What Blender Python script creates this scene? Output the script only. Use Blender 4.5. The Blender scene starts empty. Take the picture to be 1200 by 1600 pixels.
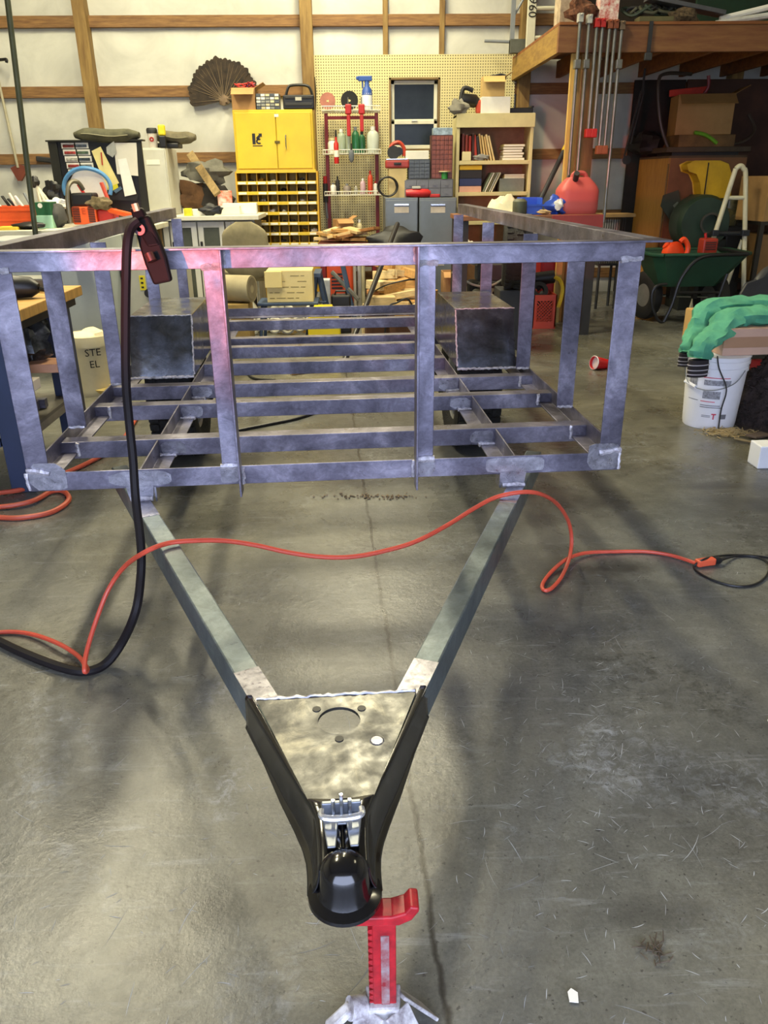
import bpy, math, random
from mathutils import Vector, Matrix
random.seed(7)
SC = bpy.context.scene
COL = SC.collection

# ------------------------------------------------------------------ camera
FPX, PITCH, YAW, ROLL, CAMZ = 1220.0, math.radians(23.25), math.radians(1.85), math.radians(-0.62), 1.22
TRAILER_TURN = math.radians(2.5)          # the trailer stands 2.5 degrees off the building's axis
def cam_axes(yaw):
    cy, sy, cp, sp = math.cos(yaw), math.sin(yaw), math.cos(PITCH), math.sin(PITCH)
    F = Vector((sy*cp, cy*cp, -sp)); R = Vector((cy, -sy, 0)); U = R.cross(F)
    c, s = math.cos(ROLL), math.sin(ROLL)
    return R*c + U*s, U*c - R*s, F
CR, CU, CF = cam_axes(YAW)
CAMP = Vector((0, 0, CAMZ))
cd = bpy.data.cameras.new('camera'); cam = bpy.data.objects.new('camera', cd); COL.objects.link(cam)
m3 = Matrix((CR, CU, -CF)).transposed()
cam.matrix_world = Matrix.Translation(CAMP) @ m3.to_4x4()
cd.sensor_fit = 'VERTICAL'; cd.sensor_height = 36.0; cd.lens = 36.0*FPX/1600.0; cd.clip_start = .02; cd.clip_end = 200
SC.camera = cam

# ------------------------------------------------------------------ world, exposure
w = bpy.data.worlds.new('world'); SC.world = w; w.use_nodes = True
bg = w.node_tree.nodes['Background']; bg.inputs[0].default_value = (.64, .73, 1.0, 1); bg.inputs[1].default_value = 6.6
SC.view_settings.view_transform = 'Standard'; SC.view_settings.look = 'None'
SC.view_settings.gamma = 1.0; SC.view_settings.use_curve_mapping = False
SC.view_settings.exposure = 0.2
FIXTURES = [(-.05, 5.3, 1.0), (.0, 7.7, 1.0), (-2.0, 4.0, 1.0), (-2.3, 6.6, 1.1), (3.4, 3.6, .18)]
LAMP_W = 105.0

# ------------------------------------------------------------------ helpers
def ray(px, py): return CF + CR*((px-600)/FPX) + CU*((800-py)/FPX)
def at(px, py, Y=None, Z=None, X=None):
    d = ray(px, py)
    k = Y/d.y if Y is not None else ((Z-CAMZ)/d.z if Z is not None else X/d.x)
    return CAMP + d*k
def rect(x0, y0, x1, y1, Y):
    "pixel box on the plane Y -> x0, x1, z0, z1 in metres"
    a = at(x0, (y0+y1)/2, Y=Y); b = at(x1, (y0+y1)/2, Y=Y)
    xm = (x0+x1)/2
    return a.x, b.x, at(xm, y1, Y=Y).z, at(xm, y0, Y=Y).z
def lin(c): return tuple((v/12.92 if v <= .04045 else ((v+.055)/1.055)**2.4) for v in c)
def hexc(h):
    h = h.lstrip('#'); return tuple(int(h[i:i+2], 16)/255 for i in (0, 2, 4))
_mats = {}
def M(col, rough=.6, metal=0, var=.18, scale=6, bump=0, bs=60, spec=.5, emit=0, trans=0, col2=None, dist=0, stretch=None, alpha=1, det=5, coat=0):
    key = (str(col), rough, metal, var, scale, bump, bs, spec, emit, trans, str(col2), dist, str(stretch), alpha, det, coat)
    if key in _mats: return _mats[key]
    m = bpy.data.materials.new('mat_%d' % len(_mats)); m.use_nodes = True
    nt = m.node_tree; b = nt.nodes['Principled BSDF']; L = nt.links.new
    c = lin(hexc(col)); c2 = lin(hexc(col2)) if col2 else tuple(v*(1-var*1.6) for v in c)
    b.inputs['Roughness'].default_value = rough; b.inputs['Metallic'].default_value = metal
    b.inputs['Specular IOR Level'].default_value = spec
    if coat: b.inputs['Coat Weight'].default_value = coat; b.inputs['Coat Roughness'].default_value = .08
    if trans: b.inputs['Transmission Weight'].default_value = trans
    if alpha < 1: b.inputs['Alpha'].default_value = alpha
    if emit:
        b.inputs['Emission Color'].default_value = (*c, 1); b.inputs['Emission Strength'].default_value = emit
    if var > 0 or bump:
        tc = nt.nodes.new('ShaderNodeTexCoord'); mp = nt.nodes.new('ShaderNodeMapping')
        L(tc.outputs['Object'], mp.inputs[0])
        if stretch: mp.inputs['Scale'].default_value = stretch
    if var > 0:
        n = nt.nodes.new('ShaderNodeTexNoise'); n.inputs['Scale'].default_value = scale; n.inputs['Detail'].default_value = det
        n.inputs['Roughness'].default_value = .65; n.inputs['Distortion'].default_value = dist
        L(mp.outputs[0], n.inputs['Vector'])
        r = nt.nodes.new('ShaderNodeValToRGB'); r.color_ramp.elements[0].position = .34; r.color_ramp.elements[1].position = .66
        hi = tuple(min(1, v*(1+var*.5)) for v in c) if not col2 else c
        r.color_ramp.elements[0].color = (*c2, 1); r.color_ramp.elements[1].color = (*hi, 1)
        L(n.outputs['Fac'], r.inputs[0]); L(r.outputs[0], b.inputs['Base Color'])
    else: b.inputs['Base Color'].default_value = (*c, 1)
    if bump:
        n2 = nt.nodes.new('ShaderNodeTexNoise'); n2.inputs['Scale'].default_value = bs; n2.inputs['Detail'].default_value = 3
        L(mp.outputs[0], n2.inputs['Vector'])
        bp = nt.nodes.new('ShaderNodeBump'); bp.inputs['Strength'].default_value = bump; bp.inputs['Distance'].default_value = .01
        L(n2.outputs['Fac'], bp.inputs['Height']); L(bp.outputs[0], b.inputs['Normal'])
    _mats[key] = m; return m

class MB:
    "collects shapes; build() links them as one mesh object"
    def __init__(s): s.v = []; s.f = []; s.mi = []; s.cur = 0
    def add(s, vs, fs):
        o = len(s.v); s.v += [tuple(x) for x in vs]; s.f += [tuple(i+o for i in f) for f in fs]; s.mi += [s.cur]*len(fs); return s
    def use(s, i): s.cur = i; return s
    def box(s, x0, x1, y0, y1, z0, z1):
        if x0 > x1: x0, x1 = x1, x0
        if y0 > y1: y0, y1 = y1, y0
        if z0 > z1: z0, z1 = z1, z0
        return s.add([(x0,y0,z0),(x1,y0,z0),(x1,y1,z0),(x0,y1,z0),(x0,y0,z1),(x1,y0,z1),(x1,y1,z1),(x0,y1,z1)],
              [(0,3,2,1),(4,5,6,7),(0,1,5,4),(1,2,6,5),(2,3,7,6),(3,0,4,7)])
    def obox(s, c, size, rot=(0,0,0)):
        R = Matrix.Rotation(rot[2],3,'Z') @ Matrix.Rotation(rot[1],3,'Y') @ Matrix.Rotation(rot[0],3,'X')
        a, b, h = [q/2 for q in size]; c = Vector(c)
        vs = [c + R @ Vector((i*a, j*b, k*h)) for k in (-1,1) for i,j in ((-1,-1),(1,-1),(1,1),(-1,1))]
        return s.add(vs, [(0,3,2,1),(4,5,6,7),(0,1,5,4),(1,2,6,5),(2,3,7,6),(3,0,4,7)])
    def bar(s, p0, p1, w, h, up=(0,0,1)):
        p0, p1 = Vector(p0), Vector(p1); d = (p1-p0).normalized(); up = Vector(up)
        if abs(d.dot(up)) > .99: up = Vector((0,1,0))
        sd = d.cross(up).normalized(); u = sd.cross(d)
        return s.extr([(-w/2,-h/2),(w/2,-h/2),(w/2,h/2),(-w/2,h/2)], p0, sd, u, p1-p0)
    def extr(s, poly, o, ax, ay, vec):
        o, ax, ay, vec = Vector(o), Vector(ax), Vector(ay), Vector(vec); n = len(poly)
        vs = [o+ax*a+ay*b for a,b in poly] + [o+ax*a+ay*b+vec for a,b in poly]
        fs = [(i,(i+1)%n,(i+1)%n+n,i+n) for i in range(n)] + [tuple(range(n-1,-1,-1)), tuple(range(n,2*n))]
        return s.add(vs, fs)
    def angle(s, p0, p1, a, b, leg=.055, t=.006):
        return s.extr([(0,0),(leg,0),(leg,t),(t,t),(t,leg),(0,leg)], p0, a, b, Vector(p1)-Vector(p0))
    def tube(s, pts, r, n=8, caps=True):
        pts = [Vector(p) for p in pts]; N = len(pts); rs = r if isinstance(r, (list,tuple)) else [r]*N
        t0 = (pts[1]-pts[0]).normalized(); up = Vector((0,0,1)) if abs(t0.z) < .9 else Vector((1,0,0))
        nx = t0.cross(up).normalized(); vs = []
        for i,p in enumerate(pts):
            t = (pts[min(i+1,N-1)]-pts[max(i-1,0)]).normalized()
            nx = (nx - t*nx.dot(t)).normalized(); ny = t.cross(nx)
            for k in range(n):
                a = 2*math.pi*k/n; vs.append(p + nx*math.cos(a)*rs[i] + ny*math.sin(a)*rs[i])
        fs = [(i*n+k, i*n+(k+1)%n, (i+1)*n+(k+1)%n, (i+1)*n+k) for i in range(N-1) for k in range(n)]
        if caps: fs += [tuple(range(n-1,-1,-1)), tuple(range((N-1)*n, N*n))]
        return s.add(vs, fs)
    def lathe(s, prof, c, n=24, axis=(0,0,1), arc=2*math.pi):
        c = Vector(c); z = Vector(axis).normalized(); x = z.orthogonal().normalized(); y = z.cross(x); m = len(prof)
        full = arc > 6.28; K = n if full else n+1; vs = []
        for k in range(K):
            a = arc*k/n
            for r,h in prof: vs.append(c + (x*math.cos(a)+y*math.sin(a))*r + z*h)
        fs = [(k*m+i, ((k+1)%K)*m+i, ((k+1)%K)*m+i+1, k*m+i+1) for k in range(n) for i in range(m-1)]
        return s.add(vs, fs)
    def ball(s, c, r, n=12, sc=(1,1,1)):
        c = Vector(c); prof = [(math.sin(math.pi*i/n)*r, -math.cos(math.pi*i/n)*r) for i in range(n+1)]
        o = len(s.v); s.lathe(prof, (0,0,0), n*2)
        for i in range(o, len(s.v)):
            q = s.v[i]; s.v[i] = (c.x+q[0]*sc[0], c.y+q[1]*sc[1], c.z+q[2]*sc[2])
        return s
    def grid(s, fn, nu, nv, closeu=False):
        vs = [fn(u/nu, v/nv) for u in range(nu+1) for v in range(nv+1)]
        return s.add(vs, [(u*(nv+1)+v, (u+1)*(nv+1)+v, (u+1)*(nv+1)+v+1, u*(nv+1)+v+1) for u in range(nu) for v in range(nv)])
    def rot(s, ang, c, axis='Z', start=0):
        R = Matrix.Rotation(ang, 3, axis); c = Vector(c)
        for i in range(start, len(s.v)): s.v[i] = tuple(c + R @ (Vector(s.v[i])-c))
        return s
    def build(s, name, mats, parent=None, smooth=False, bevel=0, solid=0, sub=0, label=None, cat=None, group=None, kind=None):
        me = bpy.data.meshes.new(name); me.from_pydata(s.v, [], s.f)
        mats = mats if isinstance(mats, (list,tuple)) else [mats]
        for m in mats: me.materials.append(m)
        for p, i in zip(me.polygons, s.mi): p.material_index = min(i, len(mats)-1); p.use_smooth = smooth
        me.validate(); me.update()
        if smooth:
            try: me.set_sharp_from_angle(angle=math.radians(42))
            except Exception: pass
        o = bpy.data.objects.new(name, me); COL.objects.link(o)
        if solid:
            q = o.modifiers.new('thickness', 'SOLIDIFY'); q.thickness = solid; q.offset = 0
        if sub:
            q = o.modifiers.new('smooth', 'SUBSURF'); q.levels = q.render_levels = sub
        if bevel:
            q = o.modifiers.new('bevel', 'BEVEL'); q.width = bevel; q.segments = 2; q.limit_method = 'ANGLE'; q.angle_limit = .7
        if parent is not None: attach(o, parent)
        tag(o, label, cat, group, kind)
        return o
def attach(o, parent):
    o.parent = parent; r = parent
    while r.parent is not None: r = r.parent
    if parent is r and not r.get('_local'): o.matrix_parent_inverse = r.matrix_basis.inverted()
def tag(o, label=None, cat=None, group=None, kind=None):
    if label: o['label'] = label
    if cat: o['category'] = cat
    if group: o['group'] = group
    if kind: o['kind'] = kind
    return o
def thing(name, label, cat, loc=(0,0,0), group=None, local=False, rz=0):
    o = bpy.data.objects.new(name, None); o.empty_display_size = .1; COL.objects.link(o)
    o.location = loc; o.rotation_euler = (0,0,rz)
    if local: o['_local'] = 1
    return tag(o, label, cat, group)
def spline(pts, n=8):
    "Catmull-Rom through points"
    pts = [Vector(p) for p in pts]; out = []
    for i in range(len(pts)-1):
        p0, p1, p2, p3 = pts[max(i-1,0)], pts[i], pts[i+1], pts[min(i+2,len(pts)-1)]
        for k in range(n):
            t = k/n
            out.append(.5*((2*p1)+(p2-p0)*t+(2*p0-5*p1+4*p2-p3)*t*t+(3*p1-p0-3*p2+p3)*t**3))
    out.append(pts[-1]); return out
def text(body, loc, size, mat, parent=None, rot=(math.pi/2,0,0), align='CENTER', name='lettering', ext=.0008):
    c = bpy.data.curves.new(name, 'FONT'); c.body = body; c.size = size; c.align_x = align; c.align_y = 'CENTER'; c.extrude = ext; c.resolution_u = 2
    o = bpy.data.objects.new(name, c); COL.objects.link(o); c.materials.append(mat)
    me = bpy.data.meshes.new_from_object(o); bpy.data.objects.remove(o)
    o = bpy.data.objects.new(name, me); COL.objects.link(o); o.location = loc; o.rotation_euler = rot
    if parent is not None: attach(o, parent)
    return o

# ------------------------------------------------------------------ common materials
WHITE = M('#e9e8e0', .5, var=.06); BLACK = M('#17171a', .45, var=.1); DARK = M('#262628', .6)
WOOD = M('#a9763f', .7, var=.3, scale=3, stretch=(1,1,9), col2='#7d5228')
PINE = M('#d8b681', .7, var=.2, scale=4, stretch=(1,8,8)); CARD = M('#b58a58', .8, var=.12, scale=5)
YELLOW = M('#d9b922', .42, var=.08, scale=3); RED = M('#b3211c', .45, var=.12); ORANGE = M('#e65a23', .45, var=.1)
BLUE = M('#2b4f9b', .45, var=.1); GREEN = M('#1f5a38', .5, var=.1); GREY = M('#7d8286', .45, var=.06); CHROME = M('#c8ccd0', .22, metal=1, var=.05)
CREAM = M('#d9cf9e', .6, var=.08); PAPER = M('#eae6d8', .8, var=.05); RUBBER = M('#1b1b1d', .7, var=.2, scale=30)
BROWN = M('#5a3a24', .7, var=.2)

# ------------------------------------------------------------------ the setting
YW = 9.0; CEIL = 4.3; XL, XR, YFRONT = -5.6, 5.2, -1.0
def floor_material():
    m = bpy.data.materials.new('concrete'); m.use_nodes = True; nt = m.node_tree; L = nt.links.new; b = nt.nodes['Principled BSDF']
    tc = nt.nodes.new('ShaderNodeTexCoord')
    def noise(sc, det=6, rough=.6, dist=0, vec=None):
        n = nt.nodes.new('ShaderNodeTexNoise'); n.inputs['Scale'].default_value = sc; n.inputs['Detail'].default_value = det
        n.inputs['Roughness'].default_value = rough; n.inputs['Distortion'].default_value = dist
        L(vec or tc.outputs['Object'], n.inputs['Vector']); return n.outputs['Fac']
    def ramp(src, *st):
        r = nt.nodes.new('ShaderNodeValToRGB'); e = r.color_ramp.elements
        while len(e) < len(st): e.new(.5)
        for q,(p,c) in zip(e, st): q.position = p; q.color = (*(lin(hexc(c)) if isinstance(c,str) else (c,c,c)), 1)
        L(src, r.inputs[0]); return r.outputs[0]
    def mix(a, bb, fac, mode='MIX'):
        x = nt.nodes.new('ShaderNodeMixRGB'); x.blend_type = mode
        for s_, i in ((fac,0),(a,1),(bb,2)):
            if isinstance(s_, (int,float)): x.inputs[i].default_value = s_ if i == 0 else (s_,s_,s_,1)
            elif isinstance(s_, str): x.inputs[i].default_value = (*lin(hexc(s_)),1)
            else: L(s_, x.inputs[i])
        return x.outputs[0]
    def math_(op, a, bb=None):
        x = nt.nodes.new('ShaderNodeMath'); x.operation = op
        for s_, i in ((a,0),(bb,1)):
            if s_ is None: continue
            if isinstance(s_, (int,float)): x.inputs[i].default_value = s_
            else: L(s_, x.inputs[i])
        return x.outputs[0]
    base = ramp(noise(1.3, 9, .66, .5), (.28,'#585856'), (.48,'#7a7972'), (.70,'#9e9c91'))
    base = mix(base, ramp(noise(.5, 4, .5, .3), (.36,0.55), (.64,1.08)), .7, 'MULTIPLY')
    base = mix(base, ramp(noise(.42, 3, .5), (.40,'#e6e2cf'), (.60,'#ccd3e2')), .8, 'MULTIPLY')
    base = mix(base, ramp(noise(130, 5, .75), (.30,.55), (.66,1.25)), .55, 'MULTIPLY')
    base = mix(base, ramp(noise(18, 9, .78), (.34,.66), (.64,1.18)), .6, 'MULTIPLY')
    # trowel streaks and pale scuffs
    mp = nt.nodes.new('ShaderNodeMapping'); mp.inputs['Scale'].default_value = (1.0, 9, 1); mp.inputs['Rotation'].default_value = (0,0,.35); L(tc.outputs['Object'], mp.inputs[0])
    streak = ramp(noise(3.6, 8, .78, .5, mp.outputs[0]), (.56,0.0), (.74,1.0))
    base = mix(base, '#b4b6b4', math_('MULTIPLY', streak, .35))
    scuff = math_('MULTIPLY', ramp(noise(2.3, 4, .6, .8), (.56,0.0), (.70,1.0)), ramp(noise(34, 9, .85, .6), (.47,0.0), (.62,1.0)))
    base = mix(base, '#c3c8cf', math_('MULTIPLY', scuff, .38))
    # dark grime, pits and specks
    grime = math_('MULTIPLY', ramp(noise(1.9, 5, .62, .4), (.50,0.0), (.64,1.0)), ramp(noise(26, 10, .85, .3), (.47,0.0), (.60,1.0)))
    base = mix(base, '#262523', math_('MULTIPLY', grime, .62))
    base = mix(base, '#1f1d1c', math_('MULTIPLY', ramp(noise(85, 3, .6), (.635,0.0), (.68,1.0)), .6))
    # dark ragged-edged patches, each with its own place and size
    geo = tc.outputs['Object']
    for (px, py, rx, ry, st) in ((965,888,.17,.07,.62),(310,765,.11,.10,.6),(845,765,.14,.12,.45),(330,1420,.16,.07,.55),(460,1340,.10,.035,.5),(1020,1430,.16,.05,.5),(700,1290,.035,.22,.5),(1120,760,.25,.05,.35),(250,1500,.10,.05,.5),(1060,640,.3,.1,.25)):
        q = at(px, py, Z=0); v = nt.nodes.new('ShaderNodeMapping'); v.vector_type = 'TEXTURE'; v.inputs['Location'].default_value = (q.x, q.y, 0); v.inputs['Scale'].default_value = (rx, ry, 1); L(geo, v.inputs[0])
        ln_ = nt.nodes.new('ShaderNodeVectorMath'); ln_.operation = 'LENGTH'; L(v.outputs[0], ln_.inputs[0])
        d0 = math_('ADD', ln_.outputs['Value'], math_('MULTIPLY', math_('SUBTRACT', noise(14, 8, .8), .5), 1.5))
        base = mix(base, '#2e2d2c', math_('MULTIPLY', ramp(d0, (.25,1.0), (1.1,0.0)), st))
    # the long control joint, running with the slab edge
    sx = nt.nodes.new('ShaderNodeSeparateXYZ'); L(tc.outputs['Object'], sx.inputs[0])
    wob = math_('MULTIPLY', math_('SUBTRACT', noise(6, 5, .7), .5), .035)
    ca, sa = math.cos(TRAILER_TURN), math.sin(TRAILER_TURN)
    u = math_('ADD', math_('MULTIPLY', sx.outputs[0], ca), math_('MULTIPLY', sx.outputs[1], sa))
    d = math_('ABSOLUTE', math_('ADD', math_('SUBTRACT', u, .153), wob))
    base = mix(base, '#2a2622', math_('MULTIPLY', ramp(d, (.0025,1.0), (.007,0.0)), .92))
    base = mix(base, '#3a3532', math_('MULTIPLY', math_('MULTIPLY', ramp(d, (.0,1.0), (.06,0.0)), ramp(noise(4,5,.7), (.45,0.0),(.6,1.0))), .5))
    L(base, b.inputs['Base Color'])
    rg = ramp(noise(1.6, 7, .65, .5), (.30,.15), (.70,.42)); L(rg, b.inputs['Roughness']); b.inputs['Specular IOR Level'].default_value = .55
    bp = nt.nodes.new('ShaderNodeBump'); bp.inputs['Strength'].default_value = .18; bp.inputs['Distance'].default_value = .006
    L(noise(38, 7, .7), bp.inputs['Height']); L(bp.outputs[0], b.inputs['Normal'])
    return m
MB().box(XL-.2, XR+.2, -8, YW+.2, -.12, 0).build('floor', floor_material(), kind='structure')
LINER = M('#c9c9bf', .55, var=.12, scale=1.6, dist=.8, bump=.05, bs=3)
SHELL = M('#b9b8b0', .7, var=.1, scale=2)
MB().box(XL-.2, XR+.2, YW+.06, YW+.2, 0, CEIL).build('wall_back', SHELL, kind='structure')
MB().box(XL-.2, XL, YFRONT, YW+.2, 0, CEIL).build('wall_left', SHELL, kind='structure')
MB().box(XR, XR+.2, YFRONT, YW+.2, 0, CEIL).build('wall_right', SHELL, kind='structure')
MB().box(XL-.2, XR+.2, YFRONT, YW+.2, CEIL, CEIL+.1).build('ceiling', M('#c9c9c2', .6, var=.06), kind='structure')
wf = MB().box(XL-.2, -2.1, YFRONT-.15, YFRONT, 0, CEIL).build('wall_front', SHELL, kind='structure')
wf2 = MB().box(1.8, XR+.2, YFRONT-.15, YFRONT, 0, CEIL).build('pier', SHELL, parent=wf)
wf3 = MB().box(-2.1, 1.8, YFRONT-.15, YFRONT, 2.5, CEIL).build('header', SHELL, parent=wf)
WB = bpy.data.objects['wall_back']
# girts and posts
GIRT = M('#8f6b3e', .7, var=.28, scale=5, stretch=(1.2,8,14), col2='#69492a')
POST = M('#8f7440', .7, var=.25, scale=4, stretch=(7,7,.8), col2='#6c5128')
gz = [(at(150, 27, Y=YW).z+at(150, 42, Y=YW).z)/2, (at(220, 136, Y=YW).z+at(220, 151, Y=YW).z)/2, (at(40, 242, Y=YW).z+at(40, 256, Y=YW).z)/2]
step = gz[0]-gz[1]
gz += [gz[0]+step, gz[0]+2*step, gz[2]-step, gz[2]-2*step]
for i, z in enumerate(gz):
    if not (.05 < z < CEIL-.05): continue
    wxa, wxb = at(608, 180, Y=YW-.06).x, at(687, 180, Y=YW-.06).x
    gb = MB().box(XL, XR, YW-.04, YW+.06, z-.05, z+.05) if not 1.0 < z < 2.3 else MB().box(XL, wxa, YW-.04, YW+.06, z-.05, z+.05).box(wxb, XR, YW-.04, YW+.06, z-.05, z+.05)
    gb.build('trim_%d' % (i+1), GIRT, kind='structure', bevel=.003)
# white liner sheets between the girts, each bay its own sheet
pxs = [at(140, 100, Y=YW).x, at(480, 60, Y=YW).x]; bay = pxs[1]-pxs[0]
posts = [pxs[0]+bay*k for k in range(-2, 5) if XL < pxs[0]+bay*k < XR-.1]
edges = [XL]+posts+[XR]
zs = [0]+sorted(z for z in gz if 0 < z < CEIL)+[CEIL]
for a, b_ in zip(edges[:-1], edges[1:]):
    for z0, z1 in zip(zs[:-1], zs[1:]):
        nu, nv = 14, 5; ph = random.uniform(0, 9)
        def sheet(u, v, a=a, b_=b_, z0=z0, z1=z1, ph=ph):
            bul = .02*math.sin(math.pi*v)*(1+.5*math.sin(u*9+ph)+.35*math.sin(u*23+v*4+ph))
            return (a+(b_-a)*u, YW+.02-bul, z0+(z1-z0)*v)
        MB().grid(sheet, nu, nv).build('liner_sheet', LINER, parent=WB, smooth=True)
n = len(gz)
for i, x in enumerate(posts):
    if i == 2 or x > 1.5: pass
    MB().box(x-.06, x+.06, YW-.13, YW+.06, 0, CEIL).build('trim_%d' % (n+i+1), POST, kind='structure', bevel=.004)
for x in (at(602, 50, Y=YW).x, at(690, 50, Y=YW).x):   # short window studs above the pegboard
    n += 1; MB().box(x-.025, x+.025, YW-.05, YW+.06, 1.9, CEIL).build('trim_%d' % (n+20), POST, kind='structure', bevel=.003)

# ------------------------------------------------------------------ ceiling lamps
TUBE = M('#fff6d8', .5, var=0, emit=6)
for i, (x, y, pw) in enumerate(FIXTURES):
    where = ['over the middle of the trailer', 'near the window wall', 'over the left front floor', 'over the left workbench', 'over the right front floor'][i]
    t = thing('ceiling_lamp', 'white fluorescent strip lamp on the ceiling '+where, 'lamp', (x, y, CEIL-.12), group='ceiling strip lamps')
    MB().box(x-.09, x+.09, y-.62, y+.62, CEIL-.08, CEIL-.001).build('housing', WHITE, t, bevel=.006)
    for s_ in (-.045, .045): MB().tube([(x+s_, y-.6, CEIL-.105), (x+s_, y+.6, CEIL-.105)], .014, 8).build('lamp_tube', TUBE, t)
    ld = bpy.data.lights.new('lamp_light', 'AREA'); ld.shape = 'RECTANGLE'; ld.size = .2; ld.size_y = 1.2
    ld.energy = LAMP_W*pw; ld.color = (1.0, .90, .60)
    lo = bpy.data.objects.new('lamp_light', ld); COL.objects.link(lo); lo.location = (x, y, CEIL-.14); attach(lo, t)
# red spot light, unseen source behind the camera: its beam tints the front rail
sd = bpy.data.lights.new('red_spot_light', 'SPOT'); sd.energy = 760; sd.color = (1.0, .13, .035); sd.spot_size = math.radians(17); sd.spot_blend = 1.0; sd.shadow_soft_size = .03
so = bpy.data.objects.new('red_spot_light', sd); COL.objects.link(so); so.location = (-1.5, -.8, 1.12)
so.rotation_euler = (Vector((-.27, 2.2, 1.04))-Vector(so.location)).to_track_quat('-Z', 'Y').to_euler()
# ------------------------------------------------------------------ the trailer (own axes: x right, y away, z up)
def steel(name, c1, c2, c3, rough=.42, metal=.7, grind=.12, sc=5):
    m = bpy.data.materials.new(name); m.use_nodes = True; nt = m.node_tree; L = nt.links.new; b = nt.nodes['Principled BSDF']
    tc = nt.nodes.new('ShaderNodeTexCoord')
    n = nt.nodes.new('ShaderNodeTexNoise'); n.inputs['Scale'].default_value = sc; n.inputs['Detail'].default_value = 8; n.inputs['Roughness'].default_value = .68; n.inputs['Distortion'].default_value = .6
    L(tc.outputs['Object'], n.inputs['Vector'])
    r = nt.nodes.new('ShaderNodeValToRGB'); e = r.color_ramp.elements; e.new(.5)
    for q,(p,c) in zip(e, ((.3,c1),(.52,c2),(.72,c3))): q.position = p; q.color = (*lin(hexc(c)),1)
    L(n.outputs['Fac'], r.inputs[0])
    # rubbed, scuffed streaks across the scale
    mpp = nt.nodes.new('ShaderNodeMapping'); mpp.inputs['Scale'].default_value = (1, 1, 1.6); L(tc.outputs['Object'], mpp.inputs[0])
    n4 = nt.nodes.new('ShaderNodeTexNoise'); n4.inputs['Scale'].default_value = 24; n4.inputs['Detail'].default_value = 9; n4.inputs['Roughness'].default_value = .8; n4.inputs['Distortion'].default_value = 1.2; L(mpp.outputs[0], n4.inputs['Vector'])
    r4 = nt.nodes.new('ShaderNodeValToRGB'); r4.color_ramp.elements[0].position = .38; r4.color_ramp.elements[1].position = .66
    r4.color_ramp.elements[0].color = (.62,.62,.62,1); r4.color_ramp.elements[1].color = (1.3,1.3,1.3,1); L(n4.outputs['Fac'], r4.inputs[0])
    x4 = nt.nodes.new('ShaderNodeMixRGB'); x4.blend_type = 'MULTIPLY'; x4.inputs[0].default_value = .7; L(r.outputs[0], x4.inputs[1]); L(r4.outputs[0], x4.inputs[2])
    L(x4.outputs[0], b.inputs['Base Color'])
    b.inputs['Metallic'].default_value = metal
    r2 = nt.nodes.new('ShaderNodeMapRange'); r2.inputs[1].default_value = .3; r2.inputs[2].default_value = .7; r2.inputs[3].default_value = rough-.1; r2.inputs[4].default_value = rough+.12
    n2 = nt.nodes.new('ShaderNodeTexNoise'); n2.inputs['Scale'].default_value = sc*3; n2.inputs['Detail'].default_value = 6; L(tc.outputs['Object'], n2.inputs['Vector'])
    L(n2.outputs['Fac'], r2.inputs[0]); L(r2.outputs[0], b.inputs['Roughness'])
    bp = nt.nodes.new('ShaderNodeBump'); bp.inputs['Strength'].default_value = grind; bp.inputs['Distance'].default_value = .003
    n3 = nt.nodes.new('ShaderNodeTexNoise'); n3.inputs['Scale'].default_value = 45; n3.inputs['Detail'].default_value = 4; L(tc.outputs['Object'], n3.inputs['Vector'])
    L(n3.outputs['Fac'], bp.inputs['Height']); L(bp.outputs[0], b.inputs['Normal'])
    return m
STEEL = steel('mill_steel', '#3d3b45', '#6f6c7b', '#a6a3b3', .36, .55, sc=4)
GROUND = steel('ground_steel', '#77767f', '#94939c', '#b4b3bc', .34, .85, sc=26)
WELD = steel('weld_steel', '#8d8a94', '#cfccd6', '#f0eef4', .35, .35, sc=60)
PLATE = steel('fender_sheet', '#3d4048', '#61656f', '#8a8f9a', .2, .85, sc=4)
GPLATE = steel('polished_plate', '#3a3b3e', '#646463', '#97958c', .36, .9, .03, sc=9)
TR = thing('utility_trailer', 'bare welded angle iron utility trailer frame filling the middle of the shop', 'trailer', (0,0,0), local=True, rz=TRAILER_TURN)
xl, xr, yf, yb, zt, zb = -.870, .892, 2.20, 5.26, 1.056, .382
LG, T = .057, .006
X, Y, Z = Vector((1,0,0)), Vector((0,1,0)), Vector((0,0,1))
def part(mb, name, mat=None, parent=TR, **k):
    if mat is None and 'bevel' not in k: k['bevel'] = .0014
    return mb.build(name, mat or STEEL, parent, **k)
def weld(pts, r=.006, parent=TR, mat=None):
    "a lumpy weld bead along points"
    P = [Vector(p) for p in pts]; out = []
    for a, b in zip(P[:-1], P[1:]):
        k = max(2, int((b-a).length/.008))
        out += [a+(b-a)*i/k for i in range(k)]
    out.append(P[-1])
    j = [p + Vector([random.uniform(-.0016,.0016) for _ in range(3)]) for p in out]
    return MB().tube(j, [r*random.uniform(.75,1.3) for _ in j], 6).build('weld_bead', mat or WELD, parent, smooth=True)
def patch(x0, x1, z0, z1, y, parent=TR):
    "a ground-bright patch around a joint, proud of the rail by a hair"
    nn = 18; cx, cz, rx, rz = (x0+x1)/2, (z0+z1)/2, (x1-x0)/2, (z1-z0)/2
    poly = []
    for i in range(nn):
        a = 2*math.pi*i/nn; k = random.uniform(.8, 1.05)
        poly.append((max(-1,min(1,1.25*math.cos(a)*k))*rx, max(-1,min(1,1.35*math.sin(a)*k))*rz))
    return MB().extr(poly, (cx, y, cz), X, Z, (0,-.0012,0)).build('ground_patch', GROUND, parent)
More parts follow.
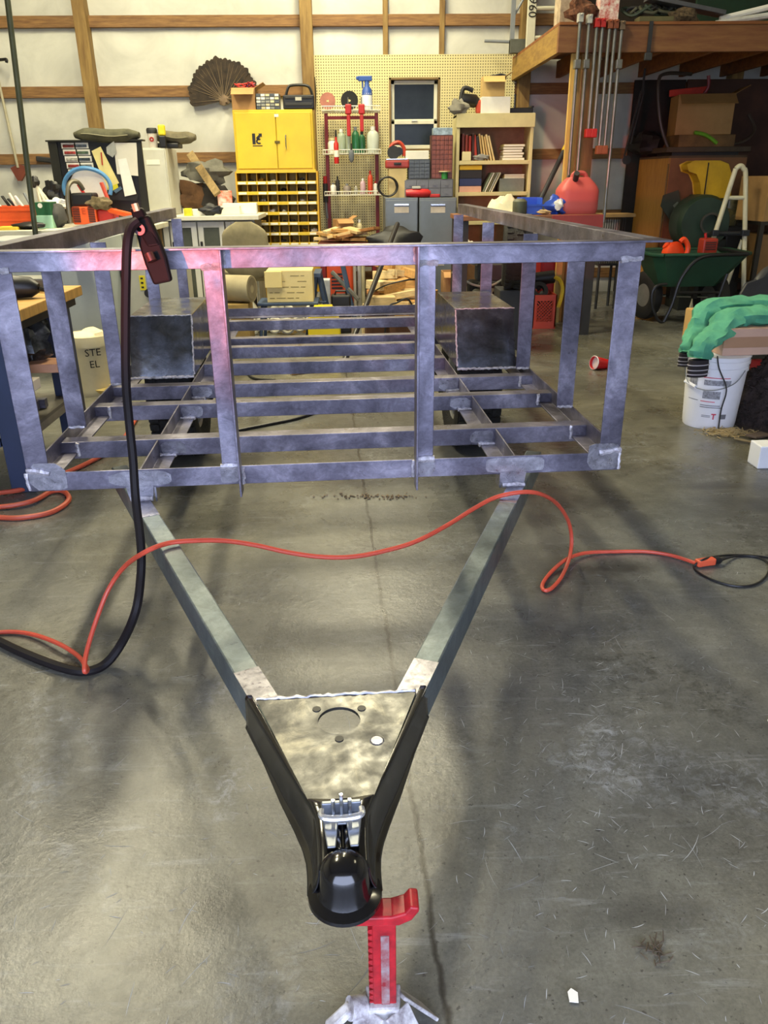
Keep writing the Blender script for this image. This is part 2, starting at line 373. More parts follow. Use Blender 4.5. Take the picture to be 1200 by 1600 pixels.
# top rails: vertical leg hangs from an outward flange
part(MB().extr([(xl-LG,0),(xr+LG,0),(xr+LG,-T),(xr,-T),(xr,-LG),(xl,-LG),(xl,-T),(xl-LG,-T)], (0, yf-T, zt), X, Z, (0,T,0)).box(xl-LG, xr+LG, yf-LG, yf-T, zt-T, zt), 'top_rail')
tr_front = bpy.data.objects['top_rail']
for s, x in ((-1, xl), (1, xr)):
    part(MB().angle((x, yf, zt), (x, yb, zt), X*s, -Z, LG, T), 'top_rail')
# bottom front rail and side rails (angle, vertical leg outside, flange inwards at the bottom)
fb = part(MB().angle((xl, yf, zb), (xr, yf, zb), Z, Y, LG, T), 'bottom_rail')
for s, x in ((-1, xl), (1, xr)):
    part(MB().angle((x, yf+.006, zb+.012), (x, yb, zb+.012), -X*s, Z, LG, T), 'bottom_rail')
part(MB().angle((xl, yb, zb), (xr, yb, zb), Z, -Y, LG, T), 'bottom_rail')
# corner posts of the front
def post(p0, p1, a, b, leg=LG): return part(MB().angle(p0, p1, a, b, leg, T), 'post')
zp0, zp1 = zb+LG-.004, zt-LG+.004
for s, x in ((-1, xl), (1, xr)):
    post((x, yf+.001, zb+LG*.2), (x, yf+.001, zp1), -X*s, Y, .064)
    weld([(x-s*.062, yf-.004, zp1), (x-s*.004, yf-.004, zp1+.002)], .008)
    weld([(x-s*.066, yf-.004, zb+LG), (x-s*.002, yf-.004, zb+LG+.012)], .008)
    weld([(x, yf-.002, zb+.004), (x, yf-.002, zb+LG)], .005)
    patch(x-s*.10 if s > 0 else x+.004, x-.004 if s > 0 else x+.11, zb+.004, zb+LG+.03, yf-.0004)
# two middle posts: one leg in the plane, the other standing proud towards the front
for s, xf in ((-1, -.2560), (1, .2630)):
    p = part(MB().box(xf, xf+s*.054, yf+.001, yf+.007, zb+LG*.5, zp1).box(xf-.003, xf+.003, yf-.052, yf+.007, zb-.022, zt-T), 'post')
    weld([(xf+s*.006, yf-.005, zp1+.002), (xf+s*.056, yf-.005, zp1)], .009, p)
    weld([(xf+s*.006, yf-.005, zb+LG+.004), (xf+s*.056, yf-.005, zb+LG+.002)], .009, p)
    weld([(xf-s*.006, yf-.005, zb+.004), (xf-s*.006, yf-.005, zb+LG)], .006, p)
    weld([(xf-s*.006, yf-.005, zp1+.006), (xf-s*.006, yf-.005, zt-.012)], .004, p)
    patch(min(xf+s*.006, xf+s*.06), max(xf+s*.006, xf+s*.06), zb+.006, zb+LG+.006, yf-.0004, p)
# side posts
for s, x in ((-1, xl), (1, xr)):
    ys = [2.68, 3.30, 4.15, 5.05] if s > 0 else [2.62, 3.22, 4.15, 5.05]
    for y in ys:
        post((x, y, zb+.066), (x, y, zt-LG+.002), -X*s*1.0, Y, .06)
        weld([(x-s*.002, y-.002, zb+.068), (x-s*.012, y-.002, zb+.068), (x-s*.056, y-.003, zb+.070)], .005)
# cross members: top flange towards the front, leg hanging down, faces the camera
zc = zb+LG
for y in (2.50, 2.93, 3.225, 3.62, 3.99, 4.23, 4.78):
    if y in (3.62, 3.99): x0, x1 = -.55, .57
    else: x0, x1 = xl+.004, xr-.004
    c = part(MB().angle((x0, y, zc-.004), (x1, y, zc-.004), Y, -Z, LG, T), 'cross_member')
    if y < 3.3:
        for xx in (xl+.06, xr-.06): weld([(xx, y-.003, zc-.05), (xx, y-.003, zc-.006)], .006, c)
# floor runners (angle, leg up) between the cross members under the fender boxes
for s in (-1, 1):
    xr_ = -.555 if s < 0 else .575
    r = part(MB().angle((xr_, yf+.008, zc-.062), (xr_, 4.9, zc-.062), X*s*-1, Z, .056, .005), 'floor_runner')
    for y in (2.50, 2.93, 3.225):
        b_ = patch(xr_-.09 if s > 0 else xr_+.01, xr_-.01 if s > 0 else xr_+.09, zc-.055, zc-.012, y-.0005, r)
        weld([(xr_-s*.005, y-.006, zc-.058), (xr_-s*.06, y-.006, zc-.058)], .007, r)
# wheel boxes
BX = {-1: (-.818, -.553), 1: (.585, .845)}
for s in (-1, 1):
    x0, x1 = BX[s]; z0, z1 = zc+.002, .685; yA, yB, yC, yD = 3.36, 3.45, 4.0, 4.25
    bxo = part(MB().extr([(yA, z0), (yB, z1), (yC, z1), (yD, z0)], (x0, 0, 0), Y, Z, (x1-x0, 0, 0)), 'fender_box', PLATE, bevel=.003)
    e = x1 if s < 0 else x0
    weld([(e, yA, z0+.01), (e, yB-.002, z1-.004)], .0035, bxo); weld([(x0, yA-.004, z0), (x1, yA-.004, z0)], .0055, bxo)
    weld([(x0, yB-.002, z1), (x1, yB-.002, z1)], .0025, bxo)
# axle, tyres with rims
TREAD = M('#131315', .75, var=.25, scale=60, bump=.5, bs=90)
for s in (-1, 1):
    cx, cy, R = s*.69+.011, 3.675, .295; wd = .105
    prof = [(.165,-wd*.75),(.20,-wd*.95),(.25,-wd),(.279,-wd*.93),(.291,-wd*.7),(R,-wd*.3),(R,wd*.3),(.291,wd*.7),(.279,wd*.93),(.25,wd),(.20,wd*.95),(.165,wd*.75),(.165,-wd*.75)]
    ty = part(MB().lathe(prof, (cx, cy, R), 48, (1,0,0)), 'tyre', TREAD, smooth=True)
    tb = MB()
    for k in range(44):
        a = 2*math.pi*k/44
        for q, off in ((-.075, 0), (-.027, .07), (.027, 0), (.075, .07)):
            p = Vector((cx+q, cy+math.cos(a+off)*(R+.002), R+math.sin(a+off)*(R+.002)))
            if p.z < .012: continue
            o0 = len(tb.v); tb.obox(p, (.04, .008, .03), (a+off, 0, 0))
    tb.build('tread_block', TREAD, ty, kind='stuff')
    rim = part(MB().lathe([(.03,-.03),(.14,-.03),(.15,-.075),(.168,-.082),(.168,.082),(.15,.075),(.14,.0),(.03,.0)], (cx, cy, R), 32, (1,0,0)), 'rim', M('#b9bbbd', .4, metal=.6, var=.05), smooth=True)
    # leaf spring and shackle plate inboard of the tyre
    sx = s*.545+.011
    sp = MB()
    for j in range(3):
        sp.tube(spline([(sx, cy-.33+.08*j, .345-.004*j), (sx, cy-.15, .30-.01*j), (sx, cy, .285-.01*j), (sx, cy+.15, .30-.01*j), (sx, cy+.33-.08*j, .345-.004*j)], 5), .010, 4)
    part(sp, 'leaf_spring', DARK)
    part(MB().box(sx-.03, sx+.03, cy-.36, cy-.30, .315, zc-.06), 'spring_hanger', STEEL)
part(MB().tube([(-.6, 3.675, .295), (.62, 3.675, .295)], .032, 16), 'axle', BLACK, smooth=True)
# tongue beams running under the front rail
TONG = steel('tongue_steel', '#4d575b', '#6f7a7e', '#8d9597', .36, .6, sc=3)
ztg = .345
for s in (-1, 1):
    A = Vector((s*.0813+.001, 1.0, ztg-.038)); B = Vector((s*.725+.011, 2.50, ztg-.038)); d = (B-A).normalized(); nrm = d.cross(Z).normalized()*s
    # outer top edge passes through A, B
    off = -nrm*.026
    tb = part(MB().bar(A+off, B+off, .052, .076), 'tongue_beam', TONG, bevel=.004)
    mid = A+off+d*.06+Z*.0385
    patch_ = MB()
    for f0, f1 in ((.185, .30), (1.15, 1.30)):
        a, b_ = A+off+d*f0+Z*.0381, A+off+d*f1+Z*.0381
        patch_.bar(a, b_, .050, .0012)
    patch_.build('ground_patch', GROUND, tb, kind='stuff')
    # hanger bracket between front rail and beam
    p = A+off+d*((yf-.03-A.y)/d.y)
    hb = part(MB().extr([(-.036,0),(.03,0),(.036,.05),(-.045,.05)], (p.x, yf-.001, zb-.045), X, Z, (0,.006,0)).box(p.x-.045*s if s>0 else p.x+.036, p.x-.039*s if s>0 else p.x+.042, yf, yf+.05, zb-.045, zb+.005), 'hanger_bracket', GROUND)
    weld([(p.x-.036, yf-.006, ztg+.004), (p.x+.03, yf-.006, ztg+.004)], .008, hb)
    patch(p.x-.09, p.x+.09, zb+.006, zb+LG-.004, yf-.0004, hb)
# coupler: polished A-frame plate, black channel nose with ball dome, lip, latch
PA = M('#0c0c0f', .16, var=.05, spec=.6, coat=.4)
cp = MB()
W0, W1, y0, y1, zpz = .146, .050, 1.183, .925, ztg+.004
N = 28; hole = (.002, 1.112, .037)
outer = []
tri = [(-W0, y0), (W0, y0), (W1, y1), (-W1, y1)]
for i in range(N):                    # ring between the round hole and the plate outline
    a = 2*math.pi*i/N; dx, dy = math.cos(a), math.sin(a); best = 9
    for k in range(4):
        (ax, ay), (bx, by) = tri[k], tri[(k+1)%4]
        ex, ey = bx-ax, by-ay; det = dx*(-ey)+dy*ex
        if abs(det) < 1e-9: continue
        tt = ((ax-hole[0])*(-ey)+(ay-hole[1])*ex)/det; uu = (dx*(ay-hole[1])-dy*(ax-hole[0]))/det
        if tt > 0 and -1e-6 <= uu <= 1+1e-6: best = min(best, tt)
    outer.append((hole[0]+dx*best, hole[1]+dy*best))
for (cx_, cy_) in tri:                # snap nearest ring points to the corners
    k = min(range(N), key=lambda q: (outer[q][0]-cx_)**2+(outer[q][1]-cy_)**2); outer[k] = (cx_, cy_)
vs = []
for z in (zpz, zpz-.006):
    vs += [(hole[0]+hole[2]*math.cos(2*math.pi*i/N), hole[1]+hole[2]*math.sin(2*math.pi*i/N), z) for i in range(N)]
    vs += [(x, y, z) for x, y in outer]
fs = []
for i in range(N):
    j = (i+1) % N
    fs += [(i, N+i, N+j, j), (2*N+i, 2*N+j, 3*N+j, 3*N+i), (i, j, 2*N+j, 2*N+i), (N+i, 3*N+i, 3*N+j, N+j)]
cp.add(vs, fs)
CO = part(cp, 'coupler_plate', GPLATE)
for bx_, by_ in ((-.037,1.146), (.043,1.141), (.001,1.062)):
    MB().lathe([(.0,.001),(.0075,.001),(.0085,-.004)], (bx_, by_, zpz+.0005), 14).build('bolt_hole', BLACK, CO)
for bx_, by_ in ((.064,1.052),):
    MB().lathe([(.0,.0018),(.010,.0015),(.0125,.0)], (bx_, by_, zpz), 16).build('plug_weld', GROUND, CO)
weld([(-W0, y0+.002, zpz), (W0, y0+.002, zpz)], .003, CO, GROUND)
# coupler body: one bent shell from the rear of the plate to the nose, flanks flaring into a rolled lip
def lerp_tab(tab, y):
    for (ya, va), (yb_, vb) in zip(tab[:-1], tab[1:]):
        if ya >= y >= yb_: return va+(vb-va)*(ya-y)/(ya-yb_)
    return tab[-1][1] if y < tab[-1][0] else tab[0][1]
TOPW = [(1.20,.1675),(1.10,.1255),(1.0,.083),(.925,.050),(.905,.043),(.89,.038),(.84,.0345),(.800,.0345)]
LIPW = [(1.20,.172),(1.10,.133),(1.00,.099),(.93,.074),(.89,.061),(.86,.055),(.83,.0525),(.800,.0525)]
LIPZ = [(1.20,-.074),(1.0,-.074),(.90,-.066),(.85,-.058),(.800,-.056)]
TOPZ = [(1.20,-.002),(.93,-.002),(.915,.004),(.89,.003),(.86,.001),(.83,-.004),(.800,-.008)]
def shell(s):
    def fn(u, v):
        yy = 1.20-.400*u; a, b_, zl_, zt_ = lerp_tab(TOPW,yy), lerp_tab(LIPW,yy), lerp_tab(LIPZ,yy), lerp_tab(TOPZ,yy)
        if v < .2: x, z = a*.9*v/.2 if yy < .925 else a*(.93+.05*v/.2), zt_
        elif v < .3: q = (v-.2)/.1; x, z = (a*.9 if yy < .925 else a*.98)+(a-(a*.9 if yy < .925 else a*.98))*q, zt_-.006*q*q
        elif v < .8: q = (v-.3)/.5; x, z = a+max(0,b_-a-.010*min(1,(b_-a)/.02))*(.25*q+.75*q**2.6), zt_-.006+(zl_-zt_+.012)*q
        else: q = (v-.8)/.2; lw = .010*min(1,(b_-a)/.02); x, z = b_-lw+lw*q, zl_+.006-.006*q
        return (s*x, yy, zpz+z)
    return fn
for s in (-1, 1):
    part(MB().grid(shell(s), 34, 20), 'coupler_body', PA, smooth=True, solid=.003)
dome = []
for i in range(9): a = i/8*math.pi/2; dome.append((.0335*math.sin(a), .026*math.cos(a)-.012))
dome += [(.0345,-.020),(.0355,-.038),(.039,-.047),(.046,-.050),(.052,-.052),(.0525,-.058),(.048,-.060)]
part(MB().lathe(dome, (0, .800, zpz), 36), 'ball_socket', PA, smooth=True)
ZINC = M('#8f949c', .38, metal=.8, var=.1)
# latch of zinc plate with a pin lever
lt = part(MB().box(-.029, .029, .884, .891, zpz+.004, zpz+.030).extr([(-.030,0),(.030,0),(.022,-.062),(.010,-.062),(.006,-.02),(-.006,-.02),(-.010,-.062),(-.022,-.062)], (0, .884, zpz+.007), X, Y, (0,0,.004)), 'latch_bracket', ZINC, bevel=.0015)
MB().tube(spline([(-.029,.878,zpz+.024),(-.027,.864,zpz+.024),(0,.860,zpz+.024),(.027,.864,zpz+.024),(.029,.878,zpz+.024)],5), .005, 8).build('latch_lever', M('#e4e6ea',.25,metal=.8,var=.03), lt, smooth=True)
for x in (-.012, 0, .012): MB().tube([(x,.876,zpz+.012),(x,.876,zpz+(.044 if x else .054))], .0028, 8).build('latch_pin', CHROME, lt, smooth=True)
TW = Matrix.Rotation(TRAILER_TURN, 4, 'Z')     # trailer axes -> shop axes
# ------------------------------------------------------------------ small builders for the shop's things
U = random.uniform
def rb(px0, px1, pyt, Y, zb):
    pm = pyt+10; return at(px0, pm, Y=Y).x, at(px1, pm, Y=Y).x, zb, at((px0+px1)/2, pyt, Y=Y).z
def carton(name, label, x0, x1, y0, y1, z0, z1, mat=CARD, rz=0, flaps=True, cat='box', tape=None, group=None):
    cx, cy = (x0+x1)/2, (y0+y1)/2; t = thing(name, label, cat, (cx, cy, z0), group=group)
    def fin(mb, nm, m): return mb.rot(rz, (cx, cy, z0)).build(nm, m, t, bevel=.002)
    w = .005
    if flaps:
        fin(MB().box(x0,x1,y0,y0+w,z0,z1).box(x0,x1,y1-w,y1,z0,z1).box(x0,x0+w,y0+w,y1-w,z0,z1).box(x1-w,x1,y0+w,y1-w,z0,z1).box(x0+w,x1-w,y0+w,y1-w,z0,z0+w), 'body', mat)
        fl = (y1-y0)*.45
        fin(MB().obox((cx, y0-fl*.40, z1-fl*.28), (x1-x0-.01, fl, w), (.6,0,0)), 'flap', mat)
        fin(MB().obox((x1+fl*.35, cy, z1+fl*.2), (fl*.9, y1-y0-.01, w), (0,-.5,0)), 'flap', mat)
    else:
        fin(MB().box(x0,x1,y0,y1,z0,z1), 'body', mat)
        fin(MB().box(x0+.002,x1-.002,y0+.002,y1-.002,z1,z1+.004), 'lid', mat)
    if tape: fin(MB().box(x0-.001,x0+(x1-x0)*tape,y0-.0015,y0+.01,(z0+z1)/2-.025*(z1-z0)/.12,(z0+z1)/2+.025*(z1-z0)/.12), 'tape', M('#a98468',.35,var=.04))
    return t
def bottle(label, x, y, z, r, h, mat, cap=None, group=None, cat='bottle', name='bottle', neck=.35):
    t = thing(name, label, cat, (x,y,z), group=group)
    MB().lathe([(0,0),(r*.94,0),(r,.01),(r,h*.68),(r*.8,h*.78),(r*neck,h*.86),(r*neck,h*.9),(0,h*.9)], (x,y,z), 16).build('body', mat, t, smooth=True)
    MB().lathe([(r*neck*1.2,h*.86),(r*neck*1.2,h),(0,h)], (x,y,z), 12).build('cap', cap or WHITE, t, smooth=True)
    return t
def book(label, x0, x1, y0, y1, z0, z1, mat, tilt=0, group=None, flat=False, name='book'):
    t = thing(name, label, 'book', ((x0+x1)/2, y0, z0), group=group)
    c = ((x0+x1)/2, y0, z0)
    if flat:
        MB().box(x0,x1,y0,y1,z0,z1).rot(tilt, c, 'Z').build('cover', mat, t, bevel=.001); 
        MB().box(x0+.003,x1-.003,y0-.001,y0+.01,z0+.15*(z1-z0),z1-.15*(z1-z0)).rot(tilt, c, 'Z').build('pages', PAPER, t)
    else:
        MB().box(x0,x1,y0,y1,z0,z1).rot(tilt, c, 'Y').build('cover', mat, t, bevel=.001)
        MB().box(x0+.15*(x1-x0),x1-.15*(x1-x0),y0+.004,y1,z0+.003,z1+.001).rot(tilt, c, 'Y').build('pages', PAPER, t)
    return t
def cloth(name, label, cat, x0, x1, y0, y1, z, h, mat, seed=1, group=None, parent=None, n=18):
    r = random.Random(seed); ph = [r.uniform(0,6) for _ in range(6)]
    def fn(u, v):
        e = min(1, 4*min(u,1-u))*min(1, 4*min(v,1-v))
        k = .55+.25*math.sin(u*9+ph[0]+3*v)+.2*math.sin(v*11+ph[1]-4*u)+.12*math.sin(u*23+v*17+ph[2])
        wob = .06*math.sin(v*9+ph[3])+.04*math.sin(u*13+ph[4])
        return (x0+(x1-x0)*(u+.5*wob*(x1>x0)), y0+(y1-y0)*(v+.5*wob), z+.003+h*e*max(.1,k))
    return MB().grid(fn, n, n).build(name, mat, parent, smooth=True, solid=.004, label=label, cat=cat, group=group)
def lump(mb, c, r, seed=0, sc=(1,1,1), amp=.25, n=8):
    rr = random.Random(seed); ph = [rr.uniform(0,6) for _ in range(6)]; o = len(mb.v); mb.ball((0,0,0), 1, n)
    for i in range(o, len(mb.v)):
        q = Vector(mb.v[i]); k = 1+amp*(math.sin(q.x*4+ph[0])*math.sin(q.y*5+ph[1])+.6*math.sin(q.z*6+ph[2]+q.x*3)+.35*math.sin(q.y*11+ph[3]))
        q = q*k*r; mb.v[i] = (c[0]+q.x*sc[0], c[1]+q.y*sc[1], c[2]+q.z*sc[2])
    return mb
def bag(name, label, cat, c, r, mat, seed=0, sc=(1,1,1), amp=.25, group=None):
    return lump(MB(), c, r, seed, sc, amp, 10).build(name, mat, smooth=True, label=label, cat=cat, group=group)
def cable(name, label, cat, pts, r, mat, n=8, group=None, kind=None, parent=None):
    return MB().tube(spline(pts, n), r, 8).build(name, mat, parent, smooth=True, label=label, cat=cat, group=group, kind=kind)

# ================================================================== window wall
# pegboard around the window, holes drawn by its material
def peg_material():
    m = bpy.data.materials.new('pegboard'); m.use_nodes = True; nt = m.node_tree; L = nt.links.new; b = nt.nodes['Principled BSDF']
    tc = nt.nodes.new('ShaderNodeTexCoord'); sx = nt.nodes.new('ShaderNodeSeparateXYZ'); L(tc.outputs['Object'], sx.inputs[0])
    def mth(op, a, b_=None):
        x = nt.nodes.new('ShaderNodeMath'); x.operation = op
        for q, i in ((a,0),(b_,1)):
            if q is None: continue
            if isinstance(q,(int,float)): x.inputs[i].default_value = q
            else: L(q, x.inputs[i])
        return x.outputs[0]
    d = []
    for k in (0, 2):
        f = mth('SUBTRACT', mth('FRACT', mth('DIVIDE', sx.outputs[k], .0254)), .5); d.append(mth('MULTIPLY', f, f))
    hole = mth('LESS_THAN', mth('ADD', d[0], d[1]), .052)
    mx = nt.nodes.new('ShaderNodeMixRGB'); mx.inputs[1].default_value = (*lin(hexc('#d3c893')),1); mx.inputs[2].default_value = (*lin(hexc('#4a3f24')),1)
    L(hole, mx.inputs[0]); L(mx.outputs[0], b.inputs['Base Color']); b.inputs['Roughness'].default_value = .6
    return m
PEG = peg_material()
YP = YW-.06
px0_, px1_, _, pz1 = rect(487, 85, 806, 120, YP)
wx0, wx1, wz0, wz1 = rect(608, 121, 687, 236, YP)
t = thing('pegboard', 'cream perforated hardboard panel on the wall around the small window', 'pegboard', ((px0_+px1_)/2, YP, .5))
for a in ((px0_, wx0, .45, pz1), (wx1, px1_, .45, pz1), (wx0, wx1, wz1, pz1), (wx0, wx1, .45, wz0)):
    MB().box(a[0], a[1], YP, YP+.018, a[2], a[3]).build('panel', PEG, t)
W = MB().box(wx0,wx0+.02,YP-.006,YP+.1,wz0,wz1).box(wx1-.02,wx1,YP-.006,YP+.1,wz0,wz1).box(wx0,wx1,YP-.006,YP+.1,wz1-.02,wz1).box(wx0,wx1,YP-.02,YP+.1,wz0,wz0+.02).build('window_1', M('#7a6238',.6), kind='structure', bevel=.002)
zmid = at(645, 190, Y=YP).z
PANE = M('#20272b', .3, var=.3, scale=5, spec=.3)
sf = MB(); x0, x1 = wx0+.022, wx1-.022
for (za, zb_, yy) in ((zmid-.01, wz1-.022, YP+.05), (wz0+.022, zmid+.012, YP+.025)):
    sf = MB().box(x0,x0+.035,yy,yy+.03,za,zb_).box(x1-.035,x1,yy,yy+.03,za,zb_).box(x0,x1,yy,yy+.03,zb_-.035,zb_).box(x0,x1,yy,yy+.03,za,za+.035).build('window_sash', M('#d8d4bd',.5,var=.05), W, bevel=.003)
    MB().box(x0+.03,x1-.03,yy+.012,yy+.018,za+.03,zb_-.03).build('window_pane', PANE, sf)
MB().box((x0+x1)/2-.03,(x0+x1)/2+.03,YP+.012,YP+.026,zmid+.006,zmid+.02).build('latch', WHITE, W)

# turkey tail fan hung on the girt
c = at(350, 156, Y=YW-.07); FEA = M('#3b2e20', .8, var=.35, scale=14, col2='#1b140e'); TIP = M('#2c2118', .85, var=.3, scale=20)
t = thing('feather_fan', 'spread dark brown turkey tail feather fan hung on the wall', 'feather fan', c)
NF = 27
for k in range(NF):
    a = math.radians(-4+188*k/(NF-1)); Lf = .355*(1+.06*math.sin(a))*U(.96,1.04)
    d = Vector((math.cos(a), 0, math.sin(a))); n_ = Vector((-math.sin(a), 0, math.cos(a))); pts = []
    prof = [(0,.008),(.25,.018),(.6,.032),(.85,.036),(.93,.034),(.97,.022),(1.0,.006)]
    yy = -.002*(k%3)-.004*math.sin(k)
    pl = [c+d*(Lf*q)+n_*w_ for q,w_ in prof]+[c+d*(Lf*q*(1-.015*(i%2)))-n_*w_ for i,(q,w_) in enumerate(reversed(prof))]
    mb = MB(); nn = len(pl)
    mb.add([(p.x,p.y+yy,p.z) for p in pl]+[(p.x,p.y+yy+.003,p.z) for p in pl], [tuple(range(nn)), tuple(range(2*nn-1,nn-1,-1))]+[(i,(i+1)%nn,(i+1)%nn+nn,i+nn) for i in range(nn)])
    f = mb.build('feather', FEA, t)
    MB().tube([(c.x,c.y+yy-.003,c.z), tuple(Vector((c.x,c.y+yy-.003,c.z))+d*Lf*.9)], [.004,.001], 5).build('quill', M('#7c6a50',.6), f)
lump(MB(), (c.x, c.y-.01, c.z-.005), .04, 3, (1.2,.4,1)).build('feather_base', M('#84705a',.9,var=.3), t, smooth=True)

# yellow steel cabinet over a parts-bin rack
YC = 8.45
x0, x1, zc0, zc1 = rect(366, 171, 490, 267, YC); xm = (x0+x1)/2
t = thing('storage_cabinet', 'yellow two-door steel cabinet with a black arrow emblem on the left door', 'cabinet', (xm, YC, zc0))
MB().box(x0,x1,YC+.012,YC+.42,zc0,zc1).build('body', YELLOW, t, bevel=.006)
dz0, dz1 = zc0+.02, zc1-.025; gap = x0+(x1-x0)*.535
dl = MB().box(x0+.02,gap-.003,YC-.006,YC+.012,dz0,dz1).build('door', YELLOW, t, bevel=.004)
dr = MB().box(gap+.003,x1-.02,YC-.006,YC+.012,dz0,dz1).build('door', YELLOW, t, bevel=.004)
hz = at(440, 222, Y=YC).z
MB().tube(spline([(gap+.09,YC-.006,hz+.06),(gap+.09,YC-.03,hz+.05),(gap+.09,YC-.03,hz-.05),(gap+.09,YC-.006,hz-.06)],4), .006, 8).build('handle', CHROME, dr, smooth=True)
MB().box(gap-.02,gap+.03,YC-.016,YC-.006,hz-.01,hz+.012).build('latch', M('#6b5a20',.4,metal=.5), dr, bevel=.002)
MB().box(gap-.01,gap+.03,YC-.008,YC-.005,dz1-.04,dz1-.015).build('sticker', PAPER, dr)
# emblem: black block with an arrow and a C cut in yellow
lx, lz = at(402, 217, Y=YC).x, at(402, 217, Y=YC).z; e = .095/2; yq = YC-.0075
BK = M('#151310',.5,var=0)
em = MB(); 
em.box(lx-e, lx-e+.03, yq-.001, yq+.001, lz-e, lz+e)
em.extr([(-.012,.008),(.02,.038),(.012,.047),(.047,.047),(.047,.012),(.038,.022),(.006,-.01)], (lx,yq-.001,lz), X, Z, (0,.002,0))
ring = [(math.cos(a)*.03+.016, math.sin(a)*.026-.022) for a in [math.radians(50+26*i) for i in range(11)]]
inn = [(math.cos(a)*.014+.016, math.sin(a)*.011-.022) for a in [math.radians(50+26*i) for i in range(10,-1,-1)]]
em.extr(ring+inn, (lx,yq-.001,lz), X, Z, (0,.002,0))
em.build('emblem', BK, dl)
MB().box(lx-e, lx+e, yq-.0005, yq+.001, lz-e-.018, lz-e-.010).build('emblem_caption', BK, dl)
# rack of open bins
rz1 = zc0-.004; rows = [at(430, y, Y=YC-.03).z for y in (267,285,301,317,333,349,365,381,397)]
t = thing('bin_rack', 'yellow steel rack of open parts bins below the yellow cabinet', 'bin rack', (xm, YC, 0))
BIN = M('#4a3a14', .6, var=.2); rx0, rx1 = x0-.0, x1+.012; yf_, yb_ = YC-.03, YC+.30
MB().box(rx0-.016,rx0,yf_,yb_,0,rz1).box(rx1,rx1+.016,yf_,yb_,0,rz1).box(rx0,rx1,yb_-.01,yb_,rows[-1],rz1).build('carcass', M('#c79a17',.5,var=.1), t)
MB().box(rx0,rx1,yf_+.01,yb_-.01,.06,rows[-1]-.012).build('base', M('#c79a17',.5,var=.1), t)
cw = (rx1-rx0)/8
for j, z in enumerate(rows):
    sh = MB().box(rx0,rx1,yf_,yb_-.01,z-.012,z-.004).box(rx0,rx1,yf_-.004,yf_+.004,z-.018,z+.012).build('bin_shelf', YELLOW, t)
    if j and j < 9:
        for k in range(8):
            if random.random() < .72: MB().box(rx0+cw*k+.01,rx0+cw*(k+1)-.012,yf_-.006,yf_-.0035,z-.014,z+.006).build('bin_label', PAPER, sh)
for k in range(1, 8):
    MB().box(rx0+cw*k-.002,rx0+cw*k+.002,yf_+.004,yb_-.01,rows[-1],rz1).build('bin_divider', M('#b98f16',.5,var=.1), t)
kinds = [('silver metal fitting', M('#a9a9a4',.35,metal=.7)), ('white plastic fitting', WHITE), ('dark hose fitting', DARK), ('brass fitting', M('#b08a3a',.35,metal=.8))]
for j in range(1, 8):
    for k in range(8):
        if random.random() > (.25 if j < 3 else .6): continue
        nm, mm = random.choice(kinds); xx = rx0+cw*(k+.5)+U(-.02,.02); zz = rows[j]-.004
        mb = MB(); ra = U(.014,.024); ax = Vector((U(-1,1),U(-.6,.6),0)).normalized()
        mb.lathe([(ra*.5,-ra*1.4),(ra,-ra*1.3),(ra,-ra*.2),(ra*.7,0),(ra*.7,ra*1.2),(ra*.45,ra*1.3),(ra*.5,-ra*1.4)], (xx, yf_+.05+U(0,.05), zz+ra+.001), 10, ax)
        mb.build('pipe_fitting', mm, smooth=True, label='%s in yellow bin row %s from the top, column %s' % (nm, ['zero','one','two','three','four','five','six','seven'][j], ['one','two','three','four','five','six','seven','eight'][k]), cat='fitting', group='fittings in the yellow bins')
# things on top of the yellow cabinet
zt_ = zc1+.001
a = rb(361, 398, 137, YC+.02, zt_); carton('cardboard_box', 'open brown cardboard box holding red wire on the yellow cabinet', a[0], a[1], YC+.03, YC+.28, zt_, a[3]-.0)
bx = (a[0]+a[1])/2
for k in range(5):
    pts = [(bx+U(-.1,.12), YC+.12+U(-.06,.08), a[3]+U(-.03,.05)) for _ in range(7)]
    cable('wire_coil', ['tangled red wire','purple wire','looped red wire','thin red wire','red braided wire'][k]+' spilling from the box on the yellow cabinet', 'wire', pts, .006, [RED, M('#4b3566',.5), RED, M('#d0342c',.5), M('#8d1b28',.5)][k], 6, group='wires in the cabinet-top box')
a = rb(400, 436, 146, YC+.02, zt_); t = thing('drawer_organizer', 'small beige and grey drawer organizer on the yellow cabinet', 'organizer', ((a[0]+a[1])/2, YC+.05, zt_))
MB().box(a[0],a[1],YC+.03,YC+.2,zt_,a[3]).build('body', M('#5c6068',.5), t)
for i in range(5):
    for j in range(5):
        w_, h_ = (a[1]-a[0])/5, (a[3]-zt_)/5
        MB().box(a[0]+w_*i+.004,a[0]+w_*(i+1)-.004,YC+.018,YC+.03,zt_+h_*j+.004,zt_+h_*(j+1)-.004).build('drawer', random.choice([PAPER, M('#c9c19a',.5), M('#4d545c',.5), M('#8d8f88',.5)]), t)
a = rb(442, 491, 148, YC+.02, zt_); t = thing('tool_case', 'black plastic tool case with a top handle on the yellow cabinet', 'case', ((a[0]+a[1])/2, YC+.1, zt_))
MB().box(a[0],a[1],YC+.02,YC+.14,zt_,a[3]).build('shell', BLACK, t, bevel=.012)
for k in range(2): MB().box(a[0]+.02,a[1]-.02,YC+.010,YC+.022,zt_+.03+.06*k,zt_+.055+.06*k).build('rib', DARK, t, bevel=.004)
MB().box((a[0]+a[1])/2-.03,(a[0]+a[1])/2+.03,YC+.008,YC+.02,a[3]-.05,a[3]-.02).build('latch', M('#c7c4b4',.5), t)
hx0, hx1 = a[0]+.02, a[1]-.02
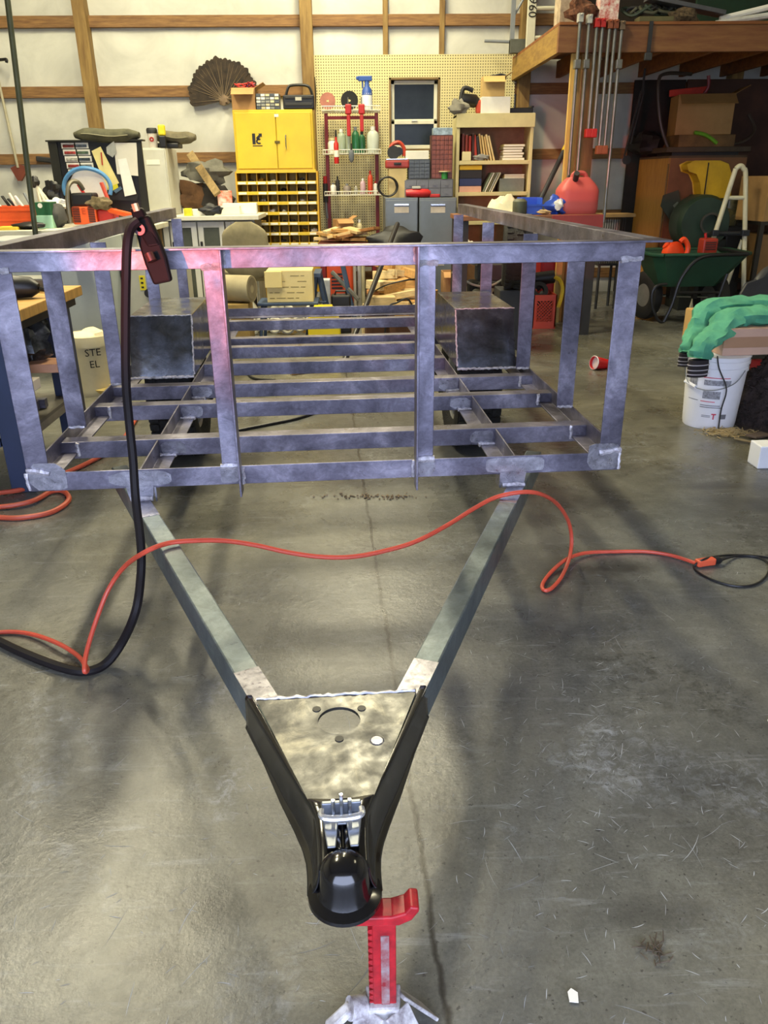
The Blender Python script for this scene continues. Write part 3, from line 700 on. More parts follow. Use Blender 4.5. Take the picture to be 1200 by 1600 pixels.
MB().tube(spline([(hx0,YC+.08,a[3]-.03),(hx0+.03,YC+.08,a[3]+.06),(hx0+.07,YC+.08,a[3]+.085),(hx1-.07,YC+.08,a[3]+.085),(hx1-.02,YC+.08,a[3]+.06),(hx1+.01,YC+.08,a[3]-.03)],5), .013, 8).build('handle', BLACK, t, smooth=True)

# red-post wire shelf on the pegboard
YS = 8.62; REDP = M('#7d1c1c',.5,var=.15); WIRE = M('#d9d7c6',.45,var=.05)
ux0, ux1 = at(511, 260, Y=YS).x, at(590, 260, Y=YS).x; zs_ = [at(550, y, Y=YS-.1).z for y in (172, 240, 305)]
t = thing('wire_shelf', 'white wire shelf rack on dark red posts against the pegboard', 'shelf', ((ux0+ux1)/2, YS, .4))
for xx in (ux0, ux1): MB().box(xx-.018,xx+.018,YS+.22,YS+.255,.3,zs_[0]+.02).build('post', REDP, t, bevel=.002)
MB().box(ux0,ux1,YS+.235,YS+.25,zs_[0]-.06,zs_[0]-.03).build('cross_bar', REDP, t)
MB().box(ux0,ux1,YS+.235,YS+.25,.32,.36).build('cross_bar', REDP, t)
for z in zs_:
    sh = MB()
    for k in range(5): sh.tube([(ux0-.03,YS-.09+.075*k,z),(ux1+.03,YS-.09+.075*k,z)], .005, 6)
    sh.tube([(ux0-.03,YS-.10,z+.035),(ux1+.03,YS-.10,z+.035)], .005, 6)
    for k in range(25):
        xx = ux0-.03+(ux1-ux0+.06)*k/24; sh.tube([(xx,YS-.10,z+.035),(xx,YS-.10,z-.004),(xx,YS+.22,z-.004)], .003, 5)
    s_ = sh.build('wire_deck', WIRE, t)
def sxp(px, z=1.5): return at(px, 240, Y=YS).x
zz = zs_[0]+.006
MB().lathe([(.012,-.003),(.075,-.003),(.075,.003),(.012,.003),(.012,-.003)], (sxp(515), YS-.05, zz+.078), 28, (0,1,.15)).build('cutting_disc', M('#c2806c',.6,var=.15), label='red and grey cutting disc pack leaning on the top wire deck', cat='disc', smooth=True)
MB().lathe([(.012,-.003),(.085,-.003),(.085,.003),(.012,.003),(.012,-.003)], (sxp(548), YS+.06, zz+.09), 28, (0,1,.2)).build('grinding_wheel', M('#2a2a2c',.8), label='black round grinding wheel leaning on the top wire deck', cat='disc', smooth=True)
x_ = sxp(575); t = thing('spray_bottle', 'white bottle with a blue trigger sprayer on the top wire deck', 'bottle', (x_, YS, zz))
MB().lathe([(0,0),(.05,0),(.052,.02),(.052,.14),(.04,.18),(.02,.2),(0,.2)], (x_,YS,zz), 18).build('body', M('#dfe4ea',.4,var=.03), t, smooth=True)
MB().lathe([(.054,.13),(.045,.18),(.022,.21),(.022,.25),(0,.25)], (x_,YS,zz), 16).build('collar', BLUE, t, smooth=True)
MB().box(x_-.085,x_+.05,YS-.02,YS+.02,zz+.25,zz+.295).box(x_-.05,x_-.035,YS-.008,YS+.008,zz+.19,zz+.26).box(x_-.105,x_-.08,YS-.026,YS+.026,zz+.262,zz+.29).build('trigger', BLUE, t, bevel=.006)
for i, (px, L_, m_) in enumerate(((546,.26,RED),(566,.22,RED),(526,.24,M('#c01f1a',.4)),)):
    x_ = sxp(px); zt0 = (zs_[0]+.03) if i < 2 else zs_[1]+.15
    t = thing('bar_clamp', ['red hand clamp hanging from the middle of the top wire deck','short red hand clamp hanging beside the blue sprayer','red fire extinguisher shaped caulk tube hanging on the wire rack'][i], 'clamp' if i < 2 else 'tube', (x_, YS-.12, zt0-L_))
    if i < 2:
        MB().box(x_-.018,x_+.018,YS-.14,YS-.11,zt0-L_,zt0-.07).build('handle', m_, t, bevel=.008)
        MB().box(x_-.03,x_+.03,YS-.145,YS-.105,zt0-.07,zt0+.02).build('jaw', m_, t, bevel=.01)
        MB().tube([(x_,YS-.115,zt0-.02),(x_,YS-.115,zt0+.08)], .006, 6).build('bar', CHROME, t)
    else:
        MB().lathe([(0,0),(.022,0),(.024,.01),(.024,.18),(.012,.2),(.01,.24),(0,.24)], (x_,YS-.13,zt0-L_), 14).build('body', m_, t, smooth=True)
        MB().lathe([(.0255,.06),(.0255,.12)], (x_,YS-.13,zt0-L_), 14).build('paper_band', PAPER, t, smooth=True)
        MB().lathe([(.011,.24),(.008,.3),(0,.3)], (x_,YS-.13,zt0-L_), 10).build('nozzle', BLACK, t)
CLR = M('#a9b8a2',.25,var=.05,alpha=.75); zz = zs_[1]+.006
bottle('clear plastic jug on the middle wire deck, left of the green bottles', sxp(534), YS+.02, zz, .045, .22, CLR)
bottle('dark green bottle on the middle wire deck, left one of two', sxp(556), YS+.03, zz, .038, .24, M('#2c6b45',.3,var=.1), M('#7a7f86',.4))
bottle('small green bottle behind the goggles on the middle wire deck', sxp(566), YS+.08, zz, .035, .20, M('#397a50',.3,var=.1), DARK)
bottle('large pale translucent jug at the right end of the middle wire deck', sxp(583), YS+.0, zz, .06, .24, M('#c3cbbd',.35,var=.04))
bottle('white tub at the left end of the middle wire deck', sxp(519), YS+.04, zz, .042, .14, WHITE, CREAM, neck=.7)
bottle('slim clear bottle standing beside the dark green bottle', sxp(545), YS-.03, zz, .026, .27, CLR, WHITE)
x_ = sxp(549); t = thing('scrub_brush', 'grey handled brush hanging from the middle wire deck', 'brush', (x_, YS-.11, zs_[1]-.1))
MB().ball((x_,YS-.12,zs_[1]-.02), .03, 8, (.9,.4,2.1)).build('head', M('#6a7076',.6), t, smooth=True); MB().tube([(x_,YS-.12,zs_[1]),(x_,YS-.12,zs_[1]+.09)], .008, 6).build('handle', DARK, t)
zz = zs_[2]+.006
for px, r, h, m_, cp_, lb in ((519,.03,.11,WHITE,M('#88a',.4) if 0 else GREY,'squat white bottle at the left end of the bottom wire deck'),(526,.022,.17,DARK,BLACK,'black slim bottle on the bottom wire deck'),(541,.04,.10,M('#8b8078',.5),GREY,'brown glass jar in the middle of the bottom wire deck'),(566,.028,.15,M('#c9a8b4',.4),WHITE,'pale pink bottle on the bottom wire deck'),(578,.026,.22,M('#cf4a2a',.4),RED,'tall orange and red bottle on the bottom wire deck'),(586,.022,.12,WHITE,RED,'small white bottle at the right end of the bottom wire deck'),(555,.02,.08,M('#9c9a90',.4),WHITE,'tiny grey bottle on the bottom wire deck')):
    bottle(lb, sxp(px), YS-.01+U(0,.05), zz, r, h, m_, cp_)
cable('hanging_wire', 'thin black cord hanging down the pegboard beside the yellow cabinet', 'cord', [(at(492,y,Y=YP-.03).x+.01*math.sin(y*.05)+.03*max(0,(y-250)/120), YP-.03, at(492,y,Y=YP-.03).z) for y in range(120,380,26)], .005, BLACK)
x_ = at(508,300,Y=8.7).x
t = thing('grease_gun', 'dark grease gun with a red head hanging left of the wire rack', 'grease gun', (x_, 8.8, .9))
z_ = at(508,300,Y=8.7).z
MB().tube([(x_,8.82,z_-.1),(x_,8.82,z_+.08)], .026, 12).build('barrel', DARK, t, smooth=True); MB().tube([(x_,8.82,z_+.08),(x_,8.82,z_+.15)], .02, 12).build('head', RED, t, smooth=True); MB().tube([(x_,8.82,z_-.1),(x_+.01,8.82,z_-.26)], .012, 8).build('rod', GREY, t)

# grey steel two-drawer file cabinets below the window
YG = 8.05
for k, (pa, pb, lb) in enumerate(((602, 653, 'grey steel file cabinet under the window, left of the pair'), (655, 713, 'grey steel file cabinet under the window, beside the bookcase'))):
    x0, x1, z0, z1 = rect(pa, 309, pb, 380, YG); t = thing('file_cabinet', lb, 'file cabinet', ((x0+x1)/2, YG, 0), group='grey file cabinets')
    FG = M('#6f7578', .38, var=.06, metal=.2)
    MB().box(x0,x1,YG+.012,YG+.6,0,z1).build('body', FG, t, bevel=.004)
    hh = (z1-.05)/2
    for j in range(2):
        d = MB().box(x0+.008,x1-.008,YG,YG+.012,.04+hh*j,.04+hh*(j+1)-.012).build('drawer', FG, t, bevel=.003)
        zt0 = .04+hh*(j+1)-.05; xm = (x0+x1)/2
        MB().box(xm-.07,xm+.07,YG-.012,YG,zt0-.01,zt0+.006).build('pull', CHROME, d, bevel=.002)
        MB().box(xm-.07,xm+.07,YG-.003,YG,zt0-.075,zt0-.02).build('label_card', M('#cfc4b6',.7), d)
zg = at(655, 309, Y=YG).z+.001
# small drawer units and tools on the file cabinets
def drawers(label, px0, px1, pyt, Y, zb, nx, ny, body, face, dep=.16, group=None):
    a = rb(px0, px1, pyt, Y, zb); t = thing('parts_drawers', label, 'organizer', ((a[0]+a[1])/2, Y, zb), group=group)
    MB().box(a[0],a[1],Y+.006,Y+dep,zb,a[3]).build('body', body, t)
    w_, h_ = (a[1]-a[0]-.012)/nx, (a[3]-zb-.012)/ny
    for i in range(nx):
        for j in range(ny):
            xx, z_ = a[0]+.006+w_*i, zb+.006+h_*j
            d = MB().box(xx+.002,xx+w_-.002,Y-.006,Y+.02,z_+.002,z_+h_-.002).build('drawer', face, t)
            if w_ > .03: MB().box(xx+w_*.35,xx+w_*.65,Y-.012,Y-.006,z_+h_*.3,z_+h_*.55).build('pull', face, d)
    return a
a1 = drawers('low wide grey drawer unit on the file cabinets', 631, 708, 280, YG+.12, zg, 4, 2, M('#55575c',.5), M('#6d6f74',.4))
a2 = drawers('small dark drawer unit standing on the low grey drawers', 638, 672, 249, YG+.13, a1[3]+.001, 4, 5, M('#3a3f44',.5), M('#565c62',.4))
a3 = drawers('tall rust brown drawer unit beside the bookcase', 674, 708, 211, YG+.16, a1[3]+.001, 5, 9, M('#54281b',.5), M('#8a4a34',.4))
a = rb(634, 670, 236, YG+.14, a2[3]+.001); carton('flat_box', 'flat white box on the small dark drawer unit', a[0], a[1], YG+.14, YG+.28, a2[3]+.001, a[3], M('#e2dfd2',.7,var=.05), flaps=False)
a = rb(677, 707, 200, YG+.16, a3[3]+.001); carton('clear_box', 'pale blue and white plastic box on the rust brown drawers', a[0], a[1], YG+.17, YG+.3, a3[3]+.001, a[3], M('#9fb4c4',.4,var=.3,scale=30), flaps=False)
x0, x1 = at(604,270,Y=YG+.15).x, at(636,270,Y=YG+.15).x; z_ = at(620,282,Y=YG+.15).z
carton('cardboard_carton', 'cream carton under the red saw case beside the drawers', x0+.02, x1-.01, YG+.12, YG+.3, zg, at(620,264,Y=YG+.12).z, M('#cdb781',.7,var=.08), flaps=False)
zq = at(620,264,Y=YG+.12).z+.006
t = thing('saw_case', 'red metal tool case on the cream carton under the window', 'case', ((x0+x1)/2, YG+.15, zq)); MB().box(x0-.01,x1+.02,YG+.11,YG+.3,zq,zq+.075).build('shell', M('#a33a30',.45,var=.1), t, bevel=.015); MB().box((x0+x1)/2-.03,(x0+x1)/2+.04,YG+.095,YG+.11,zq+.03,zq+.05).build('handle', DARK, t, bevel=.004)
zq += .077
t = thing('circular_saw', 'red and black circular saw on the red tool case below the window', 'saw', ((x0+x1)/2, YG+.15, zq))
xm = (x0+x1)/2
MB().tube(spline([(xm-.06,YG+.18,zq+.03),(xm-.05,YG+.18,zq+.12),(xm+.02,YG+.18,zq+.15),(xm+.07,YG+.18,zq+.10),(xm+.07,YG+.18,zq+.03)],5), .018, 8).build('handle', M('#b8402c',.4), t, smooth=True)
MB().lathe([(0,-.02),(.06,-.02),(.06,.02),(0,.02)], (xm-.03,YG+.16,zq+.062), 18, (0,1,0)).build('blade_guard', DARK, t); MB().box(xm-.1,xm+.1,YG+.11,YG+.22,zq,zq+.006).build('base_plate', CHROME, t); MB().tube([(xm+.02,YG+.15,zq+.07),(xm+.02,YG+.28,zq+.07)], .04, 12).build('motor', BLACK, t, smooth=True)
x_ = at(652,290,Y=YG+.05).x; t = thing('power_drill', 'red power tool lying in front of the low grey drawers', 'drill', (x_, YG+.03, zg))
MB().tube([(x_-.11,YG+.05,zg+.04),(x_-.03,YG+.05,zg+.04),(x_+.10,YG+.05,zg+.038),(x_+.13,YG+.05,zg+.036)], [.03,.04,.038,.02], 12).build('body', M('#c22a2c',.4), t, smooth=True); MB().box(x_+.12,x_+.22,YG+.03,YG+.06,zg,zg+.03).build('handle', RED, t, bevel=.008); MB().box(x_-.05,x_+.03,YG+.02,YG+.08,zg+.078,zg+.1).build('battery', M('#b9b7ae',.5), t, bevel=.004)
cable('hose_coil', 'coiled black air hose on the file cabinets beside the cream carton', 'hose', [(at(606,290,Y=YG+.06).x+.085*math.cos(k*.7)*(1+.02*k*.2), YG+.05+.006*(k%5), zg+.10+.085*math.sin(k*.7)) for k in range(34)], .009, BLACK, 3)
x_ = at(697,270,Y=YG+.1).x; t = thing('tape_roll', 'roll of green tape on the low grey drawers', 'tape', (x_, YG+.14, a1[3])); MB().lathe([(.012,0),(.03,0),(.03,.06),(.012,.06),(.012,0)], (x_-.01,YG+.14,a1[3]+.001), 16).build('roll', M('#2f8a3e',.5), t, smooth=True); MB().lathe([(0,.06),(.055,.062),(.055,.07),(0,.07)], (x_-.01,YG+.14,a1[3]+.001), 16).build('cap_disc', CREAM, t)

# cream bookcase
YB = 8.25; x0, x1, _, zt0 = rect(713, 178, 832, 300, YB); zS = [at(770, y, Y=YB).z for y in (256, 305, 350)]; zF = at(770, 199, Y=YB).z
BC = M('#cfc38f', .6, var=.08); yb2 = YB+.32
t = thing('bookcase', 'cream painted wooden bookcase right of the window', 'bookcase', ((x0+x1)/2, YB, 0))
MB().box(x0,x0+.03,YB+.004,yb2,0,zt0).build('side_panel', BC, t, bevel=.002); MB().box(x1-.03,x1,YB+.004,yb2,0,zt0).build('side_panel', BC, t, bevel=.002)
MB().box(x0+.03,x1-.03,yb2-.012,yb2,0,zt0).build('back_panel', M('#8d6a4c',.7), t); MB().box(x0-.006,x1+.006,YB-.012,YB+.004,zF,zt0+.006).build('fascia', BC, t, bevel=.002)
MB().box(x0,x1,YB+.004,yb2,zt0-.02,zt0).build('top_panel', BC, t)
for z in zS+[.12]: MB().box(x0+.03,x1-.03,YB,yb2-.012,z-.005,z+.03 if z > .2 else z+.015).build('shelf', BC, t, bevel=.002)
def bk(px): return at(px, 240, Y=YB+.02).x
z0 = zS[0]+.031
cols = ['#5d1f18','#7c2a1c','#8f2417','#3c1c16','#a33220','#2c2a2c','#c2a063','#d5b877','#caa868','#e0c88e','#d8bf86']
names = ['dark maroon','brown','crimson','near black','bright red','charcoal','tan','cream','sand','pale yellow','ivory']
px = 722
for i, (cc, nm) in enumerate(zip(cols, names)):
    w_ = .022 if i < 6 else .016; xx = bk(px); tilt = 0 if i < 4 else -.10-.03*(i-4)
    book(nm+' upright book on the upper bookcase shelf', xx, xx+w_, YB+.03, YB+.22, z0, z0+.235-.01*(i%3), M(cc,.6,var=.08), tilt, group='upright books on the upper bookcase shelf')
    px += 5.2 if i < 6 else 4.6
for i in range(6):
    cc, nm = [('#d6cdb4','grey cream'),('#e8e4d2','white'),('#a99a72','khaki'),('#efe9d8','bright white'),('#8e8468','drab'),('#c7b67c','straw')][i]
    book(nm+' folder in the flat pile on the upper bookcase shelf', bk(786+i%2), bk(820-(i*3)%5), YB+.03, YB+.24, z0+.024*i, z0+.024*i+.021, M(cc,.8,var=.1), U(-.04,.04), group='flat folders on the upper bookcase shelf', flat=True, name='folder')
xx = bk(722); carton('small_carton', 'small cream carton in front of the books on the upper shelf', xx, xx+.085, YB+.0, YB+.028, z0, z0+.075, CREAM, flaps=False)
bag('grey_glove', 'crumpled grey glove on the upper bookcase shelf', 'glove', (bk(752), YB+.02, z0+.028), .028, M('#8a8a84',.9), 3, (2.6,.7,.8))
z0 = zS[1]+.031
for i, (cc, nm, h_) in enumerate((('#d4a58c','pink',.055),('#26345e','navy blue',.07),('#1f1e20','black',.075),('#d9b021','yellow',.045))):
    carton('flat_case', nm+' flat case in the pile on the lower bookcase shelf', bk(719), bk(754), YB+.02, YB+.24, z0, z0+h_-.006, M(cc,.6,var=.1), flaps=False, cat='case'); z0 += h_
z0 = zS[1]+.031
for i in range(5):
    book('leaning '+['green grey','white','olive','pale grey','cream'][i]+' magazine on the lower bookcase shelf', bk(756+3.4*i), bk(756+3.4*i)+.012, YB+.03, YB+.24, z0, z0+.19, M(['#75806a','#d8d6c8','#6b6a4c','#a9aa9e','#d3caa8'][i],.6), .45, group='leaning magazines on the lower bookcase shelf', name='magazine')
carton('grey_case', 'grey plastic case on the lower bookcase shelf', bk(783), bk(822), YB+.03, YB+.25, z0, z0+.115, M('#77786f',.5), flaps=False, cat='case')
for i in range(3): book(['cream','tan','brown'][i]+' envelope on the grey case in the bookcase', bk(790), bk(822), YB+.04, YB+.2, z0+.12+.013*i, z0+.131+.013*i, M(['#d8c68e','#c09a58','#8d6a3d'][i],.8), U(-.05,.05), flat=True, name='envelope')
z0 = zS[2]+.031
carton('red_tin', 'dull red tin box on the bottom visible bookcase shelf', bk(718), bk(742), YB+.02, YB+.2, z0, z0+.1, M('#8f3a2c',.5,var=.2), flaps=False)
# on top of the bookcase
zq = zt0+.007
a = rb(752, 797, 150, YB+.05, zq); carton('white_carton', 'white shallow carton on top of the bookcase', a[0], a[1], YB+.03, YB+.28, zq, a[3]-.01, WHITE, flaps=False)
a = rb(755, 790, 119, YB+.05, a[3]-.004); carton('brown_carton', 'open brown cardboard box on the white carton above the bookcase', a[0], a[1], YB+.04, YB+.26, a[2], a[3], M('#c4a468',.75,var=.08), rz=-.06)
cable('cable_bundle', 'black and white cable bundle sticking out of the brown box above the bookcase', 'cable', [(a[0]+.02+.2*abs(math.sin(k*.9)), YB+.12+.03*math.cos(k*1.7), a[3]-.03+.05*abs(math.sin(k*1.3))) for k in range(12)], .009, DARK)
t = thing('black_tray', 'long black tray on the right end of the bookcase top', 'tray', (at(815,170,Y=YB).x, YB+.1, zq)); MB().box(at(796,170,Y=YB+.1).x,x1,YB+.08,YB+.28,zq,zq+.05).build('pan', BLACK, t, bevel=.008); MB().box(x1-.02,x1+.005,YB+.08,YB+.28,zq+.05,zq+.065).build('lip', BLACK, t)
x_ = at(733,165,Y=YB).x; t = thing('nail_gun', 'black and orange power tool lying on the bookcase top', 'power tool', (x_, YB+.1, zq))
MB().tube([(x_-.06,YB+.12,zq+.13),(x_+.07,YB+.12,zq+.11),(x_+.11,YB+.12,zq+.10)], [.05,.06,.03], 12).build('motor_body', BLACK, t, smooth=True); MB().box(x_+.08,x_+.14,YB+.08,YB+.16,zq,zq+.12).build('grip', M('#c4462c',.5), t, bevel=.02); MB().tube(spline([(x_-.07,YB+.12,zq+.1),(x_-.04,YB+.12,zq+.22),(x_+.05,YB+.12,zq+.2)],5),.02,8).build('handle', DARK, t, smooth=True)
bag('grey_rag', 'grey rag hanging over the left corner of the bookcase top', 'rag', (at(717,175,Y=YB).x, YB+.02, zq+.05), .075, M('#8e8a7c',.95,var=.3), 5, (1.1,.7,.95), .3)
# ================================================================== left: counter, rack, bench, white cabinet
ZC = .88; YCF, YCB = 6.2, 7.25
cx1 = at(214, 350, Y=YCF).x
t = thing('shop_counter', 'long off-white counter with a plank top along the left side', 'counter', (-3.4, 6.7, 0))
MB().box(XL+.25, cx1, YCF, YCB, ZC-.04, ZC).build('top', M('#cfccb9',.6,var=.12), t, bevel=.004)
MB().box(XL+.3, cx1-.03, YCF+.05, YCF+.08, .0, ZC-.04).build('front_panel', M('#b6b5a6',.6,var=.08), t)
for xx in (XL+.4, -3.6, cx1-.1): MB().box(xx-.04,xx+.04,YCB-.1,YCB-.02,0,ZC-.04).build('leg', POST, t)
def cx(px, Y=6.6): return at(px, 340, Y=Y).x
# orange tool tray with tools standing in it
x0, x1 = cx(-14,6.5), cx(51,6.5); zt0 = at(20, 322, Y=6.5).z
OR = M('#d9541f',.45,var=.12)
t = thing('tool_bin', 'long orange plastic bin of tools at the left end of the counter', 'bin', ((x0+x1)/2, 6.6, ZC))
MB().box(x0,x1,6.5,6.512,ZC,zt0).box(x0,x1,6.72,6.732,ZC,zt0).box(x0,x0+.012,6.512,6.72,ZC,zt0).box(x1-.012,x1,6.512,6.72,ZC,zt0).box(x0+.012,x1-.012,6.512,6.72,ZC,ZC+.01).build('body', OR, t, bevel=.003)
for z in (zt0-.03, ZC+.06): MB().box(x0-.004,x1+.004,6.494,6.5,z-.008,z+.008).build('rib', OR, t, bevel=.002)
for i in range(6):
    xx = x0+.05+(x1-x0-.1)*i/6; m_ = [WHITE, BLACK, M('#e4dfce',.6), DARK, WHITE, GREY][i]
    MB().bar((xx+.1,6.62,ZC+.02),(xx-.06+.03*(i%3),6.62+.02*(i%2),zt0+.05+.02*(i%3)), .03, .012).build('hand_tool', m_, bevel=.003, label=['white','black','cream','dark grey','pale','grey'][i]+' tool handle sticking out of the orange bin', cat='tool', group='tools in the orange bin')
carton('yellow_folder', 'flat yellow folder lying in front of the orange bin', cx(-10,6.3), cx(26,6.3), 6.26, 6.44, ZC, ZC+.018, M('#d9b93a',.6), flaps=False, cat='folder')
bag('black_case', 'flat black tool pouch lying in front of the orange bin', 'pouch', (cx(44,6.35), 6.36, ZC+.028), .03, BLACK, 4, (4.2,2.2,.8), .12)
# pole rod leaning from floor to ceiling in front of the counter
p0, p1 = at(56, 370, Y=6.12), at(11, -6, Y=6.12); dd = (p1-p0)
MB().tube([p0+dd*(-p0.z/dd.z), p0+dd*((CEIL-p0.z)/dd.z)], .019, 10).build('support_pole', M('#3f4436',.5,metal=.4), smooth=True, label='dark steel pole running from floor to ceiling at the left', cat='pole')
t = thing('green_box', 'dark green box with a pale mint lower half on the counter', 'box', (cx(65), 6.5, ZC)); a = rb(55, 79, 316, 6.45, ZC)
zm = ZC+(a[3]-ZC)*.5
MB().box(a[0],a[1],6.45,6.6,zm,a[3]).build('lid', GREEN, t, bevel=.003); MB().box(a[0]-.002,a[1]+.002,6.44,6.6,ZC,zm).build('body', M('#a5d4b9',.6,var=.05), t, bevel=.003); MB().lathe([(0,0),(.018,.001),(.018,0)], (a[0]+.04,6.449,zm+.07), 12, (0,-1,0)).build('emblem', WHITE, t)
bag('black_bag', 'dark grey bag beside the green box on the counter', 'bag', (cx(91), 6.55, ZC+.085), .085, M('#3d3d3c',.7,var=.2), 9, (1,.9,1), .14)
bag('white_rag', 'white crumpled rag beside the green box', 'rag', (cx(86,6.7), 6.75, ZC+.16), .06, WHITE, 8, (1.4,.8,.7), .3)
t = thing('feather_duster', 'white bristled duster with a dark handle behind the green box', 'duster', (cx(60,6.9), 6.95, ZC+.02))
p = at(56, 288, Y=6.95)
for k in range(8): MB().tube([(p.x,6.95,p.z),(p.x+.01+.022*k,6.95-.03*(k%3),ZC+.06)], [.008,.014], 6).build('bristle', M('#d8d4bd',.8), t)
lump(MB(), (p.x-.01,6.95,p.z+.02), .04, 2).build('hub', BLACK, t, smooth=True)
bag('black_helmet', 'black crumpled cap on the wall side of the counter', 'cap', (cx(88,7.0), 7.05, at(88,300,Y=7.05).z), .075, BLACK, 21, (1,.7,1.0), .35)
MB().box(cx(80,7.0),cx(97,7.0),6.98,7.12,ZC,at(88,312,Y=7.05).z).build('black_stand', BLACK, bevel=.01, label='black box under the black cap on the counter', cat='box')
# orange chainsaw / brush cutter engine with tubular handle
ex, ey = cx(132,6.75), 6.78; ez = ZC
t = thing('chainsaw', 'orange and black chainsaw with a tubular front handle on the counter', 'chainsaw', (ex, ey, ez))
a = rb(112, 150, 323, 6.7, ez+.012); MB().box(a[0],a[1],6.70,6.92,ez+.012,a[3]).build('engine_cover', ORANGE, t, bevel=.012)
for k in range(10): MB().box(a[0]+.01,a[0]+.065,6.694,6.70,ez+.03+.013*k,ez+.036+.013*k).box(a[1]-.06,a[1]-.01,6.694,6.70,ez+.03+.013*k,ez+.036+.013*k).build('cooling_slot', BLACK, t)
text('E', ((a[0]+a[1])/2, 6.6975, ez+.11), .07, M('#b8451a',.4,var=0), t)
MB().box(a[0]+.0,a[1]-.02,6.73,6.9,a[3],a[3]+.10).build('air_filter_cover', BLACK, t, bevel=.015)
MB().box(a[1],a[1]+.13,6.72,6.88,ez+.012,a[3]-.02).build('rear_housing', RED, t, bevel=.015)
b0 = Vector((a[1]+.05,6.76,a[3]-.02)); MB().bar(b0, b0+Vector((.30,-.12,-.06)), .045, .04).build('rear_handle', ORANGE, t, bevel=.012)
MB().tube(spline([at(110,348,Y=6.66),at(106,320,Y=6.66),at(106,295,Y=6.68),at(112,284,Y=6.72),at(122,285,Y=6.76),at(130,296,Y=6.8)],6), .017, 8).build('front_handle', M('#6f6a5c',.4,metal=.4), t, smooth=True)
bag('work_glove', 'brown and green work glove on top of the orange chainsaw', 'glove', (cx(160,6.72), 6.72, at(160,318,Y=6.72).z), .055, M('#77694d',.95,var=.4,scale=25), 12, (1.7,.8,.85), .25)
# hard hat like white and blue guard ring, red blade
c = at(136,290,Y=7.0); t = thing('blue_hose_ring', 'coil of blue hose standing behind the chainsaw', 'hose', c)
MB().tube(spline([c+Vector((.19*math.cos(q),.01*math.sin(3*q),.15*math.sin(q)-.02)) for q in [math.radians(d) for d in range(-20,201,20)]],4), .017, 8).build('coil', M('#4f86b8',.4), t, smooth=True)
MB().lathe([(0,0),(.15,.004),(.15,-.004)], (c.x,7.03,c.z-.02), 24, (0,-1,0)).build('white_disc', WHITE, t)
MB().bar(at(122,288,Y=6.98), at(133,305,Y=6.98), .03, .02).build('red_scraper', RED, bevel=.004, label='red scraper standing behind the chainsaw handle', cat='scraper')
MB().bar(at(158,285,Y=6.95), at(170,315,Y=6.95), .05, .02).build('red_lever', M('#d5553f',.5), bevel=.004, label='pale red plastic bar right of the blue hose', cat='bar')
bag('blue_ball', 'round blue plastic cap lying on the right end of the counter', 'cap', (cx(184,6.5), 6.5, ZC+.035), .035, BLUE, 3, (1,1,1), .06)
# black steel display rack with blister packs and hanging papers
YR = 7.15; x0, x1, _, zt0 = rect(82, 221, 226, 320, YR); zt0 = at(150,221,Y=YR).z
RK = M('#26261f',.5,metal=.3)
t = thing('display_rack', 'black steel merchandise rack standing on the back of the counter', 'rack', ((x0+x1)/2, YR, ZC))
MB().box(x0,x0+.07,YR,YR+.03,ZC,zt0).build('upright', RK, t, bevel=.003); MB().box(x1-.06,x1,YR,YR+.03,ZC,zt0).build('upright', RK, t, bevel=.003); MB().box(x0-.01,x1+.02,YR-.02,YR+.07,zt0,zt0+.012).build('top_plate', RK, t); MB().box(x0+.07,x1-.06,YR+.024,YR+.03,ZC+.05,zt0).build('back_panel', BLACK, t)
pc = ['#7d2a2a','#4c5560','#b0413a','#556a52','#b3b0a4','#3d4850','#9c3630','#6c7378']
k = 0
for j in range(5):
    for i in range(2):
        qx0 = at(96+20*i+1.2*j, 235, Y=YR).x; z1 = at(115, 223+10.4*j, Y=YR).z; z0 = at(115, 232+10.4*j, Y=YR).z; qx1 = qx0+.115
        t2 = thing('blister_pack', 'small '+['red','grey','pink red','green','pale','slate','crimson','silver','rose','steel blue'][k]+' blister pack hanging on the black rack', 'blister pack', ((qx0+qx1)/2, YR, z0), group='blister packs on the black rack')
        MB().box(qx0,qx1,YR+.014,YR+.018,z0,z1).build('card', PAPER, t2); MB().box(qx0+.012,qx1-.012,YR+.004,YR+.014,z0+.008,z1-.014).build('blister', M(pc[k%8],.35,var=.4,scale=40), t2, bevel=.004); k += 1
def sheet(label, pts, Y, mat, cat='paper', name='paper_sheet'):
    P = [at(px, py, Y=Y) for px, py in pts]; mb = MB(); n_ = len(P)
    mb.add([(p.x,p.y,p.z) for p in P]+[(p.x,p.y+.003,p.z) for p in P], [tuple(range(n_)), tuple(range(2*n_-1,n_-1,-1))]+[(i,(i+1)%n_,(i+1)%n_+n_,i+n_) for i in range(n_)])
    return mb.build(name, mat, label=label, cat=cat)
sheet('cream narrow pad hanging slanted on the black rack', [(143,236),(157,229),(186,286),(168,297)], YR-.012, M('#e0d28e',.8,var=.1))
sheet('white large paper hanging at the top of the black rack', [(177,223),(213,223),(216,275),(183,272)], YR-.008, M('#d9d6c8',.8,var=.05))
sheet('long white label strip hanging slanted over the white paper', [(184,249),(197,247),(213,303),(195,307)], YR-.018, WHITE)
sheet('clear plastic bag with a ring hanging on the black rack', [(166,230),(178,220),(182,238),(176,246),(167,240)], YR-.022, M('#a9aba4',.3,var=.2), 'bag', 'plastic_bag')
sheet('black sleeve hanging low on the black rack', [(160,275),(190,270),(216,305),(214,314),(170,312)], YR-.006, M('#1b1c22',.6), 'sleeve', 'sleeve')
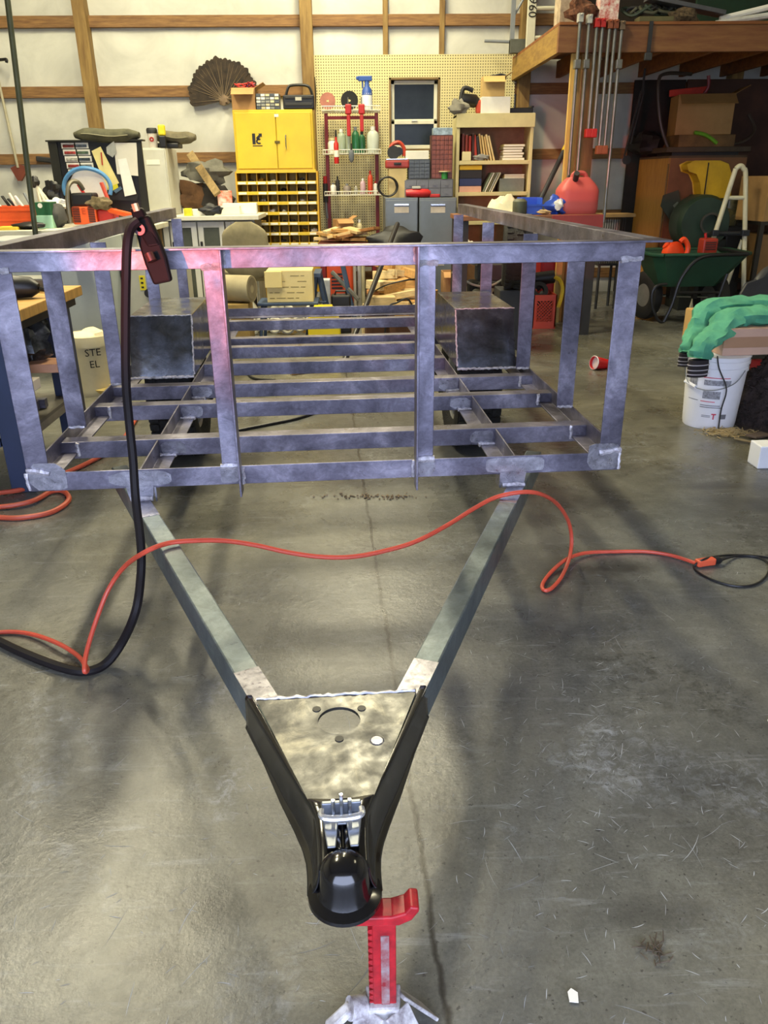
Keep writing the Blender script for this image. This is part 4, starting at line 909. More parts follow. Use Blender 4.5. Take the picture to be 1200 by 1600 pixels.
sheet('yellow striped label below the cream pad', [(168,293),(183,287),(185,293),(172,300)], YR-.02, M('#d8cf2a',.6), 'label', 'yellow_label')
sheet('blue small tag at the bottom of the black rack', [(177,298),(188,291),(191,295),(181,302)], YR-.02, M('#4f6a86',.6), 'tag', 'paper_tag')
MB().bar(at(158,238,Y=YR-.02), at(160,258,Y=YR-.02), .008, .008).build('red_pencil', RED, label='red pencil clipped on the cream pad', cat='pencil')
# things lying across the top of the rack
def case_roll(label, pxa, pxb, pyc, Y, r, mat):
    a_, b_ = at(pxa, pyc, Y=Y), at(pxb, pyc+2, Y=Y); n_ = 14; pts = []; rs = []
    for i in range(n_+1):
        u = i/n_; pts.append(a_+(b_-a_)*u+Vector((0,0,.008*math.sin(u*8)))); rs.append(r*(.45+.55*min(1,6*u,6*(1-u))))
    t = thing('gun_case', label, 'case', a_+(b_-a_)*.5-Vector((0,0,r)))
    mb = MB().tube(pts, rs, 12); zc_ = sum(p.z for p in pts)/len(pts)
    mb.v = [(x,y,zc_+(z-zc_)*.62) for x,y,z in mb.v]
    mb.build('soft_case', mat, t, smooth=True)
    MB().tube([p+Vector((0,-r*1.0,0)) for p in pts[2:-2]], .004, 5).build('zip', M('#6b6748',.5), t)
    return t
zr_ = zt0+.012
KH = M('#4b4a36',.85,var=.3,scale=10)
pyq = 211
case_roll('dark olive soft case lying along the top of the black rack', 117, 218, 211, YR+.03, .085, KH)
zlk = at(240, 231, Y=7.9).z
# white steel locker on the white bench
YL = 7.9; x0, x1 = at(222,280,Y=YL).x, at(263,280,Y=YL).x; zB = .905
t = thing('steel_locker', 'narrow off-white steel locker standing behind the counter', 'locker', ((x0+x1)/2, YL, zB))
LK = M('#c9c8bb',.5,var=.06); MB().box(x0,x1,YL+.01,YL+.5,zB,zlk).build('body', LK, t, bevel=.004); MB().box(x0+.01,x1-.01,YL-.006,YL+.01,zB+.02,zlk-.012).build('door', LK, t, bevel=.004); MB().box(x0+.06,x0+.18,YL-.009,YL-.006,zlk-.14,zlk-.1).build('label_card', PAPER, t)
case_roll('tan and olive soft case lying on the white locker', 240, 306, 214, YL+.2, .085, M('#6d6650',.85,var=.3,scale=10))
MB().box(at(248,235,Y=YL+.2).x, at(283,235,Y=YL+.2).x, YL+.1, YL+.3, zlk+.001, at(262,224,Y=YL+.2).z).build('black_box', BLACK, bevel=.01, label='low black box under the tan soft case on the locker', cat='box')
xx = at(239,225,Y=YL+.05).x; t = thing('paper_cup', 'white cup with a red round mark on the locker', 'cup', (xx, YL+.06, zlk)); r_ = .045
zc_ = zlk+.001; MB().lathe([(0,0),(r_*.8,0),(r_,.13),(r_*.94,.13),(r_*.76,.01)], (xx,YL+.06,zc_), 20).build('body', M('#ddd5c8',.5), t, smooth=True); MB().lathe([(r_*1.04,.12),(r_*1.1,.15),(r_*.9,.165),(0,.16)], (xx,YL+.06,zc_), 20).build('dark_rim', DARK, t, smooth=True); MB().lathe([(.009,.001),(.02,.001),(.02,-.004)], (xx,YL+.06-r_*.93,zc_+.07), 14, (0,-1,-.1)).build('red_mark', RED, t)
xx = at(254,215,Y=YL+.03).x; t = thing('tape_measure', 'yellow and black tape measure standing on the locker front edge', 'tape measure', (xx, YL+.03, zlk)); MB().box(xx-.03,xx+.03,YL+.0,YL+.06,zlk+.001,zlk+.10).build('lower_case', BLACK, t, bevel=.01); MB().box(xx-.03,xx+.03,YL+.0,YL+.06,zlk+.10,zlk+.19).build('upper_case', M('#e0cf2a',.5), t, bevel=.012)
# white bench with aluminium glazed doors
x0, x1 = at(213,340,Y=7.7).x, at(404,340,Y=7.7).x; YWB = 7.7
t = thing('white_bench', 'white bench cabinet with framed glass doors in front of the back wall', 'bench', ((x0+x1)/2, 8.1, 0))
MB().box(x0,x1,YWB,8.38,.865,.904).build('top', M('#dedbc9',.5,var=.06), t, bevel=.004)
MB().box(x0+.02,x1-.05,YWB+.1,8.36,.06,.865).build('body', M('#8d8d84',.6), t)
ALU = M('#d6d6d0',.4,var=.05); nd = 4; wd_ = (x1-x0-.08)/nd
for i in range(nd):
    a0, a1 = x0+.02+wd_*i, x0+.02+wd_*(i+1)-.012; fy = YWB+.06
    d = MB().box(a0,a0+.05,fy,fy+.035,.08,.85).box(a1-.05,a1,fy,fy+.035,.08,.85).box(a0+.05,a1-.05,fy,fy+.035,.8,.85).box(a0+.05,a1-.05,fy,fy+.035,.08,.13).box(a0+.05,a1-.05,fy,fy+.03,.45,.49).build('door', ALU, t, bevel=.003)
    MB().box(a0+.05,a1-.05,fy+.012,fy+.018,.13,.8).build('door_glass', M('#5d625c',.15,var=.2,scale=3), d); MB().box(a0+.015,a0+.035,fy-.02,fy,.52,.68).build('handle', BLACK, d, bevel=.004)
zt0 = .9055
def wx(px, Y=7.95): return at(px, 320, Y=Y).x
for i, (pa, pb, h_, cc, nm) in enumerate(((290,330,.05,'#e6e4da','white'),(328,378,.04,'#dad8cc','pale grey'),(345,402,.03,'#eceade','bright white'))):
    carton('paper_pack', nm+' flat paper pack lying on the white bench', wx(pa), wx(pb)-.02, 7.8+.12*i, 7.9+.12*i, zt0, zt0+h_+.03*i, M(cc,.6,var=.04), flaps=False, cat='pack')
bag('black_gloves', 'pair of black gloves lying on the white bench', 'gloves', (wx(328,7.75), 7.76, zt0+.045), .045, BLACK, 6, (2.3,.6,.95), .3)
carton('yellow_box', 'bright yellow small box at the left of the white bench top', wx(287,7.75), wx(298,7.75), 7.72, 7.8, zt0, zt0+.06, M('#e4e02a',.5), flaps=False)
# junk heap against the wall behind the bench
bag('grey_tarp', 'grey folded tarp on the heap behind the white bench', 'tarp', (wx(328,8.4), 8.45, at(328,268,Y=8.45).z), .13, M('#6f6d62',.9,var=.3), 17, (1.7,.8,.75), .25)
bag('brown_jacket', 'brown crumpled jacket in the heap behind the white bench', 'jacket', (wx(308,8.4), 8.42, zt0+.14), .15, M('#6d4e33',.95,var=.35), 15, (1.5,.8,.95), .3)
bag('dark_boots', 'black crumpled bag in the heap behind the white bench', 'bag', (wx(338,8.35), 8.36, zt0+.13), .13, M('#2a2724',.9), 11, (1.2,.8,1.0), .3)
carton('orange_white_box', 'orange and white carton tilted in the heap behind the bench', wx(340,8.2), wx(362,8.2), 8.18, 8.3, zt0+.05, zt0+.2, M('#dc5a2c',.5,var=.5,scale=14,col2='#eee6d8'), rz=.2, flaps=False)
MB().box(wx(338,8.2),wx(364,8.2),8.15,8.32,zt0,zt0+.05).build('red_book', M('#b86a58',.6), bevel=.003, label='flat pink red box under the orange and white carton', cat='box')
p0, p1 = at(340,303,Y=8.1), at(297,240,Y=8.5); MB().bar(p0, p1, .075, .03, (0,-1,.2)).build('wood_plank', M('#9a8256',.75,var=.25,stretch=(4,4,1)), bevel=.003, label='weathered wooden plank leaning over the heap behind the bench', cat='plank')
# broom-like scraper with a brown head hanging on the left wall bay
t = thing('floor_squeegee', 'long handled scraper with a rust brown head hanging on the wall at the far left', 'scraper', at(30,280,Y=YW-.1))
MB().tube([at(-2,128,Y=YW-.1), at(28,262,Y=YW-.1)], .014, 8).build('handle', M('#b0a98e',.5,metal=.2), t, smooth=True)
P = [at(a_,b_,Y=YW-.1) for a_,b_ in ((28,257),(44,262),(33,282),(28,282),(17,263))]; mb = MB(); mb.add([tuple(p) for p in P]+[(p.x,p.y+.03,p.z) for p in P], [(0,1,2,3,4),(9,8,7,6,5)]+[(i,(i+1)%5,(i+1)%5+5,i+5) for i in range(5)]); mb.build('head', M('#7a3a26',.6), t, bevel=.004)
t = thing('wall_hook', 'black steel hook on the wall at the far left', 'hook', at(2,95,Y=YW-.05)); MB().tube(spline([at(-8,94,Y=YW-.06),at(4,93,Y=YW-.12),at(10,93,Y=YW-.14),at(10,98,Y=YW-.14)],5), .014, 8).build('rod', BLACK, t, smooth=True)
MB().bar(at(57,248,Y=YW-.06), at(84,251,Y=YW-.06), .05, .05).build('pry_bar', DARK, bevel=.01, label='dark steel bracket lying on the lower girt at the left', cat='bracket')

# ================================================================== near-left blue steel workbench
BL = M('#2c3854',.45,var=.12,scale=5); BW = M('#c99b52',.6,var=.2,scale=4,stretch=(1,7,1))
bx1 = -1.30; ya, yb_ = 3.18, 3.83
t = thing('workbench', 'blue steel workbench with a thick wooden top at the left edge', 'workbench', (-1.9, 3.5, 0))
zw = at(60,472,Y=3.8).z; zw = .76
MB().box(-2.7, bx1+.0, ya-.05, yb_+.05, zw-.045, zw).build('top', BW, t, bevel=.004); MB().box(-2.68,bx1-.03,ya-.02,yb_+.02,zw-.085,zw-.045).build('apron', M('#2b2a28',.5), t)
for yy in (ya, yb_):
    for xx in (bx1-.13, -2.6):
        MB().box(xx-.05,xx+.06,yy-.04,yy-.034,0,zw-.085).box(xx-.05,xx-.044,yy-.034,yy+.04,0,zw-.085).box(xx+.054,xx+.06,yy-.034,yy+.04,0,zw-.085).build('leg', BL, t, bevel=.003)
    MB().box(-2.55,bx1-.19,yy-.03,yy+.03,.20,.23).build('shelf_bar', BL, t)
MB().box(-2.6,bx1-.10,ya-.02,yb_+.02,.235,.25).build('shelf', M('#6c675c',.6), t)
MB().box(bx1-.16,bx1-.10,ya+.05,yb_-.05,.20,.235).build('end_bar', M('#8d8778',.5), t)
for i in range(4):
    MB().bar((-2.3,3.35+.05*i,.275),(bx1-.2+.02*i,3.42+.05*i,.275),.04,.04).build('steel_offcut', STEEL, label='square steel tube on the blue bench shelf, %s from the front' % ['first','second','third','last'][i], cat='tube', group='steel offcuts on the bench shelf')
p = at(118,560,Y=3.5)
MB().box(-2.2,at(97,575,Y=3.42).x,3.42,3.56,.447,.485).build('pink_board', M('#c08d6c',.7,var=.1), bevel=.003, label='pinkish wooden board jutting from the blue bench', cat='board')
MB().box(-2.2,at(52,585,Y=3.3).x,3.26,3.36,.40,.445).build('white_board', M('#d5cabd',.7,var=.08), bevel=.003, label='white painted board end under the pinkish board', cat='board')
MB().box(-2.3,-1.75,3.22,3.7,.251,.40).build('dark_toolbox', DARK, bevel=.01, label='dark steel tool box on the blue bench shelf', cat='tool box')
MB().box(-2.2,-1.75,3.38,3.68,.401,.446).build('spacer_board', DARK, bevel=.003, label='dark spacer board on the tool box inside the blue bench', cat='board')
bag('silver_bag', 'crumpled silver and black foil bag on the boards inside the blue bench', 'bag', (at(50,545,Y=3.5).x-.02, 3.5, .575), .095, M('#8d9094',.25,metal=.8,var=.7,scale=16,col2='#1a1a1c'), 31, (1.1,.8,1.0), .3)
t = thing('angle_grinder', 'black angle grinder with its cord lying on the blue workbench', 'grinder', (-1.5, 3.55, zw)); xg = at(22,455,Y=3.45).x
MB().tube([(xg-.15,3.45,zw+.05),(xg-.02,3.45,zw+.05),(xg+.07,3.46,zw+.045),(xg+.1,3.46,zw+.04)], [.045,.05,.042,.02], 12).build('body', BLACK, t, smooth=True); MB().tube(spline([(xg+.1,3.46,zw+.04),(xg+.14,3.5,zw+.02),(xg+.1,3.6,zw+.012),(xg-.1,3.7,zw+.012)],5), .008, 6).build('cord', BLACK, t, smooth=True)
carton('metal_tray', 'shallow grey metal tray at the back of the blue workbench', -2.0, at(70,440,Y=3.7).x, 3.68, 3.84, zw+.001, zw+.05, M('#9a9d98',.4,metal=.4), flaps=False, cat='tray')
# grey cabinets behind the bench
x0, x1 = at(-20,500,Y=5.45).x, at(172,500,Y=5.45).x; GC = M('#a8b0b2',.45,var=.05)
t = thing('tool_cabinet', 'tall pale grey steel cabinet behind the blue workbench', 'cabinet', ((x0+x1)/2, 5.7, 0))
zt0 = .86; MB().box(x0,x1,5.47,6.0,.13,zt0).build('body', GC, t, bevel=.005); MB().box(x0+.02,x1-.05,5.455,5.47,.16,zt0-.02).build('door', GC, t, bevel=.003)
for k in range(26): MB().box(x1-.03,x1-.02,5.466,5.47,.2+.024*k,.21+.024*k).build('slot', DARK, t)
MB().box(x0+.02,x1-.01,5.52,5.95,.0,.13).build('plinth', M('#8d9698',.5), t)
MB().box(at(108,450,Y=5.3).x, at(131,450,Y=5.3).x, 5.3, 5.75, zt0-.001+.002, zt0+.03).build('oak_board', BW, bevel=.003, label='short oak board on top of the pale grey cabinet', cat='board')
x2, x3 = x1+.012, at(292,500,Y=5.8).x; BG = M('#b4b3a4',.5,var=.06)
t = thing('welder_cabinet', 'beige grey machine cabinet with yellow warning stickers beside the pale cabinet', 'machine', ((x2+x3)/2, 6.0, 0)); MB().box(x2,x3,5.82,6.15,.10,.70).build('body', BG, t, bevel=.01)
for k, px in enumerate((217,230)):
    st = MB().box(at(px,440,Y=5.8).x,at(px+9-3*k,440,Y=5.8).x,5.816,5.82,at(220,454-6*k,Y=5.8).z,at(220,431,Y=5.8).z).build('warning_sticker', M('#dccb22',.5,var=0), t)
    for j in range(3): MB().box(at(px+2,440,Y=5.8).x,at(px+6,440,Y=5.8).x,5.8145,5.816,at(220,451-7*j-6*k,Y=5.8).z,at(220,448-7*j-6*k,Y=5.8).z).build('sticker_print', BK, st)
for xx in (x2+.06, x3-.06): MB().box(xx-.03,xx+.03,5.86,6.1,0,.10).build('foot', BLACK, t)
MB().lathe([(0,0),(.03,0),(.03,.03),(0,.03)], (at(232,455,Y=5.8).x,5.82,at(232,458,Y=5.8).z), 12, (0,-1,0)).build('knob', BLACK, t)
# white sack with black writing
bx_, by_ = at(140,600,Y=4.75).x, 4.85
t = thing('white_bucket', 'cream plastic pail with black handwriting behind the blue bench', 'pail', (bx_, by_, 0))
MB().lathe([(0,0),(.125,0),(.145,.30),(.152,.30),(.152,.33),(.146,.36),(.138,.36),(.13,.02),(0,.02)], (bx_,by_,0), 28).build('body', M('#ddd3ad',.5,var=.06), t, smooth=True)
lump(MB(), (bx_,by_,.34), .125, 8, (1,1,.35), .2).build('sack_top', M('#e6dcb8',.8), t, smooth=True)
for j, (s_, z_) in enumerate((('STE', .27), ('EL', .20))): text(s_, (bx_+.06,by_-.134,z_), .06, BK, t, rot=(math.pi/2,0,.45))
bag('yellow_scrap', 'pale yellow crumpled scrap on the floor beside the cream pail', 'scrap', (at(180,612,Z=.03).x, at(180,612,Z=.03).y, .035), .05, M('#c9b06a',.8,var=.4,scale=20), 4, (1.6,1,.6), .35)
# ================================================================== middle floor clutter behind the trailer
# tan office chair
x_, y_ = at(382,360,Y=6.78).x, 6.78; TAN = M('#8f8668',.9,var=.15,scale=12)
t = thing('office_chair', 'tan upholstered office chair with its back to the trailer', 'chair', (x_, y_, 0))
zb0, zb1 = at(382,440,Y=6.78).z, at(382,346,Y=6.78).z
def cback(u, v):
    a = u*2*math.pi; 
    w_ = .19*(1-.22*(v-.4)**2); ca, sa = math.cos(a), math.sin(a)
    r_ = min(1, 5*v, 5*(1-v)+.12)**.5
    return (x_+w_*math.copysign(abs(ca)**.5, ca)*r_, y_+.045*math.copysign(abs(sa)**.6, sa)*r_+.06*(v-.5)*-1, zb0+(zb1-zb0)*v)
MB().grid(cback, 28, 14).build('backrest', TAN, t, smooth=True)
MB().lathe([(0,0),(.22,.0),(.25,.03),(.25,.07),(.21,.1),(0,.105)], (x_,y_+.27,.42), 24).build('seat', TAN, t, smooth=True)
MB().tube(spline([(x_,y_+.05,.62),(x_,y_+.02,.5),(x_,y_+.1,.40),(x_,y_+.27,.40)],5), .022, 8).build('back_bar', BLACK, t, smooth=True)
MB().tube([(x_,y_+.27,.1),(x_,y_+.27,.42)], .03, 12).build('column', BLACK, t)
for k in range(5):
    a = k*2*math.pi/5+.3; e_ = (x_+.27*math.cos(a), y_+.27+.27*math.sin(a), .075)
    l_ = MB().tube([(x_,y_+.27,.12), e_], [.025,.018], 8).build('leg', BLACK, t); MB().lathe([(0,-.012),(.03,-.012),(.03,.012),(0,.012)], (e_[0],e_[1],.0305), 14, (math.sin(a),-math.cos(a),0)).build('caster', DARK, l_)
# blue folding step stool carrying the printed cream carton
x_, y_ = at(450,470,Y=6.35).x, 6.45; zst = at(450,473,Y=6.3).z; ST = M('#3a4b66',.5,var=.1)
t = thing('step_stool', 'blue steel step stool carrying a printed cream carton', 'stool', (x_, y_, 0))
MB().box(x_-.24,x_+.24,y_-.15,y_+.15,zst-.025,zst).build('seat', ST, t, bevel=.008)
for i in (-1,1):
    for j in (-1,1): MB().tube([(x_+i*.20,y_+j*.12,zst-.025),(x_+i*.23,y_+j*.18,0)], .014, 8).build('leg', ST, t, smooth=True)
MB().tube([(x_-.21,y_-.15,.13),(x_+.21,y_-.15,.13)], .01, 8).build('rung', ST, t)
a = rb(415, 488, 424, 6.3, zst+.001); carton('printed_carton', 'cream carton printed with lines of brown text on the blue stool', a[0], a[1], 6.32, 6.56, zst+.001, a[3], M('#e0cd92',.7,var=.05), flaps=False)
pr_ = bpy.data.objects['printed_carton']; INK = M('#6b5a34',.8,var=0)
for j in range(5):
    xx = a[0]+.02
    while xx < a[1]-.06:
        w_ = U(.02,.07)
        if random.random() < .75: MB().box(xx,xx+w_,6.3185,6.3205,zst+.03+.042*j,zst+.034+.042*j).build('print_line', INK, pr_)
        xx += w_+.015
MB().box(a[0]-.008,a[0]+.125,6.29,6.318,a[3]-.12,a[3]-.0).build('cream_card', M('#e3ce8c',.7,var=.04), bevel=.002, label='small cream card box leaning on the printed carton', cat='card')
# blue trestle
x_ = at(497,460,Y=6.6).x
t = thing('blue_trestle', 'blue steel folding trestle standing right of the printed carton', 'trestle', (x_, 6.6, 0))
ztp = at(495,432,Y=6.6).z
for i in (-1,1):
    MB().tube([(x_+i*.012,6.6,ztp),(x_+i*.10,6.55,0)], .018, 8).build('leg', ST, t, smooth=True); MB().tube([(x_+i*.012,6.85,ztp),(x_+i*.10,6.9,0)], .018, 8).build('leg', ST, t, smooth=True)
MB().box(x_-.03,x_+.03,6.56,6.9,ztp-.005,ztp+.03).build('head_rail', ST, t, bevel=.004)
MB().tube([(x_-.065,6.57,.28),(x_+.065,6.57,.28)], .01, 6).build('brace', ST, t)
x_ = at(508,445,Y=6.9).x; MB().box(x_-.04,x_+.04,6.98,7.1,.0,at(508,437,Y=6.98).z).build('white_meter', M('#cfd2d4',.4), bevel=.008, label='pale grey upright case behind the blue trestle', cat='case')
# wire baskets / PVC fittings under the stool
PV = M('#d5d3c6',.4,var=.06)
for i in range(16):
    px = 365+9.3*i; q = at(px, 488+6*math.sin(i*2.1), Y=6.75+.05*(i%3)); ra = .035
    if 470 < px < 475: continue
    z_ = .05+.09*(i%3); 
    if i % 2: 
        MB().lathe([(ra*1.5,-.02),(ra*1.9,-.02),(ra*1.9,.02),(ra*1.5,.02),(ra*1.5,-.02)], (q.x,6.7+.05*(i%3),ra*1.9+.002+.0*z_), 16, (.3*math.sin(i),1,.2)).build('pipe_ring', PV, smooth=True, label='white pipe ring under the blue stool, %s from the left' % ['first','second','third','fourth','fifth','sixth','seventh','eighth'][i//2], cat='pipe', group='white plastic pipe rings under the stool')
    else:
        MB().tube([(q.x-.09*math.cos(i),6.85,.05),(q.x+.09*math.cos(i),6.9,.27+.05*math.sin(i))], .028, 10).build('pipe_offcut', PV, smooth=True, label='white pipe offcut under the blue stool, %s from the left' % ['first','second','third','fourth','fifth','sixth','seventh','eighth'][i//2], cat='pipe', group='white plastic pipe offcuts under the stool')
# tan roll and yellow tray
a_ = at(352,452,Y=6.2); t = thing('carpet_roll', 'rolled tan foam mat lying behind the left wheel box', 'roll', (a_.x, 6.2, 0)); zq = a_.z
MB().tube([(at(350,452,Y=6.25).x-.1,6.3,zq),(at(394,455,Y=6.2).x,6.2,zq)], .10, 18).build('mat', M('#a39878',.85,var=.12), t, smooth=True); MB().lathe([(.03,0),(.085,.002)], (at(394,455,Y=6.2).x+.001,6.2,zq), 16, (1,-.3,0)).build('mat_end', M('#857a62',.9), t)
MB().box(at(345,470,Y=6.3).x-.1,at(392,470,Y=6.3).x,6.12,6.4,0,zq-.103).build('mat_crate', M('#9c8148',.7,var=.2), bevel=.004, label='low wooden crate under the rolled tan mat', cat='crate')
x0, x1 = at(480,492,Y=6.15).x, at(531,492,Y=6.15).x; z1 = at(505,481,Y=6.2).z
t = thing('yellow_tray', 'bright yellow plastic funnel tray on the floor behind the trailer', 'tray', ((x0+x1)/2, 6.25, 0))
MB().extr([(x0,0),(x1,0),(x1,z1*.6),(x1-.06,z1),(x0+.05,z1),(x0,z1*.7)], (0,6.15,0), X, Z, (0,.2,0)).build('body', M('#e6cf17',.45,var=.05), t, bevel=.01); MB().box(x0+.05,x1-.06,6.18,6.32,z1,z1+.008).build('rim', M('#d1bb12',.45), t)
x0, x1 = at(517,470,Y=6.7).x, at(548,470,Y=6.7).x; z1 = at(530,462,Y=6.7).z
t = thing('black_case', 'black plastic tool case on the floor behind the yellow tray', 'case', ((x0+x1)/2, 6.8, 0)); MB().box(x0,x1,6.7,6.85,0,z1).build('shell', BLACK, t, bevel=.015); MB().box(x0,x1,6.692,6.7,z1*.55,z1*.58).build('seam', DARK, t)
MB().tube([((x0+x1)/2-.05,6.76,z1-.005),((x0+x1)/2-.04,6.76,z1+.03),((x0+x1)/2+.04,6.76,z1+.03),((x0+x1)/2+.05,6.76,z1-.005)], .01, 6).build('handle', BLACK, t)
x0, x1 = at(511,440,Y=7.3).x, at(552,440,Y=7.3).x; z1 = at(530,408,Y=7.3).z
t = thing('orange_machine', 'orange red steel machine housing in the clutter behind the trailer', 'machine', ((x0+x1)/2, 7.4, 0)); MB().box(x0,x1,7.3,7.7,.04,z1).build('housing', M('#c9481c',.5,var=.1), t, bevel=.02); MB().box(x0+.03,x1-.03,7.32,7.66,0,.04).build('base', BLACK, t)
for k in range(5): MB().box(x0+.04,x0+.14,7.296,7.3,z1-.12-.03*k,z1-.105-.03*k).build('vent_slot', BLACK, t)
p0, p1 = at(515,420,Y=7.15), at(560,480,Y=7.0)
MB().tube([at(519,425,Y=7.15), at(560,468,Y=7.0)], .02, 8).build('aluminium_tube', CHROME, label='aluminium tube leaning across the orange machine', cat='tube', smooth=True)
MB().tube([at(535,412,Y=7.1), Vector((at(556,478,Y=7.0).x,7.0,.0))], .022, 8).build('blue_tube', ST, label='blue steel leg leaning beside the orange machine', cat='tube', smooth=True)
for i, px in enumerate((553, 561, 567)):
    MB().tube([Vector((at(px,420,Y=7.45).x,7.45,0)), at(px,395,Y=7.45)], .018, 8).build('standing_pipe', [PV, M('#bdbcb2',.4), M('#c8c09a',.5)][i], smooth=True, label=['white','grey','cream'][i]+' upright pipe between orange machine and firewood', cat='pipe')
# long black bar leaning from the floor up over the file cabinets
pA, pB = at(566,496,Y=5.95), at(621,350,Y=7.3); dd = pB-pA; pA = pA-dd*(pA.z/dd.z)
MB().tube([pA+Vector((0,0,.02)), pB], .021, 10).build('black_pole', M('#25252a',.35), smooth=True, label='black bar leaning up against the black cover below the window', cat='bar')
lump(MB(), (at(617,368,Y=7.45).x, 7.5, at(617,377,Y=7.5).z), .2, 4, (1.15,.8,.55), .2, 10).build('black_tarp', M('#141418',.55), smooth=True, label='black plastic cover bundled in front of the grey file cabinets', cat='cover')
MB().box(at(588,390,Y=7.5).x,at(648,390,Y=7.5).x,7.34,7.7,0,at(617,391,Y=7.5).z).build('tarp_crate', BROWN, bevel=.01, label='dark crate under the black plastic cover', cat='crate')
# firewood / lumber offcuts heap
LUM = [M('#d9bb84',.75,var=.15,stretch=(1,8,8)), M('#c89a5c',.75,var=.2,stretch=(1,8,8)), M('#e2cb98',.75,var=.15,stretch=(1,8,8)), M('#9c6b3c',.75,var=.25,stretch=(1,8,8)), M('#5c3b26',.8,var=.2)]
def lumber(c, sz, rot, m, lb, group):
    MB().obox(c, sz, rot).build('lumber_offcut', m, bevel=.004, label=lb, cat='wood', group=group)
rr = random.Random(5); layer = 0
lumberspots = [(590,490,6.3,.2,.16,.09,0,4),(618,491,6.3,.24,.14,.07,0,1),(640,495,6.25,.15,.15,.1,0,0)]
x0, x1 = at(572,470,Y=6.6).x, at(690,470,Y=6.6).x
heights = [.045,.135,.22,.30,.38,.45,.52]
for lv, h_ in enumerate(heights):
    nb = 6-(lv//2)
    for i in range(nb):
        u = (i+.5)/nb; cxx = x0+.06+(x1-x0-.12)*(u*(1-.06*lv)+.03*lv)+rr.uniform(-.03,.03)
        sz = (rr.uniform(.16,.34), rr.uniform(.10,.2), rr.uniform(.05,.085)); mi = rr.choice([0,0,1,1,2,2,3])
        if lv == 0 and rr.random() < .6: mi = 4
        yaw = rr.uniform(-.7,.7); 
        lumber((cxx, 6.58+.14*lv*.5+rr.uniform(-.08,.08), h_), sz, (rr.uniform(-.15,.15), rr.uniform(-.22,.22) if lv else 0, yaw), LUM[mi], '%s lumber offcut, %s from the left in the %s layer of the heap' % (['pale','honey','cream','brown','dark'][mi], ['first','second','third','fourth','fifth','sixth'][i], ['bottom','second','third','fourth','fifth','sixth','top'][lv]), 'lumber offcuts heaped behind the trailer')
# three clear front pieces
q = at(597,473,Y=6.3); MB().obox((q.x,6.36,q.z),(.21,.12,.085),(0,.02,.05)).build('lumber_block', LUM[0], bevel=.004, label='thick pale lumber block at the front of the heap', cat='wood')
q = at(628,487,Y=6.25); MB().obox((q.x,6.3,q.z),(.115,.1,.075),(0,.02,0)).build('lumber_block', LUM[1], bevel=.006, label='short orange-toned block end at the bottom of the heap', cat='wood')
q = at(590,484,Y=6.36); MB().obox((q.x,6.42,q.z/2),(.2,.12,q.z-.02),(0,0,.1)).build('lumber_block', LUM[4], bevel=.006, label='dark brown lumber stack under the pale block', cat='wood')
q = at(628,487,Y=6.25); MB().obox((q.x,6.36,(q.z-.04)/2),(.2,.12,q.z-.045),(0,0,.1)).build('lumber_block', LUM[4], bevel=.006, label='dark brown timber under the orange-toned block', cat='wood')
cable('heap_cable', 'black cable looped over the lumber heap', 'cable', [at(582,457,Y=6.5),at(600,447,Y=6.35),at(624,440,Y=6.3),at(650,436,Y=6.35),at(672,438,Y=6.4)], .006, BLACK)
cable('loop_cable', 'black cable loop in front of the lumber heap', 'cable', [(at(600,498,Y=6.2).x,6.2,.01),at(606,484,Y=6.2),at(620,473,Y=6.2),at(640,470,Y=6.2),(at(655,480,Y=6.2).x,6.2,.10),(at(662,492,Y=6.2).x,6.2,.01)], .007, BLACK)
# wood scraps on the red bench below the wire rack
YK = 8.1; zk = at(545,380,Y=YK).z-.0; x0, x1 = at(497,380,Y=YK).x, at(592,380,Y=YK).x
t = thing('scrap_bench', 'low dark red bench covered in wood scraps below the wire rack', 'bench', ((x0+x1)/2, 8.3, 0)); MB().box(x0,x1,YK,8.58,zk-.05,zk).build('top', M('#5c2420',.6,var=.2), t, bevel=.004)
for xx in (x0+.04,x1-.04):
    for yy in (YK+.04, 8.54): MB().box(xx-.025,xx+.025,yy-.025,yy+.025,0,zk-.05).build('leg', REDP, t)
rr = random.Random(11)
for i in range(13):
    u = i/12; lv = .02+.04*(i%3); sz = (rr.uniform(.14,.32), rr.uniform(.06,.12), .028)
    MB().obox((x0+.06+(x1-x0-.16)*u, 8.22+rr.uniform(-.06,.1), zk+lv+.012), sz, (rr.uniform(-.1,.1), rr.uniform(-.2,.2) if i%3 else 0, rr.uniform(-.8,.8))).build('wood_scrap', LUM[i%4], bevel=.003, label='thin wood scrap on the red bench, %s from the left' % ['first','second','third','fourth','fifth','sixth','seventh','eighth','ninth','tenth','eleventh','twelfth','last'][i], cat='wood', group='wood scraps on the red bench')
carton('scrap_carton', 'torn brown carton among the wood scraps on the red bench', at(522,360,Y=8.2).x, at(549,360,Y=8.2).x, 8.35, 8.5, zk, at(535,343,Y=8.3).z, CARD, rz=.3)
bottle('cream squeeze bottle among the wood scraps', at(562,360,Y=8.35).x, 8.45, zk, .03, .2, M('#d4c79a',.5), WHITE)
MB().lathe([(0,0),(.03,.002),(.042,.014),(.03,.03),(0,.032)], (at(579,362,Y=8.15).x,8.16,zk+.001), 16).build('yellow_tape', M('#e1cf1c',.4), smooth=True, label='bright yellow tape roll on the red bench', cat='tape')

